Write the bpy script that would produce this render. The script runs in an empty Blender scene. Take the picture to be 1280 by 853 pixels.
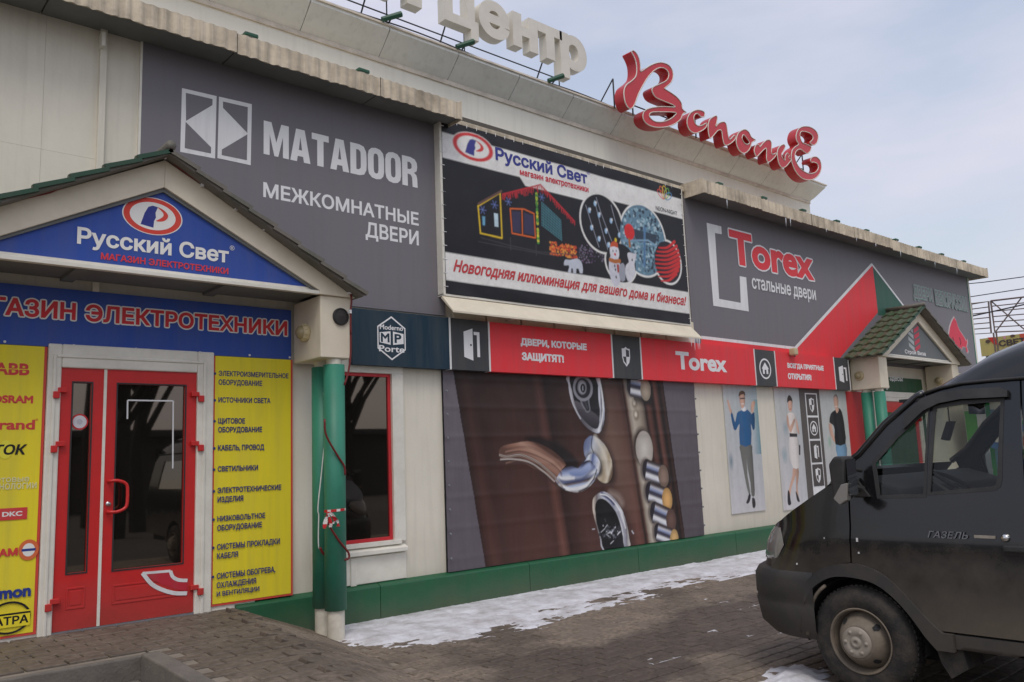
import bpy, bmesh, math, random
from math import sin, cos, pi, radians, sqrt, atan2, hypot
from mathutils import Vector, Matrix, noise
from mathutils.geometry import delaunay_2d_cdt
random.seed(7)
scn = bpy.context.scene
COL = scn.collection

# ------------------------------------------------------------------ camera, sky, sun, exposure
YAW, PITCH, ROLL = 0.7195, 0.1425, -0.0388
fwd = Vector((sin(YAW)*cos(PITCH), cos(YAW)*cos(PITCH), sin(PITCH)))
r0 = Vector((cos(YAW), -sin(YAW), 0)); u0 = r0.cross(fwd)
rgt = cos(ROLL)*r0 + sin(ROLL)*u0; upv = -sin(ROLL)*r0 + cos(ROLL)*u0
cd = bpy.data.cameras.new('camera'); cam = bpy.data.objects.new('camera', cd); COL.objects.link(cam)
cd.sensor_width = 22.3; cd.lens = 22.3*1040/1280; cd.clip_start = .05; cd.clip_end = 3000
cam.matrix_world = Matrix(((rgt.x, upv.x, -fwd.x, 0), (rgt.y, upv.y, -fwd.y, -7.8), (rgt.z, upv.z, -fwd.z, 1.6), (0, 0, 0, 1)))
scn.camera = cam

SUN_EL, SUN_AZ = radians(58), radians(215)      # azimuth of the sun, clockwise from +Y
w = bpy.data.worlds.new('World'); scn.world = w; w.use_nodes = True
nt = w.node_tree; N = nt.nodes; L = nt.links
bg = N['Background']; sky = N.new('ShaderNodeTexSky'); sky.sky_type = 'NISHITA'; sky.sun_disc = False
sky.sun_elevation = SUN_EL; sky.sun_rotation = SUN_AZ; sky.air_density = 1.6; sky.dust_density = 3.0; sky.ozone_density = 1.5
tc = N.new('ShaderNodeTexCoord'); mp = N.new('ShaderNodeMapping'); mp.inputs['Scale'].default_value = (1.0, 1.0, 3.2)
nz = N.new('ShaderNodeTexNoise'); nz.inputs['Scale'].default_value = 2.3; nz.inputs['Detail'].default_value = 5; nz.inputs['Roughness'].default_value = .52
cr = N.new('ShaderNodeValToRGB'); cr.color_ramp.elements[0].position = .36; cr.color_ramp.elements[1].position = .62
cr.color_ramp.elements[0].color = (.45, .45, .45, 1); cr.color_ramp.elements[1].color = (.93, .93, .93, 1)
mx = N.new('ShaderNodeMixRGB'); mx.inputs[2].default_value = (4.35, 4.35, 5.05, 1)
L.new(tc.outputs['Generated'], mp.inputs[0]); L.new(mp.outputs[0], nz.inputs[0]); L.new(nz.outputs[0], cr.inputs[0])
L.new(cr.outputs[0], mx.inputs[0]); L.new(sky.outputs[0], mx.inputs[1]); L.new(mx.outputs[0], bg.inputs[0])
bg.inputs[1].default_value = 0.15
sl = bpy.data.lights.new('sun', 'SUN'); sl.energy = 0.9; sl.angle = radians(22); sl.color = (1, .95, .87)
so = bpy.data.objects.new('sun', sl); COL.objects.link(so)
sd = Vector((sin(SUN_AZ)*cos(SUN_EL), cos(SUN_AZ)*cos(SUN_EL), sin(SUN_EL)))
so.rotation_euler = sd.to_track_quat('Z', 'Y').to_euler()
vs = scn.view_settings; vs.view_transform = 'Standard'; vs.look = 'None'; vs.exposure = 0.15; vs.gamma = 1
scn.cycles.max_bounces = 8; scn.cycles.transparent_max_bounces = 24; scn.cycles.use_denoising = True

# ------------------------------------------------------------------ colours and materials
def lin(c): c /= 255; return c/12.92 if c <= .04045 else ((c+.055)/1.055)**2.4
def S(r, g, b, k=1.0): return (min(lin(r)*k, .85), min(lin(g)*k, .85), min(lin(b)*k, .85), 1)
MAT = {}
def mat(name, col, rough=.6, metal=0, grime=0.0, gcol=(.05, .045, .035, 1), scale=3, stretch=(1, 1, 1), bump=0, bscale=60, spec=.5, dirt_low=None, coat=0, streak=0):
    m = bpy.data.materials.new(name); m.use_nodes = True; n = m.node_tree.nodes; l = m.node_tree.links
    b = n['Principled BSDF']; b.inputs['Roughness'].default_value = rough; b.inputs['Metallic'].default_value = metal
    b.inputs['Specular IOR Level'].default_value = spec; b.inputs['Coat Weight'].default_value = coat
    t = n.new('ShaderNodeTexCoord'); g = n.new('ShaderNodeNewGeometry')
    if col == 'Col':
        a = n.new('ShaderNodeAttribute'); a.attribute_name = 'Col'; cur = a.outputs['Color']
    else:
        r = n.new('ShaderNodeRGB'); r.outputs[0].default_value = col; cur = r.outputs[0]
    def mixin(fac, colr, cur):
        x = n.new('ShaderNodeMixRGB'); l.new(fac, x.inputs[0]); l.new(cur, x.inputs[1]); x.inputs[2].default_value = colr; return x.outputs[0]
    if grime:
        mm = n.new('ShaderNodeMapping'); mm.inputs['Scale'].default_value = stretch; l.new(g.outputs['Position'], mm.inputs[0])
        z = n.new('ShaderNodeTexNoise'); z.inputs['Scale'].default_value = scale; z.inputs['Detail'].default_value = 7; z.inputs['Roughness'].default_value = .65
        l.new(mm.outputs[0], z.inputs[0])
        q = n.new('ShaderNodeMapRange'); q.inputs[1].default_value = .40; q.inputs[2].default_value = .75; q.inputs[3].default_value = 0; q.inputs[4].default_value = grime
        l.new(z.outputs[0], q.inputs[0]); cur = mixin(q.outputs[0], gcol, cur)
    if streak:
        mm = n.new('ShaderNodeMapping'); mm.inputs['Scale'].default_value = (9, 9, .5); l.new(g.outputs['Position'], mm.inputs[0])
        z = n.new('ShaderNodeTexNoise'); z.inputs['Scale'].default_value = 1.6; z.inputs['Detail'].default_value = 5
        l.new(mm.outputs[0], z.inputs[0])
        q = n.new('ShaderNodeMapRange'); q.inputs[1].default_value = .5; q.inputs[2].default_value = .8; q.inputs[3].default_value = 0; q.inputs[4].default_value = streak
        l.new(z.outputs[0], q.inputs[0]); cur = mixin(q.outputs[0], (.13, .11, .08, 1), cur)
    if dirt_low:                                   # (z where it is full, z where it ends, strength, colour)
        sx = n.new('ShaderNodeSeparateXYZ'); l.new(g.outputs['Position'], sx.inputs[0])
        z = n.new('ShaderNodeTexNoise'); z.inputs['Scale'].default_value = 2.5; z.inputs['Detail'].default_value = 8; z.inputs['Roughness'].default_value = .7; l.new(g.outputs['Position'], z.inputs[0])
        ad = n.new('ShaderNodeMath'); ad.operation = 'MULTIPLY_ADD'; l.new(z.outputs[0], ad.inputs[0]); ad.inputs[1].default_value = dirt_low[4] if len(dirt_low) > 4 else .6; l.new(sx.outputs[2], ad.inputs[2])
        q = n.new('ShaderNodeMapRange'); q.inputs[1].default_value = dirt_low[0]+.3; q.inputs[2].default_value = dirt_low[1]+.3; q.inputs[3].default_value = dirt_low[2]; q.inputs[4].default_value = 0
        l.new(ad.outputs[0], q.inputs[0]); cur = mixin(q.outputs[0], dirt_low[3], cur)
        qr = n.new('ShaderNodeMapRange'); qr.inputs[1].default_value = 0; qr.inputs[2].default_value = dirt_low[2]; qr.inputs[3].default_value = rough; qr.inputs[4].default_value = .85
        l.new(q.outputs[0], qr.inputs[0]); l.new(qr.outputs[0], b.inputs['Roughness'])
    l.new(cur, b.inputs['Base Color'])
    if bump:
        z = n.new('ShaderNodeTexNoise'); z.inputs['Scale'].default_value = bscale; z.inputs['Detail'].default_value = 4; l.new(g.outputs['Position'], z.inputs[0])
        u = n.new('ShaderNodeBump'); u.inputs['Strength'].default_value = bump; u.inputs['Distance'].default_value = .01; l.new(z.outputs[0], u.inputs['Height']); l.new(u.outputs[0], b.inputs['Normal'])
    MAT[name] = m; return m
K = 1.35
mat('wall', S(222, 216, 200, 1.07), .6, grime=.3, gcol=(.36, .33, .26, 1), scale=1.0, stretch=(1, 1, .5), streak=.13, bump=.15, bscale=30, dirt_low=(.2, 1.1, .35, (.28, .24, .18, 1)))
mat('wall_upper', S(240, 234, 220, 1.0), .6, grime=.15, gcol=(.5, .46, .38, 1), scale=1.0, stretch=(1, 1, .4), streak=.10)
mat('cornice', S(236, 240, 230, 1.0), .4, grime=.2, gcol=(.36, .37, .33, 1), scale=1.3, streak=.15)
mat('cornice_edge', S(228, 218, 202), .7, grime=.5, gcol=(.2, .17, .13, 1), scale=4)
mat('eave', S(222, 208, 184), .85, grime=.8, gcol=(.16, .13, .09, 1), scale=2.2, stretch=(1, 1, 1), streak=.6, bump=.5, bscale=25)
mat('soffit', S(118, 120, 118), .7, grime=.4, gcol=(.06, .06, .055, 1), scale=2)
mat('trim', S(226, 222, 210, 1.05), .5, grime=.25, gcol=(.3, .27, .2, 1), scale=5)
mat('box_cream', S(222, 212, 190, 1.05), .55, grime=.28, gcol=(.38, .33, .23, 1), scale=3, bump=.1, bscale=20)
mat('seam', (.10, .09, .075, 1), .8)
mat('plinth', (.012, .112, .046, 1), .5, grime=.35, gcol=(.05, .06, .04, 1), scale=5, streak=.12, bump=.2, bscale=30, dirt_low=(.0, .28, .5, (.13, .11, .08, 1)))
mat('print', 'Col', .55, grime=.16, gcol=(.22, .2, .17, 1), scale=2.0, stretch=(3, 3, .35), streak=.14, spec=.3, bump=.06, bscale=6)
mat('print_vinyl', 'Col', .5, grime=.04, gcol=(.2, .18, .16, 1), scale=2.5, spec=.4, bump=.25, bscale=2.2)
mat('lettering', 'Col', .5, grime=.10, gcol=(.3, .28, .25, 1), scale=4, spec=.3)
mat('rtile', (.17, .15, .125, 1), .55, grime=.6, gcol=(.035, .06, .03, 1), scale=6, bump=.2)
mat('tile_green', (.055, .10, .045, 1), .5, grime=.8, gcol=(.15, .13, .105, 1), scale=5, bump=.15)
mat('tile_edge', (.014, .062, .032, 1), .5, grime=.3, gcol=(.08, .08, .06, 1), scale=8)
mat('tube_green', (.035, .24, .155, 1), .5, grime=.45, gcol=(.03, .10, .065, 1), scale=5, stretch=(1, 1, .4), dirt_low=(.1, .6, .5, (.13, .12, .09, 1)))
mat('pipe_white', S(222, 216, 200), .5, grime=.4, gcol=(.25, .22, .17, 1), scale=8)
mat('door_red', (.62, .022, .022, 1), .35, grime=.22, gcol=(.18, .02, .015, 1), scale=4, dirt_low=(.35, .8, .4, (.15, .06, .04, 1)))
mat('red_frame', (.62, .03, .04, 1), .4, grime=.2)
mat('letter_red', (.62, .025, .035, 1), .33, grime=.25, gcol=(.3, .02, .02, 1), scale=3)
mat('letter_side', (.50, .02, .025, 1), .4, grime=.3, gcol=(.2, .02, .02, 1), scale=3)
mat('letter_white', S(228, 222, 208), .5, grime=.35, gcol=(.4, .36, .3, 1), scale=2)
mat('rust_steel', (.20, .15, .135, 1), .8, grime=.4)
mat('dark_wall', (.05, .04, .035, 1), .9, grime=.5)
mat('steel_dark', (.05, .05, .055, 1), .5, metal=.6)
mat('steel_grey', (.22, .23, .25, 1), .5, metal=.3)
mat('floodlight', (.02, .09, .05, 1), .5)
mat('cable_red', (.16, .012, .012, 1), .5)
mat('cable_dark', (.02, .018, .018, 1), .6)
mat('white_plain', (.75, .75, .74, 1), .5)
mat('lamp_cream', S(205, 190, 150), .4, grime=.3, gcol=(.2, .17, .1, 1), scale=8)
mat('lamp_glass', S(165, 150, 115), .25, grime=.3)
mat('speaker', (.035, .032, .03, 1), .7, bump=.5, bscale=300)
mat('backing', (.02, .02, .022, 1), .9)
mat('snow', (.72, .72, .76, 1), .75, grime=.85, gcol=(.30, .27, .25, 1), scale=4, bump=.6, bscale=40)
mat('ice', (.75, .8, .85, 1), .15)
mat('concrete', (.17, .15, .128, 1), .85, grime=.6, gcol=(.06, .05, .042, 1), scale=4, bump=.5, bscale=50)
mat('joint', (.27, .23, .185, 1), .95, grime=.6, gcol=(.06, .05, .04, 1), scale=3, bump=.5, bscale=80)
mat('asphalt', (.085, .078, .07, 1), .85, grime=.5, gcol=(.05, .045, .04, 1), scale=.6, bump=.6, bscale=90)
mat('black_plastic', (.022, .022, .023, 1), .55, grime=.3, gcol=(.09, .08, .07, 1), scale=6, bump=.15, bscale=120)
mat('van_paint', (.009, .0095, .011, 1), .17, spec=.45, coat=.3, grime=.2, gcol=(.028, .025, .021, 1), scale=3, dirt_low=(.50, 1.05, .95, (.105, .086, .064, 1), .75))
mat('van_trim', (.026, .028, .031, 1), .5, grime=.6, gcol=(.085, .07, .055, 1), scale=4, dirt_low=(.3, .8, .6, (.07, .058, .044, 1), .5), bump=.1)
mat('rubber', (.018, .017, .016, 1), .85, grime=.7, gcol=(.085, .07, .055, 1), scale=9, bump=.4, bscale=70)
mat('wheel_steel', (.20, .165, .125, 1), .7, grime=.7, gcol=(.08, .062, .045, 1), scale=8, bump=.2)
mat('wheel_cap', (.33, .29, .24, 1), .6, grime=.5, gcol=(.14, .11, .08, 1), scale=10)
mat('interior', (.014, .014, .015, 1), .8)
mat('seat_cloth', (.06, .018, .015, 1), .9, grime=.4, gcol=(.02, .02, .02, 1), scale=12)
mat('chrome', (.6, .6, .6, 1), .2, metal=1)
mat('amber', (.6, .32, .06, 1), .3)
mat('tape', (.75, .75, .75, 1), .5)
mat('bark', (.03, .025, .02, 1), .9)
mat('skyblue', (.4, .5, .6, 1), .5)

def glassmat(name, tint, transp, rough=.02, gl=(.9, .9, .9, 1), ior=1.5):
    m = bpy.data.materials.new(name); m.use_nodes = True; n = m.node_tree.nodes; l = m.node_tree.links; n.clear()
    o = n.new('ShaderNodeOutputMaterial'); a = n.new('ShaderNodeBsdfTransparent'); a.inputs[0].default_value = tint
    d = n.new('ShaderNodeBsdfDiffuse'); d.inputs[0].default_value = (.015, .014, .012, 1)
    g = n.new('ShaderNodeBsdfGlossy'); g.inputs['Roughness'].default_value = rough; g.inputs[0].default_value = gl
    f = n.new('ShaderNodeFresnel'); f.inputs[0].default_value = ior
    m1 = n.new('ShaderNodeMixShader'); m1.inputs[0].default_value = transp; l.new(d.outputs[0], m1.inputs[1]); l.new(a.outputs[0], m1.inputs[2])
    m2 = n.new('ShaderNodeMixShader'); l.new(f.outputs[0], m2.inputs[0]); l.new(m1.outputs[0], m2.inputs[1]); l.new(g.outputs[0], m2.inputs[2]); l.new(m2.outputs[0], o.inputs[0])
    MAT[name] = m
glassmat('door_glass', (.3, .3, .3, 1), .35, gl=(.80, .68, .56, 1), ior=2.5)
glassmat('van_glass', (.72, .75, .73, 1), .97, gl=(.6, .6, .6, 1))
glassmat('mirror_glass', (.1, .1, .1, 1), 0)
def mirror():
    m = bpy.data.materials.new('mirror'); m.use_nodes = True; b = m.node_tree.nodes['Principled BSDF']
    b.inputs['Metallic'].default_value = 1; b.inputs['Roughness'].default_value = .08; b.inputs['Base Color'].default_value = (.7, .75, .75, 1); MAT['mirror'] = m
mirror()
def lamplens():
    m = bpy.data.materials.new('lens'); m.use_nodes = True; b = m.node_tree.nodes['Principled BSDF']
    b.inputs['Roughness'].default_value = .12; b.inputs['Base Color'].default_value = (.25, .24, .22, 1); b.inputs['Coat Weight'].default_value = .6; MAT['lens'] = m
lamplens()
# paving colour: earthy grey blocks, each a little different, damp dark stains
def pavemat():
    m = bpy.data.materials.new('paver'); m.use_nodes = True; n = m.node_tree.nodes; l = m.node_tree.links; b = n['Principled BSDF']
    g = n.new('ShaderNodeNewGeometry'); oi = n.new('ShaderNodeAttribute'); oi.attribute_name = 'Col'
    z = n.new('ShaderNodeTexNoise'); z.inputs['Scale'].default_value = .55; z.inputs['Detail'].default_value = 7; z.inputs['Roughness'].default_value = .62; l.new(g.outputs['Position'], z.inputs[0])
    q = n.new('ShaderNodeMapRange'); q.inputs[1].default_value = .47; q.inputs[2].default_value = .56; q.inputs[3].default_value = .0; q.inputs[4].default_value = .72; l.new(z.outputs[0], q.inputs[0])
    sp = n.new('ShaderNodeSeparateXYZ'); l.new(g.outputs['Position'], sp.inputs[0])       # one long wet stain crossing the paving
    def mth(op, a, b_, c_=None):
        m_ = n.new('ShaderNodeMath'); m_.operation = op
        for i_, v_ in enumerate((a, b_, c_)):
            if v_ is None: continue
            if isinstance(v_, (int, float)): m_.inputs[i_].default_value = v_
            else: l.new(v_, m_.inputs[i_])
        return m_.outputs[0]
    dy_ = mth('ABSOLUTE', mth('ADD', mth('MULTIPLY', sp.outputs[0], -.10), mth('ADD', sp.outputs[1], 3.55)), 0)
    dx_ = mth('MAXIMUM', mth('SUBTRACT', 4.3, sp.outputs[0]), 0)
    st_ = mth('SUBTRACT', 1.25, mth('ADD', mth('MULTIPLY', dy_, 1.15), dx_)); st_ = mth('ADD', st_, mth('MULTIPLY', mth('SUBTRACT', z.outputs[0], .5), 4.0))
    qs = n.new('ShaderNodeMapRange'); qs.inputs[1].default_value = .35; qs.inputs[2].default_value = .75; qs.inputs[4].default_value = .78; l.new(st_, qs.inputs[0])
    class Q_: outputs = [mth('MAXIMUM', mth('MULTIPLY', q.outputs[0], .8), qs.outputs[0])]
    q = Q_
    mx = n.new('ShaderNodeMixRGB'); l.new(q.outputs[0], mx.inputs[0]); mx.inputs[1].default_value = (.205, .163, .125, 1); mx.inputs[2].default_value = (.062, .047, .037, 1)
    z2 = n.new('ShaderNodeTexNoise'); z2.inputs['Scale'].default_value = 22; z2.inputs['Detail'].default_value = 6; l.new(g.outputs['Position'], z2.inputs[0])
    q2 = n.new('ShaderNodeMapRange'); q2.inputs[1].default_value = .3; q2.inputs[2].default_value = .7; q2.inputs[3].default_value = .65; q2.inputs[4].default_value = 1.3; l.new(z2.outputs[0], q2.inputs[0])
    m2 = n.new('ShaderNodeMixRGB'); m2.blend_type = 'MULTIPLY'; m2.inputs[0].default_value = 1; l.new(mx.outputs[0], m2.inputs[1]); l.new(q2.outputs[0], m2.inputs[2])
    # brick tone from a large-cell noise
    mp = n.new('ShaderNodeMapping'); mp.inputs['Scale'].default_value = (1/.26, 1/.13, 1); l.new(g.outputs['Position'], mp.inputs[0])
    wn = n.new('ShaderNodeTexWhiteNoise'); fl = n.new('ShaderNodeVectorMath'); fl.operation = 'FLOOR'; l.new(mp.outputs[0], fl.inputs[0]); l.new(fl.outputs[0], wn.inputs[0])
    q3 = n.new('ShaderNodeMapRange'); q3.inputs[3].default_value = .86; q3.inputs[4].default_value = 1.12; l.new(wn.outputs[0], q3.inputs[0])
    m3 = n.new('ShaderNodeMixRGB'); m3.blend_type = 'MULTIPLY'; m3.inputs[0].default_value = 1; l.new(m2.outputs[0], m3.inputs[1]); l.new(q3.outputs[0], m3.inputs[2])
    z4 = n.new('ShaderNodeTexNoise'); z4.inputs['Scale'].default_value = 1.3; z4.inputs['Detail'].default_value = 9; z4.inputs['Roughness'].default_value = .7; l.new(g.outputs['Position'], z4.inputs[0])
    q4 = n.new('ShaderNodeMapRange'); q4.inputs[1].default_value = .50; q4.inputs[2].default_value = .62; q4.inputs[3].default_value = 0; q4.inputs[4].default_value = .75; l.new(z4.outputs[0], q4.inputs[0])
    m4 = n.new('ShaderNodeMixRGB'); l.new(mth('MULTIPLY', q4.outputs[0], mth('SUBTRACT', 1, q.outputs[0])), m4.inputs[0]); l.new(m3.outputs[0], m4.inputs[1]); m4.inputs[2].default_value = (.185, .150, .117, 1)
    l.new(m4.outputs[0], b.inputs['Base Color'])
    qr = n.new('ShaderNodeMapRange'); qr.inputs[1].default_value = 0; qr.inputs[2].default_value = .72; qr.inputs[3].default_value = .88; qr.inputs[4].default_value = .62; l.new(q.outputs[0], qr.inputs[0]); l.new(qr.outputs[0], b.inputs['Roughness'])
    u = n.new('ShaderNodeBump'); u.inputs['Strength'].default_value = .5; u.inputs['Distance'].default_value = .006; l.new(z2.outputs[0], u.inputs['Height']); l.new(u.outputs[0], b.inputs['Normal'])
    MAT['paver'] = m
pavemat()

# ------------------------------------------------------------------ object helpers
ORG = {}
def wloc(o): return ORG.get(o.name, Vector((0, 0, 0)))
def thing(name, label, cat, loc=(0, 0, 0), group=None):
    o = bpy.data.objects.new(name, None); COL.objects.link(o); o.location = loc; o.empty_display_size = .1
    o['label'] = label; o['category'] = cat
    if group: o['group'] = group
    ORG[o.name] = Vector(loc); return o
def tagt(o, label, cat, group=None):
    o['label'] = label; o['category'] = cat
    if group: o['group'] = group
    return o
def link(name, verts, faces, m, parent=None, smooth=False, cols=None, bevel=0, label=None, kind=None):
    me = bpy.data.meshes.new(name); off = wloc(parent) if parent else Vector((0, 0, 0))
    me.from_pydata([(v[0]-off.x, v[1]-off.y, v[2]-off.z) for v in verts], [], faces)
    if cols is not None:
        a = me.color_attributes.new('Col', 'FLOAT_COLOR', 'CORNER'); i = 0
        for f, c in zip(faces, cols):
            for k in range(len(f)):
                a.data[i].color = c[k] if isinstance(c[0], (tuple, list)) else c; i += 1
    me.update()
    if smooth: me.polygons.foreach_set('use_smooth', [True]*len(me.polygons))
    me.materials.append(MAT[m] if isinstance(m, str) else m)
    o = bpy.data.objects.new(name, me); COL.objects.link(o)
    if parent: o.parent = parent; ORG[o.name] = off
    if bevel:
        b = o.modifiers.new('b', 'BEVEL'); b.width = bevel; b.segments = 2; b.limit_method = 'ANGLE'; b.angle_limit = radians(40)
    if label: o['label'] = label
    if kind: o['kind'] = kind
    return o
class MB:
    def __init__(s): s.v = []; s.f = []; s.c = []
    def add(s, v, f, c=None):
        n = len(s.v); s.v += [tuple(p) for p in v]; s.f += [tuple(i+n for i in q) for q in f]; s.c += (c if isinstance(c, list) else [c]*len(f)); return s
    def box(s, x0, x1, y0, y1, z0, z1, c=None):
        if x0 > x1: x0, x1 = x1, x0
        if y0 > y1: y0, y1 = y1, y0
        if z0 > z1: z0, z1 = z1, z0
        return s.add([(x0, y0, z0), (x1, y0, z0), (x1, y1, z0), (x0, y1, z0), (x0, y0, z1), (x1, y0, z1), (x1, y1, z1), (x0, y1, z1)],
                     [(0, 3, 2, 1), (4, 5, 6, 7), (0, 1, 5, 4), (1, 2, 6, 5), (2, 3, 7, 6), (3, 0, 4, 7)], c)
    def prism(s, pts, y0, y1, plane='y', c=None):     # outline pts in (X,Z) (or (Y,Z) for plane x, (X,Y) for z), extruded y0..y1
        def P(a, b, d): return {'y': (a, d, b), 'x': (d, a, b), 'z': (a, b, d)}[plane]
        n = len(pts); v = [P(a, b, y0) for a, b in pts]+[P(a, b, y1) for a, b in pts]
        ar = sum(pts[i][0]*pts[(i+1) % n][1]-pts[(i+1) % n][0]*pts[i][1] for i in range(n))
        f = [tuple(range(n)), tuple(range(2*n-1, n-1, -1))]+[(i, i+n, (i+1) % n+n, (i+1) % n) for i in range(n)]
        flip = (ar > 0) ^ (y0 < y1) ^ (plane == 'y')
        if flip: f = [tuple(reversed(q)) for q in f]
        return s.add(v, f, c)
    def tube(s, path, r, n=8, cap=True, c=None):
        path = [Vector(p) for p in path]; rr = r if isinstance(r, (list, tuple)) else [r]*len(path)
        base = len(s.v); prev = None
        for i, p in enumerate(path):
            d = (path[min(i+1, len(path)-1)]-path[max(i-1, 0)]).normalized()
            if prev is None: a = d.orthogonal().normalized()
            else: a = (prev-d*prev.dot(d)).normalized()
            prev = a; b = d.cross(a)
            s.v += [tuple(p+rr[i]*(cos(2*pi*k/n)*a+sin(2*pi*k/n)*b)) for k in range(n)]
        for i in range(len(path)-1):
            for k in range(n):
                s.f.append((base+i*n+k, base+i*n+(k+1) % n, base+(i+1)*n+(k+1) % n, base+(i+1)*n+k)); s.c.append(c)
        if cap: s.f.append(tuple(base+k for k in reversed(range(n)))); s.f.append(tuple(base+(len(path)-1)*n+k for k in range(n))); s.c += [c, c]
        return s
    def lathe(s, prof, org, axis, n=32, c=None):      # prof: (radius, distance along axis)
        ax = Vector(axis).normalized(); a = ax.orthogonal().normalized(); b = ax.cross(a); o = Vector(org); base = len(s.v)
        for r, h in prof: s.v += [tuple(o+ax*h+r*(cos(2*pi*k/n)*a+sin(2*pi*k/n)*b)) for k in range(n)]
        for i in range(len(prof)-1):
            for k in range(n):
                s.f.append((base+i*n+k, base+i*n+(k+1) % n, base+(i+1)*n+(k+1) % n, base+(i+1)*n+k)); s.c.append(c)
        return s
    def grid(s, rows, c=None, close=False):
        base = len(s.v); m = len(rows[0])
        for r in rows: s.v += [tuple(p) for p in r]
        for i in range(len(rows)-1):
            for k in range(m-1): s.f.append((base+i*m+k, base+i*m+k+1, base+(i+1)*m+k+1, base+(i+1)*m+k)); s.c.append(c)
        return s
    def out(s, name, m, parent=None, smooth=False, bevel=0, label=None, kind=None, col=False):
        return link(name, s.v, s.f, m, parent, smooth, s.c if col else None, bevel, label, kind)

def winding(p, loops):
    w = 0; x, y = p
    for lp in loops:
        for i in range(len(lp)):
            x1, y1 = lp[i-1]; x2, y2 = lp[i]
            if (y1 <= y) != (y2 <= y):
                t = (y-y1)/(y2-y1)
                if x1+t*(x2-x1) > x: w += 1 if y2 > y1 else -1
    return w
def fill(loops):                                     # triangles inside a set of closed loops, non-zero winding
    vs, es = [], []
    for lp in loops:
        n = len(vs); vs += [Vector(p) for p in lp]; es += [(n+i, n+(i+1) % len(lp)) for i in range(len(lp))]
    V, E, F, _, _, _ = delaunay_2d_cdt(vs, es, [], 0, 1e-6)
    fs = []
    for f in F:
        c = sum((V[i] for i in f), Vector((0, 0)))/len(f)
        if winding((c.x, c.y), loops): fs.append(tuple(f))
    return [(v.x, v.y) for v in V], fs
GC = {}
def glyphs(body, bold=0, shear=0, space=1.0):
    k = (body, bold, shear, space)
    if k in GC: return GC[k]
    c = bpy.data.curves.new('t', 'FONT'); c.body = body; c.shear = shear; c.fill_mode = 'NONE'; c.resolution_u = 4; c.space_character = space
    o = bpy.data.objects.new('t', c); COL.objects.link(o); bpy.context.view_layer.update()
    me = bpy.data.meshes.new_from_object(o.evaluated_get(bpy.context.evaluated_depsgraph_get()))
    bpy.data.objects.remove(o)
    nxt = {e.vertices[0]: e.vertices[1] for e in me.edges}; seen = set(); loops = []
    for s0 in range(len(me.vertices)):
        if s0 in seen or s0 not in nxt: continue
        lp = []; i = s0
        while i not in seen and i in nxt: seen.add(i); lp.append((me.vertices[i].co.x, me.vertices[i].co.y)); i = nxt[i]
        q = [lp[0]]
        for p in lp[1:]:
            if hypot(p[0]-q[-1][0], p[1]-q[-1][1]) > 1e-4: q.append(p)
        if len(q) > 2: loops.append(q)
    bpy.data.meshes.remove(me)
    def area(l): return sum(l[i-1][0]*l[i][1]-l[i][0]*l[i-1][1] for i in range(len(l)))
    def embolden(loops):
        sg = 1 if area(max(loops, key=lambda l: abs(area(l)))) > 0 else -1; res = []
        for l in loops:
            n = len(l); o = []
            for i in range(n):
                a, b, c_ = Vector(l[i-1]), Vector(l[i]), Vector(l[(i+1) % n]); e1 = (b-a).normalized(); e2 = (c_-b).normalized()
                n1 = Vector((e1.y, -e1.x)); n2 = Vector((e2.y, -e2.x)); m_ = n1+n2; k_ = m_.length
                if k_ < .3: m_ = n1; f_ = 1.0
                else: m_ = m_/k_; f_ = min(1/max(m_.dot(n1), .4), 1.8)
                o.append((b.x+sg*m_.x*bold*f_, b.y+sg*m_.y*bold*f_))
            res.append(o)
        return res
    # group loops by overlap in x so each glyph is filled on its own
    loops.sort(key=lambda l: min(p[0] for p in l)); groups = []
    for l in loops:
        a, b = min(p[0] for p in l), max(p[0] for p in l)
        if groups and a < groups[-1][0]-1e-3: groups[-1][1].append(l); groups[-1][0] = max(b, groups[-1][0])
        else: groups.append([b, [l]])
    res = [fill(embolden(g[1]) if bold else g[1]) for g in groups]
    GC[k] = res; return res
BOLDK = 1.0
def text(mb, body, rect, y, col, bold=.0, shear=0, depth=0, space=1.0, plane='y', each=None, flipx=False):
    """letters whose bounding box is rect=(x0,z0,x1,z1) on the plane y; depth extrudes them away from the viewer"""
    gs = glyphs(body, round(bold*BOLDK, 4), shear, space)
    xs = [p[0] for g in gs for p in g[0]]; zs = [p[1] for g in gs for p in g[0]]
    bx0, bx1, bz0, bz1 = min(xs), max(xs), min(zs), max(zs); x0, z0, x1, z1 = rect
    def P(p, d):
        a = x0+(p[0]-bx0)/(bx1-bx0)*(x1-x0); b = z0+(p[1]-bz0)/(bz1-bz0)*(z1-z0)
        return (a, d, b) if plane == 'y' else (d, a, b)
    for gi, (V, F) in enumerate(gs):
        t = MB() if each else mb; n = len(V)
        t.add([P(p, y) for p in V], F, col)
        if depth:
            t.add([P(p, y+depth) for p in V], [tuple(reversed(f)) for f in F], col)
            ed = {}
            for f in F:
                for i in range(len(f)): ed[(f[i], f[(i+1) % len(f)])] = 1
            bd = [e for e in ed if (e[1], e[0]) not in ed]
            t.add([P(V[i], d) for e in bd for i, d in ((e[0], y), (e[1], y), (e[1], y+depth), (e[0], y+depth))], [(4*k, 4*k+3, 4*k+2, 4*k+1) for k in range(len(bd))], col)
        if each: each(t, gi)
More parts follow.
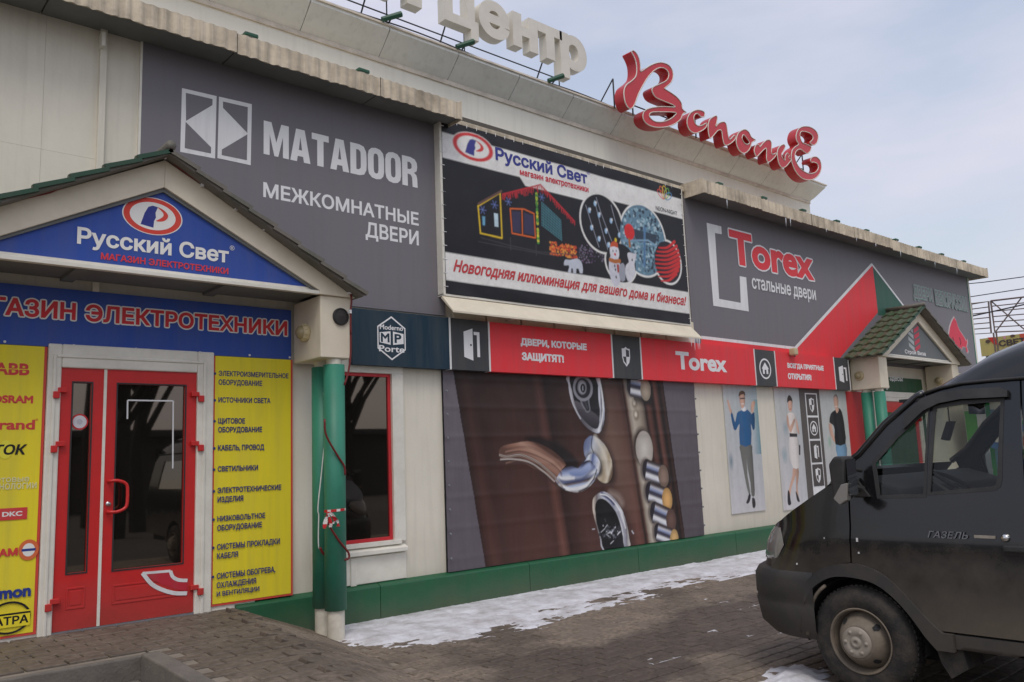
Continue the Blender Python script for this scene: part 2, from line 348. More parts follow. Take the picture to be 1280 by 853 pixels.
def smooth_loop(pts, n=4):                            # closed Catmull-Rom
    out = []; m = len(pts)
    for i in range(m):
        p0, p1, p2, p3 = pts[i-1], pts[i], pts[(i+1) % m], pts[(i+2) % m]
        for k in range(n):
            t = k/n; out.append(tuple(.5*((2*p1[j])+(-p0[j]+p2[j])*t+(2*p0[j]-5*p1[j]+4*p2[j]-p3[j])*t*t+(-p0[j]+3*p1[j]-3*p2[j]+p3[j])*t**3) for j in range(len(p1))))
    return out
def smooth_path(pts, n=5):
    out = []; m = len(pts)
    for i in range(m-1):
        p0, p1, p2, p3 = pts[max(i-1, 0)], pts[i], pts[i+1], pts[min(i+2, m-1)]
        for k in range(n):
            t = k/n; out.append(tuple(.5*((2*p1[j])+(-p0[j]+p2[j])*t+(2*p0[j]-5*p1[j]+4*p2[j]-p3[j])*t*t+(-p0[j]+3*p1[j]-3*p2[j]+p3[j])*t**3) for j in range(len(p1))))
    return out+[tuple(pts[-1])]
def drape(o, fn, st=.11):
    me = o.data; bm = bmesh.new(); bm.from_mesh(me); off = ORG.get(o.name, Vector((0, 0, 0)))
    xs = [v.co.x for v in bm.verts]; zs = [v.co.z for v in bm.verts]
    for ax, lo, hi in ((0, min(xs), max(xs)), (2, min(zs), max(zs))):
        k = math.floor(lo/st)+1
        while k*st < hi:
            co = Vector((0, 0, 0)); co[ax] = k*st; no = Vector((0, 0, 0)); no[ax] = 1
            bmesh.ops.bisect_plane(bm, geom=bm.verts[:]+bm.edges[:]+bm.faces[:], plane_co=co, plane_no=no, dist=1e-5); k += 1
    for v in bm.verts: v.co.y += fn(v.co.x+off.x, v.co.z+off.z)
    bm.to_mesh(me); bm.free(); me.polygons.foreach_set('use_smooth', [True]*len(me.polygons))
class Print(MB):                                      # flat print: coloured shapes on the plane y (or x), each layer a hair in front
    def __init__(s, y, step=.0005, plane='y'): super().__init__(); s.y = y; s.step = step; s.k = 0; s.plane = plane; s.cyc = 0; s.i = 0; s.T = []
    def _d(s):
        if s.cyc: s.i += 1; return s.y-(s.k+1+s.i % s.cyc)*s.step
        s.k += 1; return s.y-s.k*s.step
    def many(s, n=10): s.cyc = n; s.i = 0
    def done(s): s.k += s.cyc+1; s.cyc = 0
    def P(s, a, b, d): return (a, d, b) if s.plane == 'y' else (d, a, b)
    def poly(s, pts, col, sm=0):
        if sm: pts = smooth_loop(pts, sm)
        d = s._d(); s.add([s.P(a, b, d) for a, b in pts], [tuple(range(len(pts)))], [col]); return s
    def grad(s, quad, cols, n=8, m=1):                # quad a b c d with corner colours, bilinear
        d = s._d(); A, B, C, D = quad; ca, cb, cc, cdd = cols
        def bl(a, b, c, e, u, v): return tuple((a[i]*(1-u)+b[i]*u)*(1-v)+(e[i]*(1-u)+c[i]*u)*v for i in range(len(a)))
        for i in range(n):
            for j in range(n):
                us = [(i/n, j/n), ((i+1)/n, j/n), ((i+1)/n, (j+1)/n), (i/n, (j+1)/n)]
                s.add([s.P(*bl(A, B, C, D, u, v), d) for u, v in us], [(0, 1, 2, 3)], [[bl(ca, cb, cc, cdd, u, v) for u, v in us]])
        return s
    def band(s, path, w, cols, sm=4):                 # ribbon along a path; cols across its width give a rolled metal look
        if sm: path = smooth_path(path, sm)
        d = s._d(); n = len(path); m = len(cols)-1; rows = []
        for i in range(n):
            a, b = path[max(i-1, 0)], path[min(i+1, n-1)]; dx, dz = b[0]-a[0], b[1]-a[1]; l_ = hypot(dx, dz) or 1; ww = w[0]+(w[1]-w[0])*i/(n-1) if isinstance(w, tuple) else w
            rows.append([s.P(path[i][0]-dz/l_*ww*(k/m-.5), path[i][1]+dx/l_*ww*(k/m-.5), d) for k in range(m+1)])
        for i in range(n-1):
            for k in range(m): s.add([rows[i][k], rows[i][k+1], rows[i+1][k+1], rows[i+1][k]], [(0, 1, 2, 3)], [[cols[k], cols[k+1], cols[k+1], cols[k]]])
        return s
    def line(s, path, w, col, sm=0): return s.band(path, w, [col, col], sm)
    def ell(s, cx, cz, rx, rz, col, n=32, rot=0, col2=None):
        d = s._d(); pts = [(cx+rx*cos(2*pi*i/n)*cos(rot)-rz*sin(2*pi*i/n)*sin(rot), cz+rx*cos(2*pi*i/n)*sin(rot)+rz*sin(2*pi*i/n)*cos(rot)) for i in range(n)]
        if col2:
            s.add([s.P(cx, cz, d)]+[s.P(a, b, d) for a, b in pts], [(0, i+1, (i+1) % n+1) for i in range(n)], [[col2, col, col] for i in range(n)])
        else: s.add([s.P(a, b, d) for a, b in pts], [tuple(range(n))], [col])
        return s
    def ring(s, cx, cz, rx, rz, t, col, n=32): 
        d = s._d(); A = [(cx+rx*cos(2*pi*i/n), cz+rz*sin(2*pi*i/n)) for i in range(n)]; B = [(cx+(rx-t)*cos(2*pi*i/n), cz+(rz-t)*sin(2*pi*i/n)) for i in range(n)]
        s.add([s.P(a, b, d) for a, b in A+B], [(i, (i+1) % n, n+(i+1) % n, n+i) for i in range(n)], [col]*n); return s
    def txt(s, body, rect, col, new=True, **kw):
        d = s._d()
        if new or not s.T: s.T.append(MB())
        text(s.T[-1], body, rect, d, col, plane=s.plane, **kw); return s
    def out(s, name, m, parent=None, **kw):
        for t in s.T: t.out('lettering', 'lettering', parent, col=True)
        if s.f: return super().out(name if name != 'lettering' else 'marks', m, parent, **kw)
import numpy as np
class Paint:
    """a printed picture: colours computed on a fine grid of vertices, so a photographic print has soft shading"""
    def __init__(s, y, x0, z0, x1, z1, res=.014, base=(.5, .5, .5, 1), shade=0.0):
        s.y = y; s.nx = max(2, int((x1-x0)/res)); s.nz = max(2, int((z1-z0)/res)); s.res = res; s.shade = shade
        s.X = np.linspace(x0, x1, s.nx+1); s.Z = np.linspace(z0, z1, s.nz+1); s.C = np.ones((s.nz+1, s.nx+1, 3))*np.array(base[:3]); s.f = res*.6; s.T = []; s.tk = 0
    def many(s, n=1): pass
    def done(s): pass
    def _box(s, lo, hi, m):
        i0, i1 = np.searchsorted(s.X, lo[0]-m), np.searchsorted(s.X, hi[0]+m); k0, k1 = np.searchsorted(s.Z, lo[1]-m), np.searchsorted(s.Z, hi[1]+m)
        if i0 >= i1 or k0 >= k1: return None
        A, B = np.meshgrid(s.X[i0:i1], s.Z[k0:k1]); return slice(k0, k1), slice(i0, i1), A, B
    def _mix(s, sl, m, col):
        m = np.clip(m, 0, 1)[..., None]; c = s.C[sl[0], sl[1]]; s.C[sl[0], sl[1]] = c*(1-m)+np.asarray(col)[..., :3]*m
    def mask(s, pts, f):
        P = np.array(pts); q = s._box(P.min(0), P.max(0), f*2+s.res)
        if q is None: return None
        a, b, A, B = q; wn = np.zeros(A.shape, int); d = np.full(A.shape, 1e9); n = len(P)
        for i in range(n):
            x1, y1 = P[i-1]; x2, y2 = P[i]; ex, ey = x2-x1, y2-y1; L2 = ex*ex+ey*ey+1e-12
            t = np.clip(((A-x1)*ex+(B-y1)*ey)/L2, 0, 1); d = np.minimum(d, np.hypot(A-x1-t*ex, B-y1-t*ey))
            if y1 != y2:
                c = (y1 <= B) != (y2 <= B); xx = x1+(B-y1)/(y2-y1)*ex; wn += np.where(c & (xx > A), 1 if y2 > y1 else -1, 0)
        sd = np.where(wn != 0, d, -d); return (a, b), np.clip(.5+sd/(2*f), 0, 1), A, B
    def poly(s, pts, col, sm=0, f=None, al=1.0):
        if sm: pts = smooth_loop(pts, sm)
        r = s.mask(pts, f or s.f)
        if r:
            c = np.array(col[:3])*np.ones(r[2].shape+(3,))
            if s.shade:
                P = np.array(pts); w = np.ptp(P[:, 0])+1e-6; u = (r[2]-P[:, 0].min())/w*2-1; c = c*(1+s.shade*(.35-.9*u*u-.35*u))[..., None]
            s._mix(r[0], r[1]*al, c)
        return s
    def polyg(s, pts, p0, p1, stops, sm=2, f=None, al=1.0):
        if sm: pts = smooth_loop(pts, sm)
        r = s.mask(pts, f or s.f)
        if r:
            dx, dz = p1[0]-p0[0], p1[1]-p0[1]; t = ((r[2]-p0[0])*dx+(r[3]-p0[1])*dz)/(dx*dx+dz*dz); s._mix(r[0], r[1]*al, s.ramp(t, stops))
        return s
    @staticmethod
    def ramp(t, stops): return np.stack([np.interp(t, [q[0] for q in stops], [q[1][k] for q in stops]) for k in range(3)], -1)
    def grad(s, quad, cols, n=8, m=1):
        r = s.mask(quad, s.f*.5)
        if not r: return s
        def dl(p, q):
            ex, ey = q[0]-p[0], q[1]-p[1]; return np.abs((r[2]-p[0])*ey-(r[3]-p[1])*ex)/(hypot(ex, ey)+1e-9)
        A, B, C, D = quad; u = dl(A, D)/(dl(A, D)+dl(B, C)+1e-9); v = dl(A, B)/(dl(A, B)+dl(C, D)+1e-9); u, v = u[..., None], v[..., None]
        ca, cb, cc, cd_ = [np.array(q[:3]) for q in cols]; s._mix(r[0], np.minimum(1, r[1]*1.6), (ca*(1-u)+cb*u)*(1-v)+(cd_*(1-u)+cc*u)*v); return s
    def band(s, path, w, cols, sm=4, f=None, al=1.0):
        if sm: path = smooth_path(path, sm)
        P = np.array(path); wm = max(w) if isinstance(w, tuple) else w; f = f or s.f; q = s._box(P.min(0), P.max(0), wm/2+2*f)
        if q is None: return s
        a, b, A, B = q; best = np.full(A.shape, 1e9); lat = np.zeros(A.shape); tt = np.zeros(A.shape); n = len(P)
        for i in range(n-1):
            x1, y1 = P[i]; ex, ey = P[i+1]-P[i]; L_ = hypot(ex, ey)+1e-9; t = ((A-x1)*ex+(B-y1)*ey)/L_/L_
            tc_ = np.clip(t, 0, 1); d = np.hypot(A-x1-tc_*ex, B-y1-tc_*ey); over = np.maximum(np.maximum(-t, t-1), 0)*L_
            d = d+(over*.0 if 0 < i < n-2 else 0); m = d < best; best = np.where(m, d, best); l_ = (-(A-x1)*ey+(B-y1)*ex)/L_
            lat = np.where(m, np.sign(l_)*d if n > 2 else l_, lat); tt = np.where(m, (i+tc_)/(n-1), tt)
        ww = (w[0]+(w[1]-w[0])*tt) if isinstance(w, tuple) else w
        if n == 2: best = np.maximum(np.abs(lat), over+np.where(over > 0, ww/2, 0))
        if len(cols) == 2 and cols[0] == cols[1]: s._mix((a, b), np.clip(.5+(np.maximum(ww/2, s.res*.45)-best)/(2*f), 0, 1)*al*np.minimum(1, ww/s.res/.9), np.array(cols[0][:3])*np.ones(A.shape+(3,)))
        else: s._mix((a, b), np.clip(.5+(ww/2-best)/(2*f), 0, 1)*al, s.ramp(lat/ww+.5, [(k/(len(cols)-1), c) for k, c in enumerate(cols)]))
        return s
    def line(s, path, w, col, sm=0, f=None, al=1.0): return s.band(path, w, [col, col], sm, f, al)
    def ell(s, cx, cz, rx, rz, col, n=32, rot=0, col2=None, f=None, al=1.0):
        f = f or s.f; q = s._box((cx-max(rx, rz), cz-max(rx, rz)), (cx+max(rx, rz), cz+max(rx, rz)), 2*f)
        if q is None: return s
        a, b, A, B = q; u, v = A-cx, B-cz; u, v = u*cos(rot)+v*sin(rot), -u*sin(rot)+v*cos(rot); r = np.hypot(u/rx, v/rz)
        c = np.array(col[:3])*np.ones(A.shape+(3,))
        if col2: c = np.array(col2[:3])*(1-np.clip(r, 0, 1))[..., None]+c*np.clip(r, 0, 1)[..., None]
        elif s.shade: c = c*(1+s.shade*(.2-.6*r*r-.3*u/rx))[..., None]
        s._mix((a, b), np.clip(.5+(1-r)*min(rx, rz)/(2*f), 0, 1)*al, c); return s
    def ring(s, cx, cz, rx, rz, t, col, n=32): s.line([(cx+(rx-t/2)*cos(2*pi*i/32), cz+(rz-t/2)*sin(2*pi*i/32)) for i in range(33)], t, col); return s
    def txt(s, body, rect, col, **kw): s.tk += 1; s.T.append(MB()); text(s.T[-1], body, rect, s.y-.0025-.0004*s.tk, col, **kw); return s
    def grain(s, amt, seed=1, sx=1.0, sz=1.0):
        rs = np.random.RandomState(seed); g = np.zeros(s.C.shape[:2])
        for o in (2, 5, 12):
            nz, nx = int(s.C.shape[0]/o/sz)+3, int(s.C.shape[1]/o/sx)+3; q = rs.randn(nz, nx); zi = np.linspace(0, nz-2.01, g.shape[0]); xi = np.linspace(0, nx-2.01, g.shape[1])
            z0, x0 = zi.astype(int), xi.astype(int); fz, fx = (zi-z0)[:, None], (xi-x0)[None, :]
            g += (q[z0][:, x0]*(1-fz)*(1-fx)+q[z0+1][:, x0]*fz*(1-fx)+q[z0][:, x0+1]*(1-fz)*fx+q[z0+1][:, x0+1]*fz*fx)
        s.C *= (1+amt*g/3)[..., None]; return s
    def out(s, name, m, parent, fn=None, **kw):
        s.C = np.clip(s.C, 0, .9); me = bpy.data.meshes.new(name); off = wloc(parent); A, B = np.meshgrid(s.X, s.Z); n = A.size
        Y = np.full(A.shape, s.y)
        if fn: Y = Y+np.array([[fn(a, b) for a in s.X] for b in s.Z])
        co = np.stack([A-off.x, Y-off.y, B-off.z], -1).reshape(-1, 3); w = s.nx+1
        i = (np.arange(s.nz)[:, None]*w+np.arange(s.nx)[None, :]).ravel(); fc = np.stack([i, i+1, i+w+1, i+w], -1)
        me.from_pydata(co.tolist(), [], fc.tolist()); a = me.color_attributes.new('Col', 'FLOAT_COLOR', 'POINT')
        a.data.foreach_set('color', np.concatenate([s.C.reshape(-1, 3), np.ones((n, 1))], 1).ravel()); me.polygons.foreach_set('use_smooth', [True]*len(me.polygons)); me.materials.append(MAT[m])
        o = bpy.data.objects.new(name, me); COL.objects.link(o); o.parent = parent; ORG[o.name] = off
        for t in s.T:
            l = t.out('lettering', 'lettering', parent, col=True)
            if fn: drape(l, fn, .13)
        return o
def outline_txt(P, body, rect, col, rim, t, **kw):    # lettering with a contour: rim copies a little behind
    x0, z0, x1, z1 = rect
    for i in range(8):
        a = i*pi/4; P.txt(body, (x0+t*cos(a), z0+t*sin(a), x1+t*cos(a), z1+t*sin(a)), rim, new=i == 0, **kw)
    P.txt(body, rect, col, new=False, **kw)
def rbox(name, r, y0, y1, m, parent, bevel=.004, **kw): return MB().box(r[0], r[2], y0, y1, r[1], r[3]).out(name, m, parent, bevel=bevel, **kw)
# ------------------------------------------------------------------ the setting: ground, paving, platform
G0 = -.012
MB().box(-250, 250, -300, 400, -1.2, G0-.02).out('ground', 'asphalt', kind='structure')
def structure(o): o['kind'] = 'structure'; return o
pave = structure(MB().box(-6, 24, -9.5, .3, -.4, -.012).out('pavement', 'joint'))
MB_paver = {}
def paver_mesh(L_=.247, W_=.117, H_=.05):
    mb = MB(); b = .006
    x, y = L_/2, W_/2
    mb.add([(-x, -y, -H_), (x, -y, -H_), (x, y, -H_), (-x, y, -H_), (-x, -y, -b), (x, -y, -b), (x, y, -b), (-x, y, -b), (-x+b, -y+b, 0), (x-b, -y+b, 0), (x-b, y-b, 0), (-x+b, y-b, 0)],
           [(0, 1, 5, 4), (1, 2, 6, 5), (2, 3, 7, 6), (3, 0, 4, 7), (4, 5, 9, 8), (5, 6, 10, 9), (6, 7, 11, 10), (7, 4, 8, 11), (8, 9, 10, 11)])
    return mb
pm = paver_mesh(); pme = bpy.data.meshes.new('paver'); pme.from_pydata(pm.v, [], pm.f); pme.materials.append(MAT['paver'])
def lay(cells, parent, limit, zf=lambda x, y: 0.0):
    """cells: (x, y) centres; nearest ones as pieces, the rest as one mesh"""
    cells.sort(key=lambda c: hypot(c[0], c[1]+7.8)); rest = MB()
    for i, (x, y) in enumerate(cells):
        z = zf(x, y)+random.uniform(-.003, .002); ax, ay = random.uniform(-.012, .012), random.uniform(-.012, .012)
        sx = (zf(x+.05, y)-zf(x-.05, y))/.1; sy = (zf(x, y+.05)-zf(x, y-.05))/.1
        if i < limit:
            o = bpy.data.objects.new('paver', pme); COL.objects.link(o); o.parent = parent; o.location = (x, y, z)
            o.rotation_euler = (atan2(sy, 1)+ax, -atan2(sx, 1)+ay, random.uniform(-.01, .01)); ORG[o.name] = Vector((0, 0, 0))
        else:
            rest.add([(p[0]+x, p[1]+y, p[2]+z+p[0]*(sx+ay)+p[1]*(sy+ax)) for p in pm.v], pm.f)
    rest.out('far_pavers', 'paver', parent, kind='stuff')
# crest of the ramp runs diagonally away from the shop
def crest(y): return 3.24+(y+.05)*.17 if y < -.05 else 3.24
def ramp_z(x, y):
    top = .35 if y > -1.6 else max(.35-(-1.6-y)*.045, .12)
    if x <= crest(y): return top
    t = (x-crest(y))/.86
    return top*(1-t) if t < 1 else 0
flat, ramp, plat = [], [], []
j = 0; y = -.075
while y > -6.2:
    x = -1.04+(.13 if j % 2 else 0)
    while x < 15:
        zc = ramp_z(x, y)
        vis = hypot(x, y+7.8) < 15 and atan2(x, y+7.8) > YAW-.66 and atan2(x, y+7.8) < YAW+.68
        if vis:
            if x > crest(y)+.90: flat.append((x, y))
            elif x > 2.14: ramp.append((x, y))
            elif y > -1.36: plat.append((x, y))
        x += .26
    y -= .13; j += 1
lay(flat, pave, 230)
platform = structure(MB().box(-4, 2.06, -1.399, .0, -.1, .335).out('entrance_platform', 'joint'))
lay(plat, platform, 60, lambda x, y: .352)
# ramp body: a heightfield skin just under its pavers
mb = MB(); rows = []
for i in range(40):
    yy = .0-i*.13
    rows.append([(xx, yy, ramp_z(xx, yy)-(.012 if ramp_z(xx, yy) > .01 else .05)) for xx in [2.08+.05*k for k in range(50)]])
mb.grid(rows); nb = len(rows)
mb.grid([[(2.08, r[0][1], -.1) for r in rows], [r[0] for r in rows]])
mb.grid([[r for r in rows[-1]], [(r[0], r[1], -.1) for r in rows[-1]]])
ramp_o = structure(mb.out('entrance_ramp', 'joint'))
lay(ramp, ramp_o, 220, ramp_z)
kb = MB(); kb.box(-4, 2.06, -1.46, -1.40, -.1, .345); structure(kb.out('platform_kerb', 'concrete', bevel=.012))
structure(MB().box(-4, 1.97, -2.05, -1.47, -.1, .19).out('lower_step', 'concrete', bevel=.012))
structure(MB().prism([(-1.462, -.1), (-1.462, .362), (-1.9, .350), (-5.2, .20), (-5.2, -.1)], 1.98, 2.11, 'x').out('ramp_kerb', 'concrete', bevel=.012))

# snow along the plinth, ragged sheet with real thickness
def snowfield(name, x0, x1, y0, y1, dens, th=.03, st=.026):
    mb = MB(); nx, ny = int((x1-x0)/st), int((y1-y0)/st); H = {}
    for i in range(nx+1):
        for k in range(ny+1):
            x, y = x0+i*st, y0+k*st
            v = dens(x, y)+.42*noise.fractal(Vector((x*1.1, y*2.6, 3)), .8, 2, 5)+.27*noise.noise(Vector((x*7, y*15, 1)))
            H[i, k] = v
    idx = {}
    def vid(i, k):
        if (i, k) not in idx:
            v = H[i, k]; x, y = x0+i*st, y0+k*st
            z = -.004+min(max(v, -.15), .5)*th*2+.006*noise.noise(Vector((x*20, y*20, 0)))*(v > 0)
            idx[i, k] = len(mb.v); mb.v.append((x+.012*noise.noise(Vector((x*30, y*30, 5))), y, z))
        return idx[i, k]
    for i in range(nx):
        for k in range(ny):
            if max(H[i, k], H[i+1, k], H[i, k+1], H[i+1, k+1]) > 0: mb.f.append((vid(i, k), vid(i+1, k), vid(i+1, k+1), vid(i, k+1))); mb.c.append(None)
    return mb.out(name, 'snow', smooth=True, kind='stuff')
def d1(x, y):
    wdt = (1.15+.35*min(1, max(0, x-4.2)/.6)) if x < 5.6 else max(1.05, 1.5-.22*(x-5.6)) if x < 9 else 1.2
    d = -y-.12
    v = .62-abs(d-.38*wdt)*1.0/wdt-max(0, 4.25-x)*1.4
    if d < .16: v += .25
    if d < .03: v += .2
    return v-(0.25 if d > wdt else 0)
s_ = snowfield('snow', 3.95, 15.5, -2.0, -.03, d1); tagt(s_, 'thin trodden snow along the foot of the green plinth', 'snow')
s_ = snowfield('snow', 4.9, 6.0, -5.0, -4.0, lambda x, y: .45-1.6*hypot((x-5.42)*.8, (y+4.45)*1.15), .045, .016); tagt(s_, 'small lump of dirty snow beside the front wheel of the van', 'snow')
s_ = snowfield('snow', 4.2, 9.5, -3.6, -1.2, lambda x, y: -.32, .010, .03); tagt(s_, 'scattered snow flecks on the dark paving', 'snow')

# ------------------------------------------------------------------ the shop building
bld = thing('shop_building', 'long low cream panelled shop building with cornice and corrugated eaves', 'building', (10, 0, 0))
DOOR1 = (1.619,1.461,3.022,2.69); DOOR1 = (DOOR1[0], .34, DOOR1[2], [(2.522,2.722)][0][1])
WIN = (4.259,0.808,5.013,2.597)
WOUT = (4.424,0.412,5.211,3.077)
DOOR2 = (16.233,0.949,18.381,2.696); DOOR2 = (DOOR2[0], .3, DOOR2[2], DOOR2[3])
OPEN = [(DOOR1[0]+.10, .3, DOOR1[2]-.12, DOOR1[3]-.1), (WIN[0]-.0, WIN[1], WIN[2], WIN[3]), (DOOR2[0]+.05, .1, DOOR2[2]-.1, DOOR2[3]-.1)]
def cut(r, openings):
    rs = [r]
    for a0, b0, a1, b1 in openings:
        o = []
        for x0, z0, x1, z1 in rs:
            if a0 >= x1 or a1 <= x0 or b0 >= z1 or b1 <= z0: o.append((x0, z0, x1, z1)); continue
            if a0 > x0: o.append((x0, z0, a0, z1))
            if a1 < x1: o.append((a1, z0, x1, z1))
            if b0 > z0: o.append((max(a0, x0), z0, min(a1, x1), b0))
            if b1 < z1: o.append((max(a0, x0), b1, min(a1, x1), z1))
        rs = o
    return rs
XL, XR = -3.4, 22.05
mb = MB()
for r in cut((XL, -.2, XR, 5.9), OPEN): mb.box(r[0], r[2], .028, .25, r[1], r[3])
mb.out('wall_core', 'seam', bld)
zs = [.30, 4.42, 5.72]; pw = 1.14; x = XL+.35; k = 0
while x < XR:
    for a, b in ((zs[0], zs[1]), (zs[1], zs[2])):
        rs = cut((x+.0008, a+.0008, min(x+pw, XR)-.0008, b-.0008), OPEN)
        m_ = MB()
        for r in rs: m_.box(r[0], r[2], 0, .03, r[1], r[3])
        if rs: m_.out('wall_panel', 'wall', bld)
    x += pw; k += 1
# side wall, back, roof, dark rooms behind the openings
mb = MB(); mb.box(XR-.05, XR+.001, .03, 14, 0, 5.72); mb.box(XL-.2, XL, .03, 14, 0, 5.72); mb.box(XL, XR, 14, 14.2, 0, 7); mb.out('side_wall', 'wall', bld)
MB().box(XL, XR, .2, 14, 5.75, 5.88).out('roof', 'soffit', bld)
mb = MB()
for a, b in ((-.5, 6.0), (14.8, 21)):
    mb.box(a, b, 2.6, 2.7, 0, 3.2); mb.box(a, b, .26, 2.7, .25, .3); mb.box(a, b, .26, 2.7, 3.2, 3.3); mb.box(a-.1, a, .26, 2.7, 0, 3.2); mb.box(b, b+.1, .26, 2.7, 0, 3.2)
mb.out('room', 'backing', bld)
# pilaster with horizontal joint, and a small conduit bracket
MB().box([(1.945,5.023)][0][0], [(2.002,5.038)][0][0], -.05, .0, 3.2, 5.68).out('pilaster', 'wall', bld, bevel=.004)
# upper wall set back, cove cornice of panels
UR = 16.42
MB().box(XL, UR, 1.0, 1.2, 5.8, 6.90).out('upper_wall', 'wall_upper', bld)
MB().box(UR-.1, UR+.003, 1.003, 13, 5.8, 6.9).out('upper_side_wall', 'wall_upper', bld)
MB().box(XL, UR-.2, 1.3, 13, 6.9, 7.1).out('upper_roof', 'soffit', bld)
MB().box(XL, UR, .975, 1.0, 6.84, 6.90).out('moulding', 'cornice_edge', bld)
x = XL; cw = 1.12
CT = 7.20; cy = .70; ch = .14
while x < UR-.05:
    x1 = min(x+cw, UR)
    e = .18 if x1 >= UR-.01 else -.005
    mb = MB(); mb.grid([[(x+.004, .985, 6.90), (x1-.004 if e < 0 else x1, .985, 6.90)], [(x+.004, .90, 6.97), (x1+(e if e > 0 else -.004)*.35, .90, 6.97)], [(x+.004, cy, CT-.04), (x1+e, cy, CT-.04)], [(x+.004, cy, CT), (x1+e, cy, CT)]])
    mb.grid([[(x, cy, CT), (x1+e, cy, CT)], [(x, 1.35, CT), (x1+e, 1.35, CT)]])
    if e > 0:
        mb.grid([[(x1, .985, 6.90), (x1, 13, 6.90)], [(x1+e*.35, .90, 6.97), (x1+e*.35, 13, 6.97)], [(x1+e, cy, CT-.04), (x1+e, 13, CT-.04)], [(x1+e, cy, CT), (x1+e, 13, CT)]])
    mb.out('cornice_panel', 'cornice', bld)
    x += cw
MB().box(XL, UR, 1.01, 1.3, 6.88, 7.15).out('cornice_core', 'seam', bld)
mb = MB(); mb.box(XL, UR+.22, cy-.025, cy+.10, CT, CT+.025); mb.box(UR+.1, UR+.22, cy, 13, CT, CT+.025); mb.out('coping', 'cornice_edge', bld)

# eaves: ribbed fascia in lengths with ragged stained lower edge, soffit boards, floodlights
EY = -.40; E0, E1 = 5.62, 5.83
def eave(x0, x1, left_end, right_end):
    x = x0; L_ = 1.62
    while x < x1-.02:
        xe = min(x+L_, x1); mb = MB(); n = max(2, int((xe-x)/.02)); rows = [[], [], [], []]; dz = random.uniform(-.012, .012)
        for i in range(n+1):
            xx = x+.004+(xe-x-.008)*i/n
            wv = .009*sin(xx*2*pi/.11)
            rg = .012*noise.noise(Vector((xx*6, 2, 0)))+.008*noise.noise(Vector((xx*25, 2, 0)))
            rows[0].append((xx, EY+.035, E0+dz+rg+.012)); rows[1].append((xx, EY+wv, E0+dz+rg)); rows[2].append((xx, EY+wv, E1+dz)); rows[3].append((xx, EY+.16, E1+dz+.03))
        mb.grid(rows).out('eave_panel', 'eave', bld, smooth=False)
        m2 = MB().box(x+.006, xe-.006, EY+.03, -.001, E0+.035, E0+.055); m2.out('soffit_panel', 'soffit', bld)
        x = xe
    mb = MB(); mb.box(x0+.01, x1-.01, EY+.04, .02, E0+.06, E1-.02); mb.out('eave_core', 'seam', bld)
    mb = MB(); mb.grid([[(x0, EY+.1, E1+.02), (x1, EY+.1, E1+.02)], [(x0, 1.0, E1+.10), (x1, 1.0, E1+.10)]]); mb.out('eave_roof', 'eave', bld)
    if left_end: MB().box(x0-.012, x0+.002, EY-.005, .06, E0+.0, E1+.03).out('eave_end', 'eave', bld, bevel=.003)
    if right_end: MB().box(x1-.002, x1+.012, EY-.005, .06, E0+.0, E1+.03).out('eave_end', 'eave', bld, bevel=.003)
EL1 = 5.82
eave(XL, EL1, False, True)
ER0, ER1 = 10.58, 22.2
eave(ER0, ER1, True, True)
# ledge between the two eaves, behind the top of the banner
MB().box(EL1+.02, ER0-.02, -.06, .02, 5.72, 5.80).out('ledge', 'eave', bld, bevel=.01)
mb = MB()
for r in (1.926,5.544,1.978,5.742), : mb.box(r[0]+.01, r[2]-.01, -.12, -.0, 5.46, 5.6)
mb.out('bracket', 'trim', bld, bevel=.004)
# icicles under the right eave
for xx in [11.2, 12.95, 13.1, 14.35, 15.5, 16.3, 17.4, 18.6, 19.1, 20.3]:
    h_ = random.uniform(.06, .2); MB().tube([(xx, EY+.01, E0+.01), (xx+.004, EY+.01, E0-.4*h_), (xx, EY+.012, E0-h_)], [.011, .007, .001], 6).out('icicle', 'ice', bld, smooth=True)
# floodlights standing on the eaves
fl = ['on the left eave above the pilaster', 'on the left eave above the door emblem sign', 'on the left eave near its right end']
FX = [[(3.245,5.901)][0][0], [(4.528,5.908)][0][0], [(11.121,5.911)][0][0], [(12.41,5.905)][0][0], [(13.689,5.893)][0][0], [(14.922,5.871)][0][0], [(16.105,5.852)][0][0], [(17.4,5.846)][0][0], [(18.534,5.816)][0][0], [(19.71,5.843)][0][0], [(20.968,5.793)][0][0]]
FN = ['left one on the left eave', 'right one on the left eave, above the large lettering', 'first on the right eave, at its left end', 'second on the right eave', 'third on the right eave under the cornice end', 'fourth on the right eave, just past the cornice end', 'fifth on the right eave', 'sixth on the right eave', 'seventh on the right eave', 'eighth on the right eave, above the green triangle', 'last on the right eave near the building corner']
for i, xx in enumerate(FX):
    t = thing('floodlight', 'small dark green floodlight, '+FN[i], 'floodlight', (xx, -.3, E1+.02), 'floodlights along the eaves')
    MB().box(xx-.07, xx+.07, -.36, -.24, E1+.035, E1+.075).out('housing', 'floodlight', t, bevel=.01)
    MB().box(xx-.06, xx+.06, -.35, -.25, E1+.028, E1+.034).out('lens', 'lens', t)
    m_ = MB(); m_.tube([(xx-.075, -.30, E1+.055), (xx-.075, -.26, E1+.03), (xx+.075, -.26, E1+.03), (xx+.075, -.30, E1+.055)], .008, 6); m_.box(xx-.02, xx+.02, -.32, -.2, E1-.0, E1+.03); m_.out('bracket', 'floodlight', t)
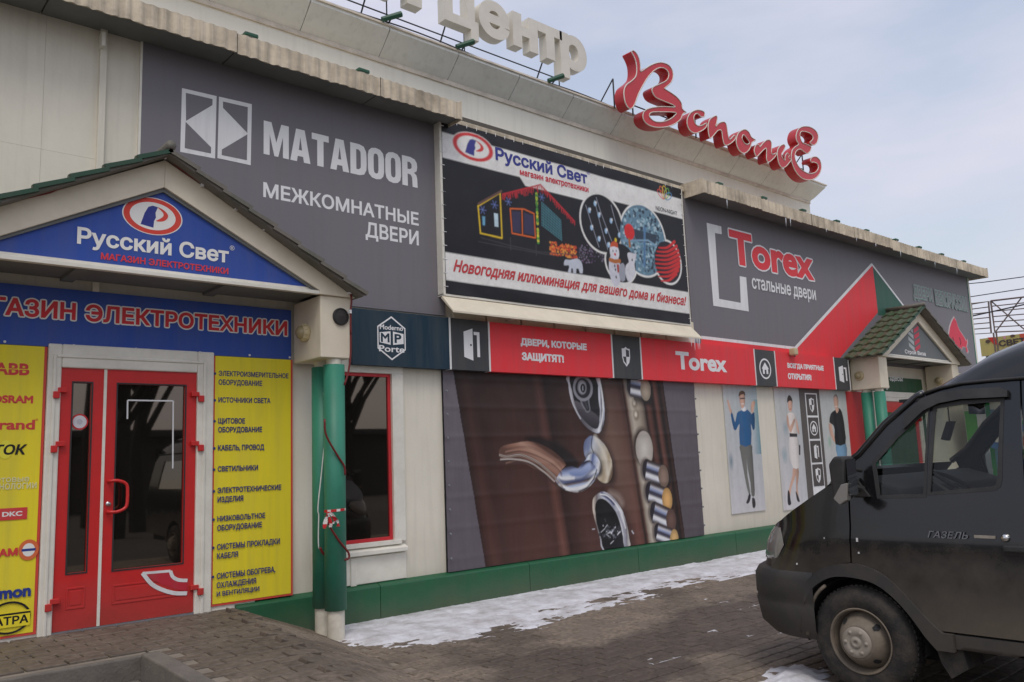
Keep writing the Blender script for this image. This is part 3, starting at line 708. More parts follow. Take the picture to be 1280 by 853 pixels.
# plinth: overhanging green sheet-metal skirting in lengths
PX = 3.25; x = PX; pl = [1.55, 2.1, 2.0, 2.3, 2.2, 2.4, 2.4, 1.0]; i = 0
while x < 15.3:
    x1 = x+pl[i % 8]; i += 1
    mb = MB()
    a = .004
    def P_(xx): 
        zb = ramp_z(xx, -.1)-.03; return [(xx, .0, .385), (xx, -.075, .36), (xx, -.085, .345), (xx, -.085, min(zb, .34)-.02)]
    n = 10; cols = [P_(x+a+(x1-x-2*a)*k/n) for k in range(n+1)]
    mb.grid([[c_[q] for c_ in cols] for q in range(4)])
    mb.add(cols[0]+[(x+a, 0, -.1)], [(0, 1, 2, 3, 4)]); mb.add(cols[-1]+[(x1-a, 0, -.1)], [(4, 3, 2, 1, 0)])
    mb.out('plinth_panel', 'plinth', bld)
    x = x1
MB().box(PX, 22.05, -.07, .03, -.2, .34).out('plinth_core', 'plinth', bld)
MB().box(XL, PX+.2, -.035, .0, .30, .40).out('base_board', 'trim', bld, bevel=.004)

# cream ribbed panels between the banner and the sign band, under the sloping ledge
xb = [(5.886,3.321)][0][0]; xe = [(10.575,3.319)][0][0]; pts = [[(6.39,3.332)][0][0], [(6.964,3.347)][0][0], [(7.544,3.36)][0][0], [(8.136,3.354)][0][0], [(8.713,3.343)][0][0], [(9.861,3.311)][0][0], [(9.285,3.347)][0][0]]
ed = sorted([xb]+pts+[xe])
for a, b in zip(ed, ed[1:]): MB().box(a+.012, b-.012, -.045, -.002, 3.2, 3.62).out('rib_panel', 'box_cream', bld, bevel=.006)

# ------------------------------------------------------------------ window beside the porch
wn = thing('shop_window', 'tall dark shop window with thin red frame behind the green columns', 'window', (WIN[0]+.4, 0, WIN[1]))
x0, z0, x1, z1 = WIN
mb = MB(); t_ = .035
mb.box(x0, x1, -.012, .03, z1-t_, z1); mb.box(x0, x1, -.012, .03, z0, z0+t_); mb.box(x0, x0+t_, -.012, .03, z0+t_, z1-t_); mb.box(x1-t_, x1, -.012, .03, z0+t_, z1-t_); mb.out('frame', 'red_frame', wn, bevel=.003)
MB().box(x0+t_, x1-t_, .008, .014, z0+t_, z1-t_).out('pane', 'door_glass', wn)
mb = MB(); TW = .15
mb.box(x0-.15, x1+TW, -.045, .0, z1, z1+.20); mb.box(x1+.002, x1+TW, -.045, .0, z0-.02, z1); mb.out('surround', 'trim', wn, bevel=.006)
mb = MB(); mb.box(x0-.15, x1+.09, -.05, 0, z0-.05, z0-.002); mb.out('inner_sill', 'trim', wn, bevel=.004)
mb = MB(); mb.add([(x0-.2, 0, z0-.05), (x1+TW, 0, z0-.05), (x1+TW, -.075, z0-.085), (x0-.2, -.075, z0-.085), (x0-.2, -.075, z0-.125), (x1+TW, -.075, z0-.125), (x0-.2, 0, z0-.14), (x1+TW, 0, z0-.14)], [(0, 1, 2, 3), (3, 2, 5, 4), (4, 5, 7, 6), (0, 3, 4, 6), (1, 7, 5, 2)]); mb.out('sill', 'trim', wn, bevel=.004)
MB().box(x0-.2, x1+.16, -.018, 0, .39, z0-.145).out('apron', 'trim', wn, bevel=.003)
MB().box([(4.486,0.499)][0][0], [(4.553,0.492)][0][0], -.03, -.018, .38, z0-.15).out('conduit', 'trim', wn, bevel=.003)

# ------------------------------------------------------------------ doors
def door_set(r, label, leafs, mats, detail=True):
    x0, z0, x1, z1 = r
    t = thing('entrance_door', label, 'door', ((x0+x1)/2, 0, z0))
    fw = .105; mb = MB()
    mb.box(x0, x0+fw, -.07, .04, z0, z1); mb.box(x1-fw-.05, x1, -.07, .04, z0, z1); mb.box(x0+fw, x1-fw-.05, -.07, .04, z1-.20, z1)
    mb.out('frame', 'trim', t, bevel=.012)
    mb = MB(); mb.box(x0+fw*.35, x0+fw*.6, -.082, -.07, z0, z1-.09); mb.box(x1-fw-.0, x1-fw+.03, -.082, -.07, z0, z1-.09); mb.box(x0+fw*.6, x1-fw, -.082, -.07, z1-.115, z1-.09); mb.out('frame_moulding', 'trim', t, bevel=.006)
    return t
dr = door_set(DOOR1, 'double red entrance door with dark glass under the gabled porch', None, None)
DR = (1.707,1.457,2.865,2.519); DZ1 = [(2.322,2.53)][0][1]; DZ0 = .365
XM = [(2.074,1.436)][0][0]
def leaf(name, x0, x1, g, inset, parent, label):
    gx0, gz0, gx1, gz1 = g
    mb = MB()
    for r in cut((x0, DZ0, x1, DZ1), [g]): mb.box(r[0], r[2], -.045, .0, r[1], r[3])
    lf = mb.out(name, 'door_red', parent, label=label)
    MB().box(gx0, gx1, -.018, -.012, gz0, gz1).out('pane', 'door_glass', lf)
    mb = MB(); t_ = .012
    mb.box(gx0-t_, gx1+t_, -.049, -.0455, gz1, gz1+t_); mb.box(gx0-t_, gx1+t_, -.049, -.0455, gz0-t_, gz0); mb.box(gx0-t_, gx0, -.049, -.0455, gz0, gz1); mb.box(gx1, gx1+t_, -.049, -.0455, gz0, gz1); mb.out('gasket', 'black_plastic', lf)
    a0, b0, a1, b1 = inset; mb = MB(); e = .014
    mb.box(a0, a1, -.050, -.0455, b1-e, b1); mb.box(a0, a1, -.050, -.0455, b0, b0+e); mb.box(a0, a0+e, -.050, -.0455, b0+e, b1-e); mb.box(a1-e, a1, -.050, -.0455, b0+e, b1-e); mb.box(a0+.03, a1-.03, -.049, -.0455, b0+.03, b1-.03)
    mb.out('lower_panel', 'door_red', lf, bevel=.002)
    return lf
g1 = (1.823,1.45,1.967,1.442); g1 = (g1[0], [(1.825,0.819)][0][1], g1[2], [(1.876,2.398)][0][1]); g2 = ([(2.179,1.566)][0][0], [(2.188,0.806)][0][1], [(2.763,1.541)][0][0], 0); g2 = (g2[0], g2[1], g2[2], [(2.461,2.397)][0][1])
i1 = (1.83,0.529,1.965,0.702); i2 = (2.191,0.522,2.774,0.683); i1 = (g1[0], i1[1], g1[2], i1[3]); i2 = (g2[0], i2[1], g2[2], i2[3])
l1 = leaf('door_leaf', DR[0], XM-.006, g1, i1, dr, 'narrow left leaf with a round sticker on its pane')
l2 = leaf('door_leaf', XM+.006, DR[2], g2, i2, dr, 'wide right leaf with curved handle')
MB().box(XM-.012, XM+.012, -.052, -.0455, DZ0, DZ1).out('meeting_strip', 'trim', l2)
mb = MB()
mb.box(DR[0]-.02, DR[2]+.03, -.06, .02, .335, .362); mb.out('threshold', 'steel_grey', dr)
hx = [(2.125,1.551)][0][0]; hz1 = [(2.125,1.558)][0][1]; hz0 = [(2.121,1.298)][0][1]
path = smooth_path([(hx, -.045, hz1), (hx, -.10, hz1), (hx+.06, -.12, hz1), (hx+.125, -.12, hz1-.035), (hx+.135, -.12, hz1-.12), (hx+.135, -.12, hz0+.12), (hx+.125, -.12, hz0+.035), (hx+.06, -.12, hz0), (hx, -.10, hz0), (hx, -.045, hz0)], 5)
MB().tube(path, .014, 10).out('handle', 'door_red', l2, smooth=True)
MB().lathe([(0, -.012), (.02, -.012), (.022, 0)], ([(2.126,1.364)][0][0], -.045, [(2.126,1.364)][0][1]), (0, 1, 0), 16).out('lock', 'chrome', l2, smooth=True)
for (hx_, hz_), par in (([(1.735,2.309)][0], l1), ([(1.733,1.86)][0], l1), ([(1.737,0.59)][0], l1), ([(2.846,2.3)][0], l2), ([(2.849,1.846)][0], l2), ([(2.865,0.56)][0], l2)):
    s = -1 if par is l1 else 1
    mb = MB(); mb.box(hx_-.036, hx_+.036, -.085, -.0455, hz_-.0+(.0 if s < 0 else .0), hz_+.042); mb.box(hx_+s*.05-.024, hx_+s*.05+.026, -.10, -.06, hz_-.05, hz_+.008); mb.out('hinge', 'door_red', par, bevel=.005)
st = Print(-.0195); cx, cz = [(1.887,2.067)][0]; r_ = .068
st.ell(cx, cz, r_, r_, S(200, 40, 50)); st.ell(cx, cz, r_*.8, r_*.8, S(215, 215, 220)); st.ell(cx, cz, r_*.35, r_*.35, S(190, 190, 198)); st.out('sticker', 'print', l1, col=True)
tp = Print(-.0195); tw = .013; WH = S(225, 225, 225)
A, B, C_, D_ = [(2.271,2.093),(2.269,2.258),(2.664,2.259),(2.671,1.647)]
tp.line([A, B], tw, WH); tp.line([B, C_], tw, WH); tp.line([C_, D_], tw, WH); tp.out('white_tape', 'print', l2, col=True)
dc = Print(-.0505)
dc.poly([(2.444,0.743),(2.652,0.74),(2.7,0.668),(2.81,0.631),(2.811,0.552),(2.706,0.582),(2.582,0.642),(2.501,0.692)], S(190, 45, 60), 0)
dc.line([(2.42,0.754),(2.539,0.75),(2.658,0.747)], .022, WH); dc.line([(2.658,0.747),(2.679,0.695),(2.73,0.661),(2.809,0.647)], .030, WH, 4); dc.line([(2.42,0.758),(2.501,0.652),(2.604,0.587),(2.707,0.549),(2.807,0.536)], .034, WH, 4)
dc.out('arc_decal', 'print', l2, col=True)
# second porch door
d2 = door_set(DOOR2, 'red entrance door with dark glass under the far small porch', None, None)
mb = MB(); a0, b0, a1, b1 = DOOR2[0]+.1, .12, DOOR2[2]-.15, DOOR2[3]-.2; gg = (a0+.16, .8, a1-.16, b1-.22)
for r in cut((a0, b0, a1, b1), [gg]): mb.box(r[0], r[2], -.04, .01, r[1], r[3])
lf = mb.out('door_leaf', 'door_red', d2); MB().box(gg[0], gg[2], -.018, -.012, gg[1], gg[3]).out('pane', 'door_glass', lf)
for zz in (2.1, .7): MB().box(a1-.03, a1+.05, -.09, -.04, zz, zz+.13).out('hinge', 'door_red', lf, bevel=.004)

# ------------------------------------------------------------------ gabled porches
def tile_mesh(wd=.19, ln=.30):
    mb = MB(); rows = []
    for s in range(5):
        u = s/4; row = []
        for k in range(9):
            v = k/8; h = .016*sin(v*2*pi)+.030*(u)+.004
            row.append((-wd/2+wd*v*1.06, u*ln, h))          # local: x across, y down the slope, z up
        rows.append(row)
    rows.append([(p[0], p[1], p[2]-.028) for p in rows[-1]])
    mb.grid(rows); me = bpy.data.meshes.new('roof_tile'); me.from_pydata(mb.v, [], mb.f); me.materials.append(MAT['tile_green']); me.polygons.foreach_set('use_smooth', [True]*len(me.polygons)); return me
TM = tile_mesh()
def porch(label, x0, x1, xa, za, zb, z_box, yf, yr, xe0, xe1, ze, tag):
    """x0..x1 outer faces of the pillars, xa/za roof apex, zb underside of the gable, yf front plane, yr roof front"""
    t = thing('entrance_porch', label, 'porch', (xa, 0, 0))
    pwid = .335
    for s, (a, b) in ((0, (x0, x0+pwid)), (1, (x1-pwid, x1))):
        MB().box(a, b, yf, -.055, z_box, zb-.003).out('pillar_box', 'box_cream', t, bevel=.008)
    # gable board with triangular recess
    th = (za-zb)/(xa-x0-.0); ins_z = .10
    apex_b = za-.075
    sl_ = (apex_b-(zb+.05))/(xa-x0)
    outer = [(x0-.02, zb), (x1+.02, zb), (x1+.05, zb+.06), (xa, apex_b), (x0-.05, zb+.06)]
    bw = .30
    # three boards: two rakes, one bottom strip
    ix0, ix1 = x0+bw*1.18, x1-bw*1.18; iz = zb+.035; ia = apex_b-.245
    mb = MB(); mb.prism([(x0-.05, zb), (ix0, zb), (ix0, iz), (xa, ia), (xa, apex_b), (x0-.05, zb+.06)], yf-.03, yf+.03); mb.out('rake_board', 'box_cream', t, bevel=.004)
    mb = MB(); mb.prism([(x1+.05, zb), (x1+.05, zb+.06), (xa+.001, apex_b), (xa+.001, ia), (ix1, iz), (ix1, zb)], yf-.03, yf+.03); mb.out('rake_board', 'box_cream', t, bevel=.004)
    MB().box(ix0+.001, ix1-.001, yf-.025, yf+.03, zb+.0, iz).out('gable_rail', 'trim', t, bevel=.003)
    mb = MB()
    for a, b in (((ix0, iz), (xa, ia)), ((ix1, iz), (xa, ia))):
        d = Vector((b[0]-a[0], b[1]-a[1])).normalized(); nrm = Vector((-d.y, d.x)) if a[0] > b[0] else Vector((d.y, -d.x))
        q = [(a[0], a[1]), (b[0], b[1]), (b[0]+0, b[1]-.035), (a[0]-nrm.x*0+(.05 if a[0] < xa else -.05), a[1])]
        mb.prism(q, yf-.006, yf+.02)
    mb.out('recess_trim', 'soffit', t)
    # ceiling of the porch
    mb = MB(); mb.box(x0+pwid, x1-pwid, yf+.035, -.06, zb+.02, zb+.05); mb.out('ceiling', 'soffit', t)
    for k in range(1, 3):
        xx = x0+(x1-x0)*k/3; MB().box(xx-.05, xx+.05, yf+.035, -.06, zb-.005, zb+.018).out('ceiling_batten', 'soffit', t)
    # roof sheets and tiles
    for s in (-1, 1):
        ex = xe0 if s < 0 else xe1
        top = Vector((xa, 0, za)); bot = Vector((ex, 0, ze)); d = (bot-top); ln = d.length; d.normalize(); nr = Vector((-d.z*s, 0, abs(d.x)))
        nr = Vector((abs(d.z)*s, 0, abs(d.x)))
        v = []
        for y_ in (yr, .0):
            v += [tuple(top+Vector((0, y_, 0))-nr*.03), tuple(bot+Vector((0, y_, 0))-nr*.03), tuple(bot+Vector((0, y_, 0))-nr*.055), tuple(top+Vector((0, y_, 0))-nr*.055)]
        sh = MB().add(v, [(0, 1, 2, 3), (7, 6, 5, 4), (0, 4, 5, 1), (2, 6, 7, 3), (1, 5, 6, 2), (0, 3, 7, 4)]).out('roof_slope', 'rtile', t)
        nrow = max(3, round(ln/.29)); step = ln/nrow; ncol = 4 if abs(yr) < .85 else 5; cwid = (abs(yr)-.0)/ncol
        for r in range(nrow):
            for c in range(ncol):
                o = bpy.data.objects.new('roof_tile', TM); COL.objects.link(o); o.parent = sh
                p = top+d*(step*r)-nr*.028
                X_ = Vector((0, 1, 0)); Yv = d; Zv = nr
                M = Matrix(((X_.x, Yv.x, Zv.x, 0), (X_.y, Yv.y, Zv.y, 0), (X_.z, Yv.z, Zv.z, 0), (0, 0, 0, 1)))
                M = Matrix.Translation(Vector((p.x, yr+cwid*(c+.5), p.z))-wloc(t)) @ M @ Matrix.Diagonal((cwid/.19, step*1.04/.30, 1, 1))
                o.matrix_local = M
        # verge strip along the front edge
        mb = MB()
        for r in range(nrow):
            v = []; pa, pb = top+d*(step*r), top+d*(step*(r+1)+.02)
            for y_ in (yr-.02-.001*r, yr+.02): v += [tuple(pa+Vector((0, y_, 0))-nr*.018), tuple(pb+Vector((0, y_, 0))+nr*.012), tuple(pb+Vector((0, y_, 0))-nr*.026), tuple(pa+Vector((0, y_, 0))-nr*.050)]
            mb.add(v, [(0, 1, 2, 3), (7, 6, 5, 4), (0, 4, 5, 1), (2, 6, 7, 3), (1, 5, 6, 2), (0, 3, 7, 4)])
        mb.out('verge', 'rtile' if s > 0 else 'tile_edge', t)
    MB().tube([(xa, yr-.02, za+.012), (xa, .0, za+.012)], .045, 8).out('ridge_cap', 'rtile', t, smooth=True)
    # bulkhead lamps on the pillar boxes
    return t
def bulkhead(x, y, z, ax, label, r=.085):
    t = thing('bulkhead_lamp', label, 'lamp', (x, y, z)); a = Vector(ax)
    MB().lathe([(0, 0), (r, 0), (r*1.02, .02), (r*.95, .05), (r*.78, .06)], (x, y, z), ax, 28).out('housing', 'lamp_cream', t, smooth=True)
    MB().lathe([(r*.8, .055), (r*.7, .085), (r*.4, .105), (0, .112)], (x, y, z), ax, 28).out('lens', 'lamp_glass', t, smooth=True)
    m_ = MB()
    for k in range(12):
        an = 2*pi*k/12; b1 = a.orthogonal().normalized(); b2 = a.cross(b1)
        d_ = b1*cos(an)+b2*sin(an); p0 = Vector((x, y, z))+d_*r*1.0; m_.tube([p0+a*.005, p0+a*.045, p0-d_*r*.2+a*.062], .005, 5)
    m_.out('cage', 'lamp_cream', t); return t
p1 = porch('large gabled porch with green tiled roof over the double red door', .51, 4.175, 2.34, [(2.299,4.374)][0][1], 3.265, 2.655, -.62, -.78, .33, [(4.249,3.284)][0][0], [(4.249,3.284)][0][1]+.02, 1)
p2 = porch('distant porch with mossy tiled roof and grey gable', 15.42, 19.12, 17.27, 4.40, 3.28, 2.68, -.62, -.80, 15.18, 19.32, 3.30, 2)
bulkhead(3.84, -.33, 2.93, (-1, 0, 0), 'round cream bulkhead lamp on the inner face of the near right pillar')
bulkhead(15.42, [(-0.227,2.944)][0][0], [(-0.227,2.944)][0][1], (-1, 0, 0), 'round bulkhead lamp on the left outer face of the far porch')
bulkhead(18.78, -.33, 2.95, (-1, 0, 0), 'round bulkhead lamp on the inner right face of the far porch')
t = thing('loudspeaker', 'flat round dark loudspeaker on the front of the near pillar box', 'loudspeaker', (4.06, -.62, 3.07))
MB().lathe([(.086, 0), (.086, .02), (.078, .026)], (4.055, -.62, 3.065), (0, -1, 0), 32).out('rim', 'black_plastic', t, smooth=True)
MB().lathe([(.078, .018), (.04, .022), (.016, .03), (0, .031)], (4.055, -.62, 3.065), (0, -1, 0), 32).out('grille', 'speaker', t, smooth=True)
# columns: green sleeved tubes on white pipe stubs
def column(x, y, z0, z1, label, sl=.27, r=.103, top=.06):
    t = thing('porch_column', label, 'column', (x, y, z0), 'tubular columns under the porches')
    MB().lathe([(r*.80, -.02), (r*.80, sl+.03)], (x, y, z0), (0, 0, 1), 24).out('pipe_foot', 'pipe_white', t, smooth=True)
    MB().lathe([(r*.8, sl), (r, sl), (r, z1-z0-top), (r*.8, z1-z0-top)], (x, y, z0), (0, 0, 1), 28).out('sleeve', 'tube_green', t, smooth=True)
    MB().lathe([(r*.74, z1-z0-top-.01), (r*.74, z1-z0)], (x, y, z0), (0, 0, 1), 24).out('pipe_top', 'pipe_white', t, smooth=True)
    return t
column(4.03, -.53, 0, 2.655, 'front green column of the near porch, tied with red and white tape')
column(4.03, -.29, .0, 2.655, 'rear green column of the near porch, half hidden by the front one')
column(15.54, -.27, .0, 2.68, 'left rear green column under the far porch')
column(15.54, -.52, 0, 2.68, 'left front green column under the far porch')
# ------------------------------------------------------------------ cable and tape on the porch
CB = []
t = thing('string_cable', 'dark red cable clipped along the near gable and hanging down the green columns', 'cable', (4.18, -.66, 2.6))
pts = [(1.121,3.699),(1.3,3.768),(1.454,3.838),(1.645,3.969),(1.81,4.069),(1.991,4.17),(2.16,4.276),(2.271,4.32)]+[(2.347,4.325),(2.464,4.243),(2.663,4.142),(2.786,4.074),(2.974,3.975),(3.162,3.872)]+[(3.248,3.827),(3.387,3.762),(3.535,3.681),(3.758,3.556),(3.951,3.449),(4.075,3.361),(4.145,3.317)]
MB().tube([(a, -.665, b) for a, b in pts], .011, 6).out('cable', 'cable_red', t, smooth=True)
pts2 = [(3.733,3.868)][:0]+[(4.148,3.318),(4.157,3.223),(4.145,3.12),(4.142,2.883)]+[(4.143,2.946),(4.14,2.699),(4.113,2.52),(4.067,2.387)]
MB().tube([(a, -.665, b) for a, b in smooth_path(pts2, 3)], .010, 6).out('cable', 'cable_red', t, smooth=True)
pts3 = [(3.864,2.06),(3.87,1.932),(3.922,1.825),(4.017,1.684),(4.069,1.608),(4.078,1.522)]
MB().tube([(a, -.645, b) for a, b in smooth_path(pts3, 3)], .010, 6).out('cable', 'cable_red', t, smooth=True)
pts4 = [(3.887,1.102),(3.929,1.023),(4.015,0.902),(4.102,0.799),(4.109,0.744),(4.064,0.731)]
MB().tube([(a, -.645, b) for a, b in smooth_path(pts4, 3)], .010, 6).out('cable', 'cable_red', t, smooth=True)
pts5 = [(3.922,0.849),(3.947,0.802),(3.989,0.761)]
MB().tube([(a, -.43, b) for a, b in smooth_path(pts5, 3)], .012, 6).out('cable', 'cable_red', t, smooth=True)
for a, b in [(1.987,4.165),(1.641,3.964),(2.332,4.323),(2.658,4.133),(2.968,3.97)]+[(2.975,3.971),(3.241,3.823),(3.528,3.676),(3.75,3.551),(4.136,3.313),(4.134,3.116)]: MB().box(a-.012, a+.012, -.685, -.648, b-.018, b+.018).out('clip', 'white_plain', t)
t = thing('white_wire', 'thin white wire hanging between the two near green columns', 'wire', (3.95, -.4, .8))
MB().tube([(a, -.43, b) for a, b in smooth_path([(3.974,2.573),(3.982,2.405),(3.972,2.316),(3.985,2.162),(3.984,1.898),(3.958,1.681),(3.932,1.466),(3.912,1.317),(3.902,1.191)]+[(3.911,1.15),(3.905,0.951),(3.909,0.84)], 3)], .006, 5).out('wire', 'white_plain', t, smooth=True)
t = thing('barrier_tape', 'red and white barrier tape knotted round the front green column', 'tape', (4.03, -.64, .9))
kx, kz = [(3.898,1.189)][0]
mb = MB(); n = 14
for k in range(n):
    a0 = pi*.95+k*.17; a1 = a0+.17
    h = .012
    z0 = kz+.012*k/n
    q = [(4.03+.108*cos(a0), -.53+.108*sin(a0), z0-h), (4.03+.108*cos(a1), -.53+.108*sin(a1), z0-h+.001), (4.03+.108*cos(a1), -.53+.108*sin(a1), z0+h+.001), (4.03+.108*cos(a0), -.53+.108*sin(a0), z0+h)]
    mb.add(q, [(0, 1, 2, 3)], [S(200, 30, 40) if k % 5 < 3 else S(225, 220, 215)])
mb.out('loop', 'print', t, col=True)
for pth, cs in (([(3.887,1.19),(3.862,1.127),(3.846,1.041)], (1, 0)), ([(3.887,1.19),(3.901,1.124),(3.91,1.047)], (0, 0)), ([(3.894,1.183),(3.944,1.136),(3.986,1.089),(3.99,1.049)], (0, 1)), ([(3.887,1.19),(3.919,1.173),(3.956,1.109),(3.926,1.078)], (1, 0))):
    mb = MB(); p = smooth_path(pth, 4)
    for i in range(len(p)-1):
        a, b = p[i], p[i+1]; w_ = .014; tw_ = .012*sin(i*.9)
        mb.add([(a[0]-w_, -.655-tw_, a[1]), (a[0]+w_, -.665+tw_, a[1]), (b[0]+w_, -.665+tw_, b[1]), (b[0]-w_, -.655-tw_, b[1])], [(0, 1, 2, 3)], [S(200, 30, 40) if (i//3+cs[0]) % 2 else S(225, 220, 215)])
    mb.out('tape_end', 'print', t, col=True)

# ------------------------------------------------------------------ signs
GREY = S(116, 113, 118, 1.12); WHT = S(236, 236, 234, 1.05); RED = (.85, .045, .058, 1); DGREY = S(72, 74, 76, .9); NAVY = S(24, 52, 68, 1.0)
BLUE = S(48, 78, 158, 1.1); YEL = (.86, .71, .03, 1); ORR = (.68, .07, .05, 1)
def sign(name, label, cat, x, z, y=-.03): return thing(name, label, cat, (x, y, z))
def panel(parent, r, y, m, col=None, th=.03, name='panel'):
    mb = MB(); mb.box(r[0], r[2], y, y+th, r[1], r[3], col); return mb.out(name, m, parent, col=col is not None, bevel=0)
ZT, ZB = 5.652, [(5.147,3.316)][0][1]
# grey sign with the door emblem
s = sign('wall_sign', 'large grey sign with split white door emblem and heavy white lettering', 'sign', 3.5, ZB)
gx0, gx1 = [(2.316,5.112)][0][0], [(5.784,4.732)][0][0]
panel(s, (gx0, ZB, gx1, ZT), -.03, 'print', GREY, .028)
e = Print(-.0305)
e.poly([(2.686,5.292),(3.026,5.301),(3.018,4.651),(2.68,4.645)], WHT); e.poly([(2.723,5.253),(2.986,5.259),(2.984,5.195),(2.73,4.968)], GREY); e.poly([(2.726,4.958),(2.977,4.757),(2.977,4.693),(2.722,4.691)], GREY)
e.poly([(3.049,5.302),(3.391,5.312),(3.383,4.658),(3.041,4.66)], WHT); e.poly([(3.09,5.261),(3.348,5.269),(3.345,4.991),(3.091,5.195)], GREY); e.poly([(3.345,4.977),(3.342,4.702),(3.083,4.7),(3.085,4.758)], GREY)
e.out('emblem', 'print', s, col=True)
e = Print(-.031); r = (3.519,4.81,5.43,5.17)
def condensed(e, word, r, col, y):
    """heavy narrow capitals drawn as shapes"""
    G = {'M': (1.18, [[(0, 0), (0, 1), (.36, 1), (.59, .42), (.82, 1), (1.18, 1), (1.18, 0), (.90, 0), (.90, .62), (.68, 0), (.50, 0), (.28, .62), (.28, 0)]], []),
         'A': (.98, [[(0, 0), (.28, 1), (.70, 1), (.98, 0), (.66, 0), (.62, .17), (.36, .17), (.32, 0)]], [[(.41, .36), (.57, .36), (.49, .76)]]),
         'T': (.86, [[(.27, 0), (.27, .8), (0, .8), (0, 1), (.86, 1), (.86, .8), (.59, .8), (.59, 0)]], []),
         'D': (.88, [[(0, 0), (0, 1), (.5, 1), (.74, .95), (.86, .8), (.88, .6), (.88, .4), (.86, .2), (.74, .05), (.5, 0)]], [[(.32, .18), (.45, .18), (.55, .24), (.56, .35), (.56, .65), (.55, .76), (.45, .82), (.32, .82)]]),
         'O': (.90, [[(.45, -.015), (.2, .02), (.05, .12), (0, .28), (0, .72), (.05, .88), (.2, .98), (.45, 1.015), (.7, .98), (.85, .88), (.9, .72), (.9, .28), (.85, .12), (.7, .02)]], [[(.45, .17), (.55, .2), (.58, .3), (.58, .7), (.55, .8), (.45, .83), (.35, .8), (.32, .7), (.32, .3), (.35, .2)]]),
         'R': (.92, [[(0, 0), (0, 1), (.5, 1), (.76, .95), (.88, .84), (.9, .7), (.86, .56), (.7, .49), (.84, .42), (.89, .3), (.9, 0), (.6, 0), (.58, .32), (.5, .4), (.32, .42), (.32, 0)]], [[(.32, .58), (.45, .58), (.56, .63), (.56, .76), (.46, .82), (.32, .82)]])}
    tot = sum(G[c][0] for c in word)+.07*(len(word)-1); x = 0; x0, z0, x1, z1 = r
    for c in word:
        wd, outs, holes = G[c]; F = lambda p: (x0+(x+p[0])/tot*(x1-x0), z0+p[1]*(z1-z0))
        V, T_ = fill([[F(p) for p in (o if sum(o[i][0]*o[(i+1) % len(o)][1]-o[(i+1) % len(o)][0]*o[i][1] for i in range(len(o))) > 0 else o[::-1])] for o in outs]+[[F(p) for p in (o[::-1] if sum(o[i][0]*o[(i+1) % len(o)][1]-o[(i+1) % len(o)][0]*o[i][1] for i in range(len(o))) > 0 else o)] for o in holes])
        e.add([(a, y, b) for a, b in V], T_, col); x += wd+.07
condensed(e, 'MATADOOR', r, WHT, -.0325)
e.txt('МЕЖКОМНАТНЫЕ', (3.518,4.35,5.43,4.512), WHT, bold=.025)
e.txt('ДВЕРИ', (4.712,4.079,5.424,4.289), WHT, bold=.025)
e.out('lettering', 'lettering', s, col=True)

# bolts of light batten along the edges: thin white edge strips
MB().box(gx0-.02, gx0, -.035, 0, ZB, ZT).out('edge_strip', 'trim', s)
# grey sign on the right
s = sign('wall_sign', 'wide grey sign with open white bracket, red lettering and red and green triangle', 'sign', 15, 3.2)
rx0, rx1 = [(10.55,4.942)][0][0], [(21.829,4.586)][0][0]
RB = [(12.621,3.232)][0][1]
panel(s, (rx0, RB, rx1, ZT), -.03, 'print', GREY, .028)
MB().box(rx1-.0, rx1+.025, -.04, 0, 2.6, ZT).out('edge_strip', 'tube_green', s)
e = Print(-.0305)
wl = [(10.756,3.416),(13.517,3.388),(16.823,5.346),(18.219,4.53)]
e.poly([(10.752,3.382),(13.514,3.369),(16.844,5.338),(16.886,4.343),(15.098,3.289),(15.08,3.193),(13.216,3.128),(10.723,3.131)], RED)
e.poly([(16.868,5.341),(18.255,4.522),(18.213,4.344),(16.872,4.276)], S(50, 100, 84, .9))
zl = wl[1][1]
e.line([(wl[0][0], zl+.01), (wl[1][0], zl)], .05, WHT); e.line([wl[1], wl[2]], .06, WHT); e.line([wl[2], wl[3]], .05, WHT)
e.poly([(11.118,5.311),(11.523,5.314),(11.521,5.178),(11.33,5.172),(11.309,4.066),(11.915,4.059),(11.947,4.52),(12.14,4.52),(12.136,3.932),(11.137,3.937)], WHT)
e.out('emblem', 'print', s, col=True)
e = Print(-.033); rr = (11.726,4.741,14.452,5.135)
rr = ([(11.721,5.227)][0][0], [(12.025,4.707)][0][1], [(14.417,4.928)][0][0], [(11.731,5.301)][0][1])
outline_txt(e, 'Torex', rr, RED, WHT, .028, bold=.04)
e.txt('стальные двери', ([(12.291,4.483)][0][0], [(12.318,4.28)][0][1], [(14.403,4.523)][0][0], [(12.354,4.536)][0][1]), WHT, bold=.02)
gg_ = (.18, .30, .27, 1)
rd = ([(18.677,4.861)][0][0], [(18.707,4.787)][0][1], [(19.659,4.96)][0][0], [(18.784,5.106)][0][1]); outline_txt(e, 'ДВЕРИ', rd, GREY, S(150, 175, 165, .8), .03, bold=.03)
rd = ([(19.805,4.975)][0][0], [(19.836,4.78)][0][1], [(21.61,4.924)][0][0], [(19.923,5.111)][0][1]); outline_txt(e, 'БЕЛОРУССИИ', rd, GREY, S(150, 175, 165, .8), .03, bold=.03)
e.out('lettering', 'lettering', s, col=True)
e = Print(-.031)
bison = [(20.772,4.596),(20.573,4.463),(20.413,4.303),(20.317,4.136),(20.26,3.973),(20.469,3.854),(20.662,3.853),(20.702,3.761),(20.894,3.745),(20.955,3.843),(21.036,3.78),(21.094,3.865),(21.295,3.864),(21.328,3.743),(21.375,3.718),(21.426,3.775),(21.369,3.882),(21.45,3.996),(21.451,4.093),(21.375,4.019),(21.326,4.084),(21.186,4.184),(21.043,4.27),(20.943,4.384),(20.88,4.516)]
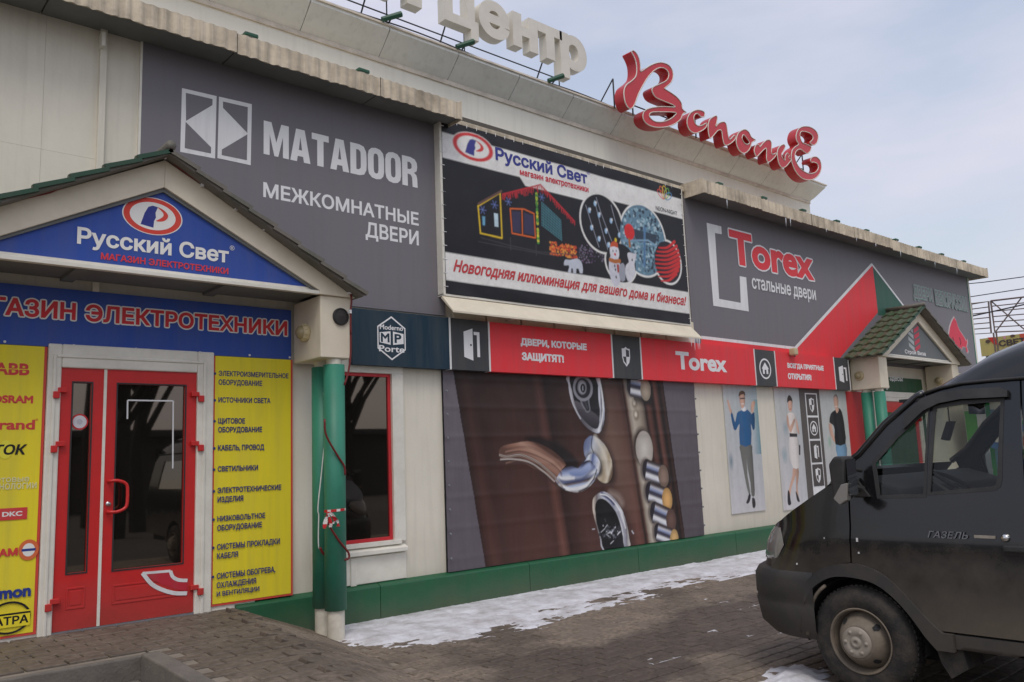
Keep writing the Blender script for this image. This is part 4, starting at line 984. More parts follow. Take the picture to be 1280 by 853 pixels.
e.poly([(a+(a-20.2)*0, b) for a, b in bison], S(215, 200, 200, .8)); cxb = sum(p[0] for p in bison)/len(bison); czb = sum(p[1] for p in bison)/len(bison)
e.poly([(cxb+(a-cxb)*.90, czb+(b-czb)*.93) for a, b in bison], (.70, .04, .08, 1))
e.line([(20.562,4.073),(20.617,3.97),(20.557,3.939)], .05, (.2, .02, .03, 1)); e.line([(20.958,4.087),(21.024,3.969),(20.961,3.911)], .05, (.2, .02, .03, 1))
e.out('animal_emblem', 'print', s, col=True)
t = thing('wall_spotlight', 'tiny cream lamp below the point where the white sign line bends', 'lamp', ([(13.162,3.283)][0][0], -.2, [(13.162,3.283)][0][1]))
xx, zz = [(13.162,3.283)][0]; MB().box(xx-.06, xx+.06, -.26, -.14, zz-.06, zz+.06).out('housing', 'lamp_cream', t, bevel=.02); MB().tube([(xx+.05, -.2, zz), (xx+.16, -.12, zz-.06)], .015, 6).out('arm', 'steel_grey', t)

# long narrow band of signs
BY = -.125; bz1 = 3.305; bz0 = 2.685
bz1 = [(7.423,3.277)][0][1]; bz0 = [(7.385,2.671)][0][1]
XB = [[(4.463,2.973)][0][0], [(5.766,2.969)][0][0], [(6.355,2.957)][0][0], [(8.553,3.032)][0][0], [(9.159,3.009)][0][0], [(12.046,3.029)][0][0], [(12.666,3.058)][0][0], [(14.67,2.957)][0][0], [(15.22,2.978)][0][0]]
info = [('navy sign panel with white hexagonal emblem right of the near porch', NAVY), ('dark grey square sign with open door symbol left of the red panels', DGREY), ('red sign panel with two lines of white capitals, left one in the band', RED), ('dark grey sign tile with checkered shield symbol', DGREY), ('red sign panel with one large white word in the middle of the band', RED), ('dark grey sign tile with house in a circle symbol', DGREY), ('red sign panel with two lines of small white text, right one in the band', RED), ('dark grey sign tile with open door symbol beside the far porch', DGREY)]
def door_icon(e, x0, z0, x1, z1, col, dark):
    w_, h_ = x1-x0, z1-z0; F = lambda *q: [(x0+a*w_, z0+b*h_) for a, b in q]
    e.poly(F((.08, .10), (.60, .0), (.60, 1.0), (.08, .88)), col); e.poly(F((.66, .90), (1, .90), (1, .12), (.84, .12), (.84, .80), (.66, .80)), col); e.ell(x0+.48*w_, z0+.48*h_, .05*w_, .035*h_, dark)
def shield_icon(e, cx, cz, w_, h_, col, dark):
    sh = [(-.5, .42), (-.2, .44), (0, .52), (.2, .44), (.5, .42), (.5, 0), (.36, -.3), (0, -.52), (-.36, -.3), (-.5, 0)]
    e.poly([(cx+a*w_, cz+b*h_) for a, b in sh], col); sh2 = [(a*.78, b*.8) for a, b in sh]
    e.poly([(cx+a*w_, cz+b*h_) for a, b in ((0, .40), (.39, .33), (.39, 0), (0, 0))], dark); e.poly([(cx+a*w_, cz+b*h_) for a, b in ((-.39, 0), (0, 0), (0, -.41), (-.29, -.24))], dark)
def house_icon(e, cx, cz, r, col, dark):
    e.ell(cx, cz, r, r, col); e.ell(cx, cz, r*.84, r*.84, dark)
    e.poly([(cx+a*r, cz+b*r) for a, b in ((-.62, -.02), (0, .62), (.62, -.02), (.46, -.02), (.46, -.5), (-.46, -.5), (-.46, -.02))], col); e.poly([(cx+a*r, cz+b*r) for a, b in ((-.14, -.5), (.14, -.5), (.14, -.1), (-.14, -.1))], dark)
for i, (lb, col) in enumerate(info):
    a, b = XB[i], XB[i+1]; s = sign('band_sign', lb, 'sign', (a+b)/2, bz0, BY); s['group'] = 'signs in the narrow band above the banners'
    panel(s, (a+.012, bz0, b-.012, bz1), BY, 'print', col, .12)
    MB().box(b-.012, b+.012, BY-.006, -.01, bz0-.002, bz1+.002).out('edge_strip', 'white_plain', s)
    e = Print(BY-.001); cz = (bz0+bz1)/2; H_ = bz1-bz0; cx = (a+b)/2
    if i == 0:
        hx = [(4.967,2.981)][0][0]; hz = [(4.967,2.981)][0][1]; R_ = .245
        hx_ = [(hx+R_*.86*sin(k*pi/3), hz+R_*cos(k*pi/3)) for k in range(6)]
        hi = [(hx+(p[0]-hx)*.92, hz+(p[1]-hz)*.92) for p in hx_]; e.poly(hx_, WHT); e.poly(hi, col)
        e.txt('Moderno', (hx-.15, hz+.09, hx+.15, hz+.145), WHT, bold=.02); e.txt('Porte', (hx-.165, hz-.155, hx+.165, hz-.085), WHT, bold=.02)
        for sx in (-1, 1):
            e.poly([(hx+sx*.015, hz-.075), (hx+sx*.155, hz-.055), (hx+sx*.155, hz+.055), (hx+sx*.015, hz+.075)], WHT)
        e.txt('M', (hx-.14, hz-.05, hx-.03, hz+.05), col, bold=.03); e.txt('P', (hx+.035, hz-.05, hx+.125, hz+.05), col, bold=.03)
    elif i == 1: door_icon(e, *(5.948,2.788,6.208,3.174), WHT, col)
    elif i == 2:
        rr = ([(6.866,3.031)][0][0], [(6.874,3.006)][0][1], [(8.053,3.036)][0][0], [(6.879,3.115)][0][1]); e.txt('ДВЕРИ, КОТОРЫЕ', rr, WHT, bold=.058)
        rr = ([(6.875,2.872)][0][0], [(6.88,2.815)][0][1], [(7.611,2.91)][0][0], [(6.887,2.936)][0][1]); e.txt('ЗАЩИТЯТ!', rr, WHT, bold=.058)
    elif i == 3: shield_icon(e, *[(8.84,2.978)][0], .17, .27, WHT, col)
    elif i == 4:
        rr = ([(9.955,3.078)][0][0], [(9.956,2.849)][0][1], [(11.246,2.937)][0][0], [(9.985,3.123)][0][1]); e.txt('Torex', rr, WHT, bold=.038)
    elif i == 5: house_icon(e, *[(12.345,2.959)][0], .175, WHT, col)
    elif i == 6:
        rr = ([(13.047,3.063)][0][0], [(13.035,2.989)][0][1], [(14.278,3.071)][0][0], [(13.052,3.095)][0][1]); e.txt('ВСЕГДА ПРИЯТНЫЕ', rr, WHT, bold=.058)
        rr = ([(13.035,2.879)][0][0], [(13.024,2.81)][0][1], [(13.816,2.909)][0][0], [(13.04,2.916)][0][1]); e.txt('ОТКРЫТИЯ!', rr, WHT, bold=.058)
    else: door_icon(e, *(14.807,2.808,15.128,3.134), WHT, col)
    e.out('lettering' if i in (2, 4, 6) else 'symbol', 'lettering', s, col=True)

# festive banner with frame and sloping ledge
s = sign('banner', 'black and white festive banner printed with lit house, polar bear and baubles', 'banner', 7.5, 3.8, -.12)
FY = -.13; fx0, fx1 = [(5.718,4.595)][0][0], [(10.345,4.633)][0][0]
fz0 = [(7.581,3.56)][0][1]; fz1 = [(7.72,5.7)][0][1]
BK = S(27, 26, 31, 1.0); OW = S(236, 231, 226, 1.05)
mb = MB(); nx, nz_ = 60, 34
def fy(a, b): return FY+.004*noise.noise(Vector((a*2, b*2, 4)))*0
mb.box(fx0, fx1, FY, FY+.012, fz0, fz1, BK); cv = mb.out('canvas', 'print_vinyl', s, col=True)
def fyw(a, b):
    u, v = (a-fx0)/(fx1-fx0), (b-fz0)/(fz1-fz0); ed = min(v, 1-v); return -.012-.012*noise.noise(Vector((a*1.1, b*.8, 2)))-.014*noise.noise(Vector((a*2.6+b*1.5, b*5, 9)))*math.exp(-ed*7)
drape(cv, fyw, .13)
mb = MB(); mb.box(fx0-.035, fx0-.002, FY-.01, 0, fz0-.02, fz1+.0); mb.box(fx1+.002, fx1+.03, FY-.01, 0, fz0-.02, fz1); mb.box(fx0-.035, fx1+.03, FY-.008, 0, fz0-.03, fz0-.002); mb.out('frame', 'trim', s, bevel=.003)
mb = MB()
for k in range(13): 
    zz = fz0+(fz1-fz0)*(k+.5)/13
    for xx in (fx0, fx1): mb.tube([(xx-.03, FY-.012, zz), (xx+.03, FY-.012, zz)], .005, 5)
for k in range(30): xx = fx0+(fx1-fx0)*(k+.5)/30; mb.tube([(xx, FY-.012, fz1-.025), (xx, FY-.012, fz1+.02)], .005, 5)
mb.out('lacing', 'white_plain', s)
H_ = fz1-fz0; a = lambda px: px
zt0 = [(5.771,5.538)][0][1]; zt1 = [(5.76,5.217)][0][1]; zb0 = [(5.74,4.054)][0][1]; zb1 = [(5.747,3.719)][0][1]
e = Paint(FY-.004, fx0, fz0, fx1, fz1, .0115, BK)
e.poly([(fx0, zt0), (fx1, zt0), (fx1, zt1), (fx0, zt1)], OW); e.poly([(fx0, zb0), (fx1, zb0), (fx1, zb1), (fx0, zb1)], OW)
ch = [(6.939,5.291)][0]; e.poly([(ch[0], zt1+.01), ([(8.287,5.32)][0][0], zt1+.01), ([(8.287,5.32)][0][0], zt1-.10), (ch[0]+.1, zt1-.10)], OW)
def plogo(e, cx, cz, rx, rz, bgc, bl, rd_):
    e.ell(cx, cz, rx, rz, bgc, 40); e.ell(cx, cz, rx*.96, rz*.96, rd_, 40); e.ell(cx, cz, rx*.76, rz*.74, OW, 40)
    F = lambda *q: [(cx+p[0]*rx, cz+p[1]*rz) for p in q]
    e.poly(F((-.40, -.52), (.02, -.62), (.04, -.25), (.10, -.05), (.08, .2), (.14, .45), (.16, .52), (-.02, .56), (-.16, .46), (-.28, .1)), bl)
    e.poly(smooth_loop(F((.14, .52), (.36, .40), (.50, .18), (.46, -.06), (.30, -.22), (.10, -.24), (.22, -.10), (.34, .08), (.32, .28)), 3), rd_)
c_ = [(6.199,5.453)][0]; plogo(e, c_[0], c_[1], .33, .185, OW, S(60, 62, 140), (.68, .05, .05, 1))
e.txt('Русский Свет', ([(6.55,5.372)][0][0], [(6.724,5.318)][0][1], [(8.209,5.434)][0][0], [(6.566,5.543)][0][1]), S(60, 66, 145), bold=.034)
e.txt('®', ([(8.206,5.544)][0][0], [(8.23,5.512)][0][1], [(8.274,5.558)][0][0], [(8.232,5.549)][0][1]), S(60, 66, 145))
e.txt('магазин электротехники', ([(6.95,5.252)][0][0], [(6.979,5.224)][0][1], [(8.223,5.29)][0][0], [(6.953,5.315)][0][1]), (.66, .04, .07, 1), bold=.03)
e.txt('Новогодняя иллюминация для вашего дома и бизнеса!', ([(5.828,3.903)][0][0], [(5.839,3.806)][0][1], [(10.278,3.908)][0][0], [(5.838,3.984)][0][1]), (.62, .06, .07, 1), bold=.03, shear=.36)
# picture: house with light garlands
YE = S(245, 200, 40); OG = S(250, 110, 40); RR = S(200, 40, 50); CY = S(110, 190, 205)
e.line([(6.236,4.703),(6.601,4.942),(6.602,4.351),(6.258,4.363),(6.236,4.703)], .020, YE); e.line([(6.237,4.726),(6.632,4.971)], .03, S(110, 80, 70))
random.seed(3)
roof = [(6.642,4.93),(7.312,5.187),(7.924,4.785)]
e.many(6)
for k in range(90):
    t_ = k/89; i_ = 0 if t_ < .5 else 1; u_ = (t_-.5*i_)*2; A, B = roof[i_], roof[i_+1]; p = (A[0]+(B[0]-A[0])*u_, A[1]+(B[1]-A[1])*u_)
    e.line([p, (p[0]+random.uniform(-.02, .02), p[1]-random.uniform(.03, .10))], .010, RR)
e.done()
e.line(roof, .015, RR)
e.line([(6.761,4.762),(7.0,4.797),(7.175,4.766),(7.183,4.444),(6.774,4.442),(6.761,4.762)], .018, OG); e.line([(6.964,4.791),(6.955,4.443)], .018, OG); e.poly([(6.789,4.734),(6.936,4.749),(6.925,4.466),(6.793,4.468)], S(60, 55, 85)); e.poly([(6.997,4.752),(7.165,4.74),(7.167,4.476),(6.982,4.471)], S(60, 55, 85))
g_ = [(7.228,5.067),(7.233,4.384)]
e.many(12)
for k in range(60): xx = random.uniform(*sorted((g_[0][0], g_[1][0]))); zz = random.uniform(g_[1][1], g_[0][1]); e.ell(xx, zz, .018, .018, random.choice([S(170, 200, 60), S(230, 210, 70), S(80, 150, 60)]), 5)
e.done()
lt = [(7.321,4.946),(7.657,4.76),(7.663,4.481),(7.311,4.634)]
for k in range(13):
    u_ = k/12; p = (lt[0][0]+(lt[1][0]-lt[0][0])*u_, lt[0][1]+(lt[1][1]-lt[0][1])*u_); q_ = (lt[3][0]+(lt[2][0]-lt[3][0])*u_, lt[3][1]+(lt[2][1]-lt[3][1])*u_); e.line([p, q_], .006, CY, al=.8)
for k in range(9):
    u_ = k/8; p = (lt[0][0]+(lt[3][0]-lt[0][0])*u_, lt[0][1]+(lt[3][1]-lt[0][1])*u_); q_ = (lt[1][0]+(lt[2][0]-lt[1][0])*u_, lt[1][1]+(lt[2][1]-lt[1][1])*u_); e.line([p, q_], .005, CY, al=.8)
for px_ in [(6.306,4.667),(6.502,4.766),(6.735,4.847),(7.325,5.016)]:
    for k in range(3): e.line([(px_[0]-.055*cos(k*pi/3), px_[1]-.055*sin(k*pi/3)), (px_[0]+.055*cos(k*pi/3), px_[1]+.055*sin(k*pi/3))], .007, S(120, 140, 210))
e.poly([(6.484,4.658),(6.55,4.656),(6.55,4.486),(6.489,4.486)], S(200, 225, 235)); e.poly([(6.295,4.584),(6.339,4.585),(6.334,4.472),(6.298,4.472)], S(110, 170, 200))
hd = [(7.429,4.464),(7.952,4.488),(7.946,4.409),(7.424,4.377)]
e.many(12)
for k in range(150): u_, v_ = random.random(), random.random(); e.ell(hd[0][0]+(hd[1][0]-hd[0][0])*u_, hd[0][1]-.17*v_-.03, .016, .014, random.choice([S(235, 110, 50), S(200, 70, 40), S(250, 160, 70)]), 5)
e.done()
sp_ = [(7.974,4.456),(8.484,4.201)]
e.many(12)
for k in range(110): u_, v_ = random.random(), random.random(); e.ell(sp_[0][0]+(sp_[1][0]-sp_[0][0])*u_, sp_[0][1]+(sp_[1][1]-sp_[0][1])*v_+.1*u_, .012, .010, random.choice([S(110, 80, 110), S(130, 120, 140), S(80, 60, 90)]), 5)
e.done()
for ln_ in ([(6.267,4.307),(6.715,4.276),(7.236,4.266),(8.088,4.33)], [(6.225,4.253),(6.841,4.244),(7.508,4.252)], [(6.741,4.378),(6.742,4.214)], [(7.187,4.36),(7.188,4.209)]): e.line(ln_, .012, S(66, 62, 66))
# bear
e.poly(smooth_loop([(7.693,4.197),(7.723,4.228),(7.808,4.233),(7.939,4.269),(8.009,4.238),(8.036,4.168),(8.03,4.08),(7.977,4.074),(7.958,4.127),(7.914,4.122),(7.907,4.063),(7.853,4.057),(7.848,4.114),(7.82,4.117),(7.81,4.058),(7.754,4.061),(7.781,4.126),(7.766,4.155),(7.689,4.145)], 2), S(205, 210, 222))
# overlapping ovals
def oval(pts4, ringc=OW):
    (l_, t_), (r_, b_) = pts4; return (l_+r_)/2, (t_+b_)/2, abs(r_-l_)/2, abs(t_-b_)/2
o1 = oval([([(8.037,4.786)][0][0], [(8.36,5.272)][0][1]), ([(8.905,4.927)][0][0], [(8.553,4.421)][0][1])])
o2 = oval([([(8.833,4.728)][0][0], [(9.224,5.271)][0][1]), ([(9.869,4.806)][0][0], [(9.409,4.191)][0][1])])
o3 = oval([([(9.573,4.452)][0][0], [(9.851,4.803)][0][1]), ([(10.213,4.456)][0][0], [(9.934,4.139)][0][1])])
o4 = oval([([(8.503,4.313)][0][0], [(8.728,4.619)][0][1]), ([(9.161,4.323)][0][0], [(8.92,4.026)][0][1])])
for o in (o1, o2, o3, o4): e.ell(o[0], o[1], o[2]+.02, o[3]+.02, OW, 48)
e.ell(*o1[:2], o1[2]-.012, o1[3]-.012, BK, 48)
for pts in ([(8.157,5.056),(8.245,4.835),(8.385,4.491)], [(8.345,5.155),(8.453,4.782),(8.568,4.473)], [(8.379,5.205),(8.483,4.961),(8.658,4.617)], [(8.685,5.15),(8.774,4.877),(8.87,4.692)]):
    e.line(pts, .010, S(170, 175, 190), 4)
for p in [(8.227,4.993),(8.35,5.112),(8.421,4.961),(8.666,4.914),(8.254,4.75),(8.55,4.749),(8.394,4.61),(8.584,4.551),(8.825,4.73)]: e.ell(p[0], p[1], .028, .038, S(170, 205, 235), 8); e.ell(p[0]+.02, p[1]+.02, .014, .02, S(240, 245, 250), 8)
e.ell(*o2[:2], o2[2]-.012, o2[3]-.012, S(105, 140, 160), 48)
e.many(14)
for k in range(330):
    an, rr_ = random.uniform(0, 2*pi), sqrt(random.random())*.94; xx, zz = o2[0]+o2[2]*rr_*cos(an), o2[1]+o2[3]*rr_*sin(an)
    e.ell(xx, zz, random.uniform(.012, .03), random.uniform(.012, .03), random.choice([S(150, 185, 200), S(60, 78, 92), S(120, 160, 180), S(48, 60, 74), S(180, 205, 215)]), 6)
e.done()
bd_ = [(9.131,4.877),(9.675,4.858),(9.625,4.712),(9.181,4.693)]; e.poly(bd_, S(55, 70, 85)); e.line([(9.399,4.942),(9.342,4.332)], .05, S(90, 130, 170)); e.line([(8.884,4.661),(9.182,4.705),(9.456,4.745),(9.657,4.682)], .03, S(130, 165, 190))
e.ell(*[(9.05,4.813)][0], .11, .12, S(225, 45, 45), 20); e.line([(9.035,4.717),(9.046,4.584)], .04, S(180, 110, 50))
e.ell(*o3[:2], o3[2]-.012, o3[3]-.012, S(40, 34, 42), 48)
for k in range(9):
    zz = o3[1]+o3[3]*(-.78+.19*k); hw = o3[2]*sqrt(max(0, 1-((zz-o3[1])/o3[3])**2))*.92
    e.line([(o3[0]-hw, zz-.05), (o3[0], zz-.02), (o3[0]+hw, zz+.10)], (.02, .055), S(215, 45, 45), 4)
e.ell(*o4[:2], o4[2]-.012, o4[3]-.012, BK, 48)
sb = [(8.708,4.166)][0]; sh_ = [(8.702,4.465)][0]
e.ell(sb[0]-.02, sb[1]+.04, .125, .24, S(215, 215, 225), 24); e.ell(sh_[0], sh_[1], .10, .13, S(225, 225, 232), 24); e.poly([(8.619,4.524),(8.64,4.592),(8.722,4.637),(8.783,4.602),(8.784,4.536),(8.699,4.546)], S(205, 85, 50)); e.ell(*[(8.742,4.647)][0], .025, .03, S(230, 200, 40), 10); e.line([(8.604,4.337),(8.697,4.327),(8.8,4.347)], .06, S(190, 110, 50)); e.ell(*[(8.712,4.432)][0], .02, .02, S(220, 40, 40), 8)
for p in [(8.671,4.477),(8.741,4.486)]: e.ell(*p, .009, .014, S(30, 30, 35), 8)
for p in [(8.691,4.261),(8.699,4.208),(8.703,4.1)]: e.ell(*p, .014, .02, S(30, 30, 35), 8)
e.line([(8.757,4.292),(8.763,4.172)], .05, S(180, 60, 50)); e.poly(smooth_loop([(8.78,4.262),(8.871,4.328),(8.913,4.256),(8.892,4.079),(8.785,4.066)], 2), S(165, 168, 180))
e.poly(smooth_loop([(8.981,4.482),(9.032,4.504),(9.124,4.501),(9.18,4.502),(9.156,4.421),(9.123,4.338),(9.131,4.217),(9.027,4.076),(8.946,4.08),(8.908,4.19),(8.934,4.303),(9.003,4.356),(8.986,4.42)], 2), S(222, 222, 228)); e.ell(*[(9.079,4.399)][0], .014, .018, S(40, 40, 45), 8)
# flower-like mark
fc = [(9.926,5.484)][0]
for k, col in enumerate([S(225, 60, 60), S(235, 120, 60), S(235, 200, 60), S(120, 190, 90), S(90, 150, 200)]):
    an = radians(150-30*k); px_, pz_ = fc[0]+.10*cos(an), fc[1]-.01+.10*sin(an)
    pts = [(px_+.10*cos(an)*cos(q*pi/8)-.05*sin(an)*sin(q*pi/8), pz_+.10*sin(an)*cos(q*pi/8)+.05*cos(an)*sin(q*pi/8)) for q in range(17)]; e.line(pts, .014, col)
e.txt('NEON-NIGHT', ([(9.679,5.308)][0][0], [(9.715,5.247)][0][1], [(10.205,5.32)][0][0], [(9.68,5.313)][0][1]), S(80, 80, 85))
e.grain(.10, 3); e.out('artwork', 'print_vinyl', s, fn=fyw)
# sloping ledge under the banner
lx1 = [(10.345,3.553)][0][0]
mb = MB(); lz = fz0-.035; v = [(fx0-.05, -.13, lz), (lx1+.02, -.13, lz), (lx1+.02, -.33, lz-.20), (fx0-.05, -.33, lz-.20), (fx0-.05, -.10, lz-.02), (lx1+.02, -.10, lz-.02), (lx1+.02, -.33, lz-.225), (fx0-.05, -.33, lz-.225)]
mb.add(v, [(0, 3, 2, 1), (4, 5, 6, 7), (0, 1, 5, 4), (3, 7, 6, 2), (1, 2, 6, 5), (0, 4, 7, 3)]); mb.out('ledge', 'box_cream', s, bevel=.004)
for xx in (fx0+1, fx0+2.4, lx1-.8): MB().box(xx-.02, xx+.02, -.30, -.05, lz-.20, lz-.18).out('bracket', 'trim', s)
for xx in [lx1-.05-.04*k for k in range(7)]: h_ = random.uniform(.05, .26); MB().tube([(xx, -.325, lz-.22), (xx, -.325, lz-.22-h_)], [.008, .001], 5).out('icicle', 'ice', s)

# blue signs and yellow panels of the electrical shop
s = sign('gable_sign', 'blue triangular gable sign with oval emblem and white lettering', 'sign', 2.34, 3.3, -.6)
tri = [(2.315,4.1)][0]; tb = [(3.784,3.291)][0]; 
ax = 2.34; hb = 3.305
bx = tb[0]+.05; lx_ = 2*ax-bx
mb = MB(); mb.prism([(lx_, hb), (bx, hb), (ax, tri[1]+.045)], -.602, -.585, c=BLUE); mb.out('panel', 'print', s, col=True)
MB().box(lx_+.02, bx-.02, -.606, -.602, hb, hb+.025).out('edge_strip', 'trim', s)
e = Print(-.603); c_ = [(2.264,3.804)][0]; plogo(e, c_[0], c_[1]-.01, .25, .165, OW, S(48, 60, 140), (.72, .06, .04, 1))
e.txt('Русский Свет', ([(1.678,3.491)][0][0], [(1.828,3.43)][0][1], [(2.932,3.571)][0][0], [(1.674,3.614)][0][1]), OW, bold=.032)
e.txt('®', ([(2.94,3.614)][0][0], [(2.961,3.589)][0][1], [(2.984,3.62)][0][0], [(2.96,3.634)][0][1]), OW)
e.txt('МАГАЗИН ЭЛЕКТРОТЕХНИКИ', ([(1.86,3.385)][0][0], [(1.861,3.361)][0][1], [(2.929,3.403)][0][0], [(1.859,3.419)][0][1]), (.72, .05, .06, 1), bold=.03)
e.out('lettering', 'lettering', s, col=True)
s = sign('header_sign', 'wide blue sign with white-rimmed red capitals above the double red door', 'sign', 2.3, 2.72, -.05)
hz1 = [(3.797,3.201)][0][1]; hz0 = [(3.797,2.696)][0][1]; hx1 = [(3.814,2.938)][0][0]
panel(s, (.2, hz0, hx1, hz1), -.05, 'print', BLUE, .045)
e = Print(-.0505)
rH = ([(1.895,2.929)][0][0], [(3.765,2.907)][0][1], [(3.77,2.942)][0][0], [(1.895,3.032)][0][1])
rH = (rH[0], [(2.594,2.932)][0][1], rH[2], [(2.591,3.085)][0][1]); hh = rH[3]-rH[1]
outline_txt(e, 'ЭЛЕКТРОТЕХНИКИ', rH, (.68, .03, .04, 1), OW, .012, bold=.035)
mw = ([(1.817,2.981)][0][0]); m0 = mw-(rH[2]-rH[0])/14*6.9
outline_txt(e, 'МАГАЗИН', (m0, rH[1], mw, rH[3]), (.68, .03, .04, 1), OW, .012, bold=.035)
e.out('lettering', 'lettering', s, col=True)
for px_ in ([(1.301,2.718)][0], [(1.812,2.703)][0], [(2.319,2.704)][0], [(2.892,2.699)][0], [(3.376,2.71)][0], [(3.797,2.716)][0]): MB().lathe([(.012, 0), (.01, .008), (0, .01)], (px_[0], -.05, hz0+.02), (0, -1, 0), 8).out('screw', 'white_plain', s)
def ypanel(r, label):
    s = sign('info_panel', label, 'sign', (r[0]+r[2])/2, r[1], -.05)
    panel(s, (r[0], r[1], r[2], r[3]), -.048, 'print', ORR, .04, 'red_edge'); 
    mb = MB(); mb.box(r[0]+.022, r[2]-.022, -.051, -.0481, r[1]+.02, r[3]-.0, YEL); mb.out('panel', 'print', s, col=True); return s
yr_ = ([(3.017,1.529)][0][0], [(3.829,0.387)][0][1], [(3.83,1.494)][0][0], hz0-.004)
s = ypanel(yr_, 'yellow panel with bulleted blue product list right of the red door')
e = Print(-.0515); TB = S(60, 62, 120, .9)
rows = [(222, 245, 'ЭЛЕКТРОИЗМЕРИТЕЛЬНОЕ', 'ОБОРУДОВАНИЕ'), (343, 0, 'ИСТОЧНИКИ СВЕТА', ''), (436, 0, 'ЩИТОВОЕ', 'ОБОРУДОВАНИЕ'), (556, 0, 'КАБЕЛЬ, ПРОВОД', ''), (649, 0, 'СВЕТИЛЬНИКИ', ''), (742, 0, 'ЭЛЕКТРОТЕХНИЧЕСКИЕ', 'ИЗДЕЛИЯ')]
tx0 = [(3.071,2.392)][0][0]; lh = .052
zs_ = [[(3.069,2.553)][0][1], [(3.072,2.3)][0][1], [(3.074,2.103)][0][1], [(3.077,1.85)][0][1], [(3.08,1.653)][0][1], [(3.082,1.455)][0][1], [(3.079,1.196)][0][1], [(3.082,0.942)][0][1], [(3.085,0.682)][0][1]]
lines = [['ЭЛЕКТРОИЗМЕРИТЕЛЬНОЕ', 'ОБОРУДОВАНИЕ'], ['ИСТОЧНИКИ СВЕТА'], ['ЩИТОВОЕ', 'ОБОРУДОВАНИЕ'], ['КАБЕЛЬ, ПРОВОД'], ['СВЕТИЛЬНИКИ'], ['ЭЛЕКТРОТЕХНИЧЕСКИЕ', 'ИЗДЕЛИЯ'], ['НИЗКОВОЛЬТНОЕ', 'ОБОРУДОВАНИЕ'], ['СИСТЕМЫ ПРОКЛАДКИ', 'КАБЕЛЯ'], ['СИСТЕМЫ ОБОГРЕВА,', 'ОХЛАЖДЕНИЯ', 'И ВЕНТИЛЯЦИИ']]
def natural_w(txt, h, bold=0):
    gs = glyphs(txt, bold, 0, 1.0); xs = [p[0] for g in gs for p in g[0]]; zs2 = [p[1] for g in gs for p in g[0]]; return (max(xs)-min(xs))*h/.727
fw_ = ([(3.784,2.549)][0][0]-tx0)/natural_w('ЭЛЕКТРОИЗМЕРИТЕЛЬНОЕ', lh, .02)
for z_, ls in zip(zs_, lines):
    e.ell(tx0-.035, z_-lh*.6, .013, .013, TB, 12)
    for k, tx in enumerate(ls):
        zt_ = z_-k*.083; dsc = .012 if any(c in tx for c in 'ДЩ,') else 0
        e.txt(tx, (tx0, zt_-lh-dsc, tx0+natural_w(tx, lh, .02)*fw_, zt_), TB, bold=.034)
e.out('lettering', 'lettering', s, col=True)
yl_ = (.45, [(1.61,0.374)][0][1], [(1.636,1.59)][0][0], hz0-.004)
yl_ = (.45, yl_[1], [(1.614,1.333)][0][0], yl_[3])
s = ypanel(yl_, 'tall yellow panel of red and black maker names at the left edge')
e = Print(-.0515)
def yt(txt, right, top, bot, col, n_cut=0, bold=.04, natural=1.0, shear=0):
    xr, zt_ = right, top; h = top-bot; wd = natural_w(txt, h, bold)*natural; e.txt(txt, (xr-wd, bot, xr, top), col, bold=bold, shear=shear)
R1 = (.66, .05, .05, 1); BL1 = S(40, 60, 140); K1 = S(30, 28, 30)
q1 = [(1.487,2.544),(1.496,2.445),(1.523,2.28),(1.526,2.215),(1.544,2.052),(1.546,1.997),(1.496,1.884),(1.496,1.8),(1.519,1.632),(1.574,1.549),(1.513,1.377),(1.509,1.274)]
yt('ABB', q1[0][0], q1[0][1], q1[1][1], R1, bold=.035); e.line([(q1[0][0]-.35, (q1[0][1]+q1[1][1])/2), (q1[0][0]+.01, (q1[0][1]+q1[1][1])/2)], .006, YEL)
yt('OSRAM', q1[2][0], q1[2][1], q1[3][1], R1, bold=.045)
yt('Llegrand', q1[4][0], q1[4][1]+.03, q1[5][1]-.02, R1, bold=.03); yt('®', q1[4][0]+.022, q1[4][1]+.04, q1[4][1]+.02, R1, bold=0)
e.ell(q1[6][0]-.155, (q1[6][1]+q1[7][1])/2, .05, .075, S(235, 225, 70), 20); yt('ИСТОК', q1[6][0], q1[6][1], q1[7][1], K1, bold=.035, shear=.2)
yt('Световые', q1[8][0]-.0, q1[8][1], q1[8][1]-.05, S(225, 220, 170), bold=.01); yt('технологии', q1[9][0], q1[9][1]+.025, q1[9][1]-.025, S(225, 220, 170), bold=.01)
q2 = [(1.515,1.378),(1.515,1.284),(1.333,1.352),(1.46,1.064),(1.463,1.003),(1.536,1.039),(1.565,0.745),(1.564,0.675),(1.556,0.544),(1.555,0.475),(1.441,0.528)]
e.poly([(q2[0][0]-.40, q2[0][1]), (q2[0][0], q2[0][1]), (q2[0][0], q2[1][1]), (q2[0][0]-.40, q2[1][1])], R1); yt('DKC', q2[0][0]-.035, q2[0][1]-.028, q2[1][1]+.028, OW, bold=.04, natural=1.3)
yt('КАМ', q2[3][0], q2[3][1], q2[4][1], R1, bold=.05); e.ell(*q2[5], .072, .082, (.72, .16, .05, 1), 24); e.ell(*q2[5], .045, .052, OW, 20); e.line([(q2[5][0]-.05, q2[5][1]), (q2[5][0]+.05, q2[5][1])], .02, BL1)
yt('simon', q2[6][0], q2[6][1]+.02, q2[7][1], BL1, bold=.045)
